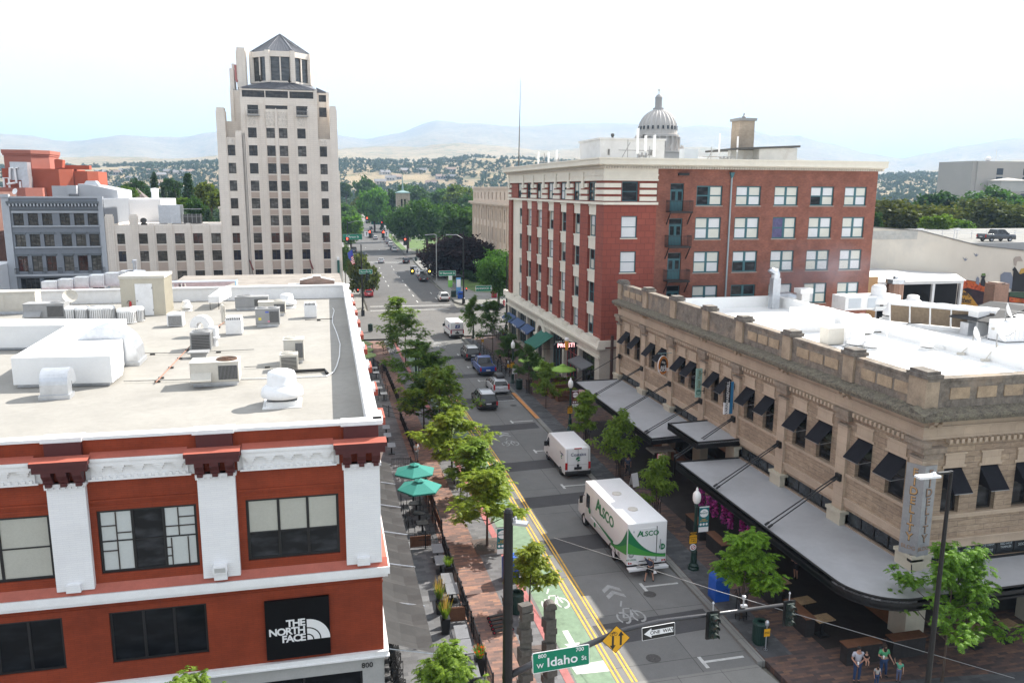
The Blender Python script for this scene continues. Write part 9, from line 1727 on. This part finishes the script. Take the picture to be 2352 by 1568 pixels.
def person(label,loc,rz,shirt,legs,hair,J={},H=1.75,shorts=False,longsleeve=False,shoes=(.03,.03,.03),longhair=False,grp=None,hat=None):
 D=dict(pel=(0,0,.95),sp=(0,.01,1.12),ch=(0,0,1.34),nk=(0,.01,1.48),hd=(0,.03,1.6),tp=(0,.03,1.71),sl=(-.18,0,1.41),el=(-.25,-.02,1.12),wl=(-.26,.1,.88),sr=(.18,0,1.41),er=(.25,-.02,1.12),wr=(.26,.1,.88),hl=(-.09,0,.92),kl=(-.1,.03,.5),al=(-.1,-.02,.08),tl=(-.11,.14,.04),hr=(.09,0,.92),kr=(.1,.03,.5),ar=(.1,-.02,.08),tr=(.11,.14,.04));D.update(J)
 D={k_:Vector(v)for k_,v in D.items()};o=thing('person',label,'person',loc,rz,grp);o.scale=(H/1.75,)*3
 N=list(D);V_=[D[n]for n in N];R=dict(pel=(.13,.1),sp=(.115,.09),ch=(.14,.1),nk=.052,hd=(.075,.092),tp=(.06,.075),sl=.055,sr=.055,el=.04,er=.04,wl=.026,wr=.026,hl=.085,hr=.085,kl=.055,kr=.055,al=.036,ar=.036,tl=.03,tr=.03);R=[R[n]for n in N]
 E_=[(N.index(a),N.index(b))for a,b in(('pel','sp'),('sp','ch'),('ch','nk'),('nk','hd'),('hd','tp'),('ch','sl'),('sl','el'),('el','wl'),('ch','sr'),('sr','er'),('er','wr'),('pel','hl'),('hl','kl'),('kl','al'),('al','tl'),('pel','hr'),('hr','kr'),('kr','ar'),('ar','tr'))]
 for s in 'lr':
  w=D['w'+s];d=(w-D['e'+s]).normalized();sd_=Vector((1 if s=='l' else-1,0,0));q=d.cross(sd_).normalized();palm=len(V_);V_.append(w+d*.07);R.append((.032,.02));E_.append((N.index('w'+s),palm))
  for i,L_ in enumerate((.075,.085,.08,.065)):b=w+d*.1+q*(.027*(i-1.5)/1.0);c=b+d*L_*.6+sd_*.012;V_+=[b,c,c+d*L_*.4+sd_*.03];R+=[.009,.0085,.007];k_=len(V_);E_+=[(palm,k_-3),(k_-3,k_-2),(k_-2,k_-1)]
  b=w+d*.04+q*-.035;V_+=[b,b+d*.045+q*-.02+sd_*.015];R+=[.011,.009];k_=len(V_);E_+=[(palm,k_-2),(k_-2,k_-1)]
 f_=(D['tp']-D['hd']).normalized();fwd=Vector((0,1,0));fwd=(fwd-f_*fwd.dot(f_)).normalized();V_+=[D['hd']+fwd*.1-f_*.005];R.append(.014);E_.append((N.index('hd'),len(V_)-1))
 skinned('body',V_,E_,R,SKIN,o)
 sx_=fwd.cross(f_)
 for s in(-1,1):m=MB();m.lathe([(.001,-.009),(.009,0),(.001,.009)],tuple(D['hd']+fwd*.088+f_*.03+sx_*.032*s),6);m.build('eye',SGB,o)
 m=MB();c=D['hd']+fwd*.086-f_*.045;m.bx(c.x,c.y,c.z,.045,.012,.01);m.build('mouth',flat('lip',(.25,.08,.07)),o)
 SM=lambda nm,c_:M(nm+'_%d_%d_%d'%tuple(int(x*999)for x in c_),c_,.85,.12,8)
 T=['pel','sp','ch','sl','sr'];X=[D[n]for n in T];rr=[(.15,.12),(.135,.108),(.155,.12),.072,.072];ee=[(0,1),(1,2),(2,3),(2,4)]
 for i,s in((3,'l'),(4,'r')):
  X.append(D['s'+s].lerp(D['e'+s],.75 if not longsleeve else 1));rr.append(.062 if not longsleeve else.055);ee.append((i,len(X)-1))
  if longsleeve:X.append(D['e'+s].lerp(D['w'+s],.95));rr.append(.042);ee.append((len(X)-2,len(X)-1))
 skinned('shirt',X,ee,rr,SM('shirt',shirt),o)
 X=[D['pel']+Vector((0,0,.03)),D['hl'],D['hr']];rr=[(.145,.118),.1,.1];ee=[(0,1),(0,2)]
 for i,s in((1,'l'),(2,'r')):
  X.append(D['h'+s].lerp(D['k'+s],.85 if shorts else 1));rr.append(.092 if shorts else.068);ee.append((i,len(X)-1))
  if not shorts:X.append(D['k'+s].lerp(D['a'+s],.93));rr.append(.055);ee.append((len(X)-2,len(X)-1))
 skinned('shorts' if shorts else 'trousers',X,ee,rr,SM('trousers',legs),o)
 for s in 'lr':skinned('shoe',[D['a'+s]-Vector((0,.02,.02)),D['t'+s]+Vector((0,.03,0))],[(0,1)],[.05,.044],SM('shoe',shoes),o)
 u_=(D['tp']-D['hd']).normalized();m=MB();pr=[(.088,-.01),(.1,.03),(.095,.07),(.07,.11),(.03,.128),(.002,.13)];m.lathe(pr,n=12)
 if longhair:m.lathe([(.06,-.22),(.085,-.1),(.09,.0)],(0,-.045,0),10)
 h=m.build('hair',M('hair_%d'%int(hair[0]*999),hair,.7,.2,12),o,D['hd']+Vector((0,-.015,.0)),smooth=True);h.rotation_mode='QUATERNION';h.rotation_quaternion=u_.to_track_quat('Z','Y')
 if hat:m=MB();m.lathe([(.1,.06),(.105,.09),(.08,.14),(.002,.155)],n=12);m.box(-.07,.05,.06,.07,.19,.075);m.build('cap',SM('cap',hat),o,D['hd'])
 return o
BRN_,DKB=(.035,.02,.012),(.015,.011,.009);JEAN=(.025,.05,.12)
sit=dict(pel=(0,0,.5),sp=(0,.0,.68),ch=(0,.02,.9),nk=(0,.03,1.04),hd=(0,.06,1.16),tp=(0,.06,1.27),sl=(-.18,.01,.97),el=(-.24,.1,.72),wl=(-.12,.32,.74),sr=(.18,.01,.97),er=(.24,.1,.72),wr=(.12,.32,.74),hl=(-.09,.05,.48),kl=(-.11,.45,.5),al=(-.11,.42,.08),tl=(-.11,.56,.04),hr=(.09,.05,.48),kr=(.11,.45,.5),ar=(.11,.42,.08),tr=(.11,.56,.04))
phone=dict(wl=(-.1,.26,1.2),el=(-.24,.06,1.13),wr=(.08,.27,1.22),er=(.24,.06,1.13),hd=(0,.06,1.59),tp=(0,.09,1.69))
person('person in a pale grey shirt reading a phone on the west pavement',(7.18,63.0,SW),R_(-150),(.36,.38,.42),(.2,.21,.24),DKB,phone)
bend=dict(pel=(0,-.05,.86),sp=(0,.08,1.0),ch=(.02,.3,1.12),nk=(.03,.42,1.12),hd=(.05,.52,1.08),tp=(.07,.6,1.02),sl=(-.15,.28,1.14),el=(-.26,.42,1.28),wl=(-.2,.62,1.18),sr=(.2,.28,1.06),er=(.27,.36,.76),wr=(.28,.42,.46),hl=(-.1,-.05,.83),kl=(-.2,.06,.46),al=(-.3,-.1,.08),tl=(-.33,.06,.04),hr=(.1,-.05,.83),kr=(.17,.12,.45),ar=(.2,-.04,.08),tr=(.22,.12,.04))
wk_=person('person in a dark navy shirt and black shorts bending at the truck bumper',(17.8,39.85,0),R_(-12),(.02,.025,.045),(.01,.01,.012),DKB,bend,shorts=True)
o=thing('clipboard','pale clipboard held low by the bending worker','clipboard',(18.2,40.2,.34),.2);m=MB();m.bx(0,0,0,.3,.22,.02,0,0,.3);m.build('board',WHT,o)
person('bearded person in a grey shirt and jeans carrying a baby at the corner',(23.05,28.55,SW),R_(165),(.42,.42,.47),JEAN,DKB,dict(el=(-.25,.1,1.18),wl=(-.05,.24,1.12),er=(.27,.02,1.14),wr=(.2,.26,1.06)),1.82)
person('baby in a black top held against the grey shirt',(23.28,28.32,SW+1.02),R_(160),(.015,.015,.018),(.42,.23,.16),(.2,.13,.08),sit,.85)
person('person in a green shirt and jeans walking with a child at the corner',(24.45,28.6,SW),R_(170),(.07,.3,.14),JEAN,BRN_,dict(el=(-.27,.0,1.13),wl=(-.36,.14,.93),er=(.3,.06,1.16),wr=(.16,.26,1.22),kl=(-.12,.06,.5),al=(-.2,-.06,.08),tl=(-.23,.08,.04)),1.7,longhair=True)
person('child in a mint green shirt holding the hand of the green shirted person',(24.95,28.15,SW),R_(140),(.1,.36,.24),(.1,.12,.2),(.16,.09,.04),dict(er=(.28,.02,1.4),wr=(.34,.08,1.66)),1.12)
person('child with brown hair at the bottom edge between the two grown ups',(23.75,28.1,SW),R_(170),(.4,.38,.36),JEAN,BRN_,{},1.05,longhair=True)
o=thing('backpack','dark backpack on the back of the green shirted person','backpack',(24.5,28.79,SW+1.2),R_(170));m=MB();m.box(-.14,-.09,-.2,.14,.09,.2);bev(m.build('bag',M('bag_dark',(.03,.04,.05),.8,.2,5),o),.05)
for lab,x,y in(('white paper cup in the hand of the grey shirted person',22.83,28.24),('white paper cup in the hand of the green shirted person',24.2,28.32)):o=thing('paper_cup',lab,'cup',(x,y,SW+(1.1 if x<23 else 1.17)));m=MB();m.lathe([(.001,0),(.03,0),(.042,.12),(.001,.12)],n=10);m.build('cup',WHT,o)
walkp=dict(kl=(-.1,.16,.52),al=(-.1,.2,.1),tl=(-.1,.36,.06),kr=(.1,.02,.5),ar=(.1,-.25,.12),tr=(.1,-.12,.05),wl=(-.27,-.1,.9),wr=(.27,.25,.95),el=(-.26,-.08,1.14),er=(.26,.06,1.14))
person('person walking on the shaded pavement past the small tree',(22.8,56.0,SW),R_(175),(.1,.12,.18),(.05,.05,.06),DKB,walkp);person('person in a pale blue shirt standing under the corner canopy edge',(26.0,48.9,SW),R_(90),(.3,.36,.45),(.3,.24,.17),DKB,{},shorts=True);person('person in dark clothes standing inside the corner terrace',(26.0,38.0,SW),R_(100),(.03,.03,.035),(.02,.02,.025),BRN_,phone,shorts=True)
person('person in an orange top and black trousers by the bike racks',(22.2,98.8,SW),R_(10),(.5,.2,.13),(.01,.01,.012),DKB,walkp,1.7,longhair=True)
pl_='seated diners'
for n,(x,y,c,rz)in enumerate(((27.0,118.6,(.02,.2,.1),1.6),(26.6,116.3,(.3,.05,.05),-1.2),(27.2,117.0,(.55,.55,.57),2.0),(27.3,113.4,(.55,.56,.6),1.2),(26.5,112.6,(.1,.14,.3),-1.5),(26.6,91.3,(.45,.5,.62),2.4))):
 chair('chair of the diner in %s'%('green','red','cream','white','blue','pale blue')[n],x,y-.05,rz+math.pi,0,'diners chairs');person('seated diner in a %s shirt on the east pavement'%('green','red','cream','white','blue','pale blue')[n],(x,y,SW),rz,c,(.05,.06,.1),(DKB,BRN_)[n%2],sit,1.72,grp=pl_)
for n,(x,y)in enumerate(((26.8,117.6),(27.0,113.0),(26.3,92.0))):table('round bistro table among the seated diners',x-.3,y,.7,.7,.75,BLK,'bistro tables')
pd_='people walking beyond the cross street'
for n,(x,y,c,lab)in enumerate(((33.7,282,(.03,.03,.04),'tiny person in black on the lawn path, left of two'),(34.2,280,(.3,.1,.1),'tiny person in red on the lawn path, right of two'),(31.7,256.6,(.08,.1,.15),'tiny person in dark blue at the second junction, left of two'),(32.3,256.5,(.1,.1,.12),'tiny person in grey at the second junction, right of two'),(27.7,204.4,(.05,.05,.06),'tiny person in black behind the hanging signals'),(29.2,203,(.25,.25,.27),'tiny person in grey right of the hanging signals'),(30.1,201.6,(.03,.03,.04),'tiny person in black below the green sign'),(30.9,201.5,(.06,.05,.1),'tiny person in dark purple below the green sign'),(31.6,357.4,(.4,.05,.04),'tiny person in bright red far up the pavement'),(6.7,175.5,(.2,.15,.1),'tiny person in brown behind the black mast'))):person(lab,(x,y,SW),2.5+n,c,(.04,.05,.08),DKB,walkp,1.75,grp=pd_)
sm=bpy.data.materials.new('kitchen_smoke');sm.use_nodes=True;st_=sm.node_tree
for nn in list(st_.nodes):
 if nn.type=='BSDF_PRINCIPLED':st_.nodes.remove(nn)
pv=st_.nodes.new('ShaderNodeVolumePrincipled');pv.inputs['Color'].default_value=(.75,.78,.95,1);tx=st_.nodes.new('ShaderNodeTexNoise');tx.inputs['Scale'].default_value=.35;tx.inputs['Detail'].default_value=4;cd_=st_.nodes.new('ShaderNodeTexCoord');st_.links.new(cd_.outputs['Object'],tx.inputs['Vector']);ln=st_.nodes.new('ShaderNodeVectorMath');ln.operation='LENGTH';st_.links.new(cd_.outputs['Object'],ln.inputs[0])
mr=st_.nodes.new('ShaderNodeMapRange');mr.inputs[1].default_value=.42;mr.inputs[2].default_value=.75;mr.inputs[3].default_value=0;mr.inputs[4].default_value=.34;st_.links.new(tx.outputs['Fac'],mr.inputs[0]);f2=st_.nodes.new('ShaderNodeMapRange');f2 .inputs[1].default_value=3.;f2 .inputs[2].default_value=.5;f2 .inputs[3].default_value=0;f2 .inputs[4].default_value=1;st_.links.new(ln.outputs['Value'],f2 .inputs[0]);mu_=st_.nodes.new('ShaderNodeMath');mu_.operation='MULTIPLY';st_.links.new(mr.outputs[0],mu_.inputs[0]);st_.links.new(f2 .outputs[0],mu_.inputs[1]);st_.links.new(mu_.outputs[0],pv.inputs['Density']);st_.links.new(pv.outputs[0],[x for x in st_.nodes if x.type=='OUTPUT_MATERIAL'][0].inputs['Volume'])
m=MB();m.lathe([(.01,-3),(1.5,-2.6),(2.6,-1.5),(3,0),(2.6,1.5),(1.5,2.6),(.01,3)],n=16);o=m.build('smoke',sm);o.location=(50,73.6,14.2);o.scale=(2.6,.8,1.1);o['kind']='stuff'
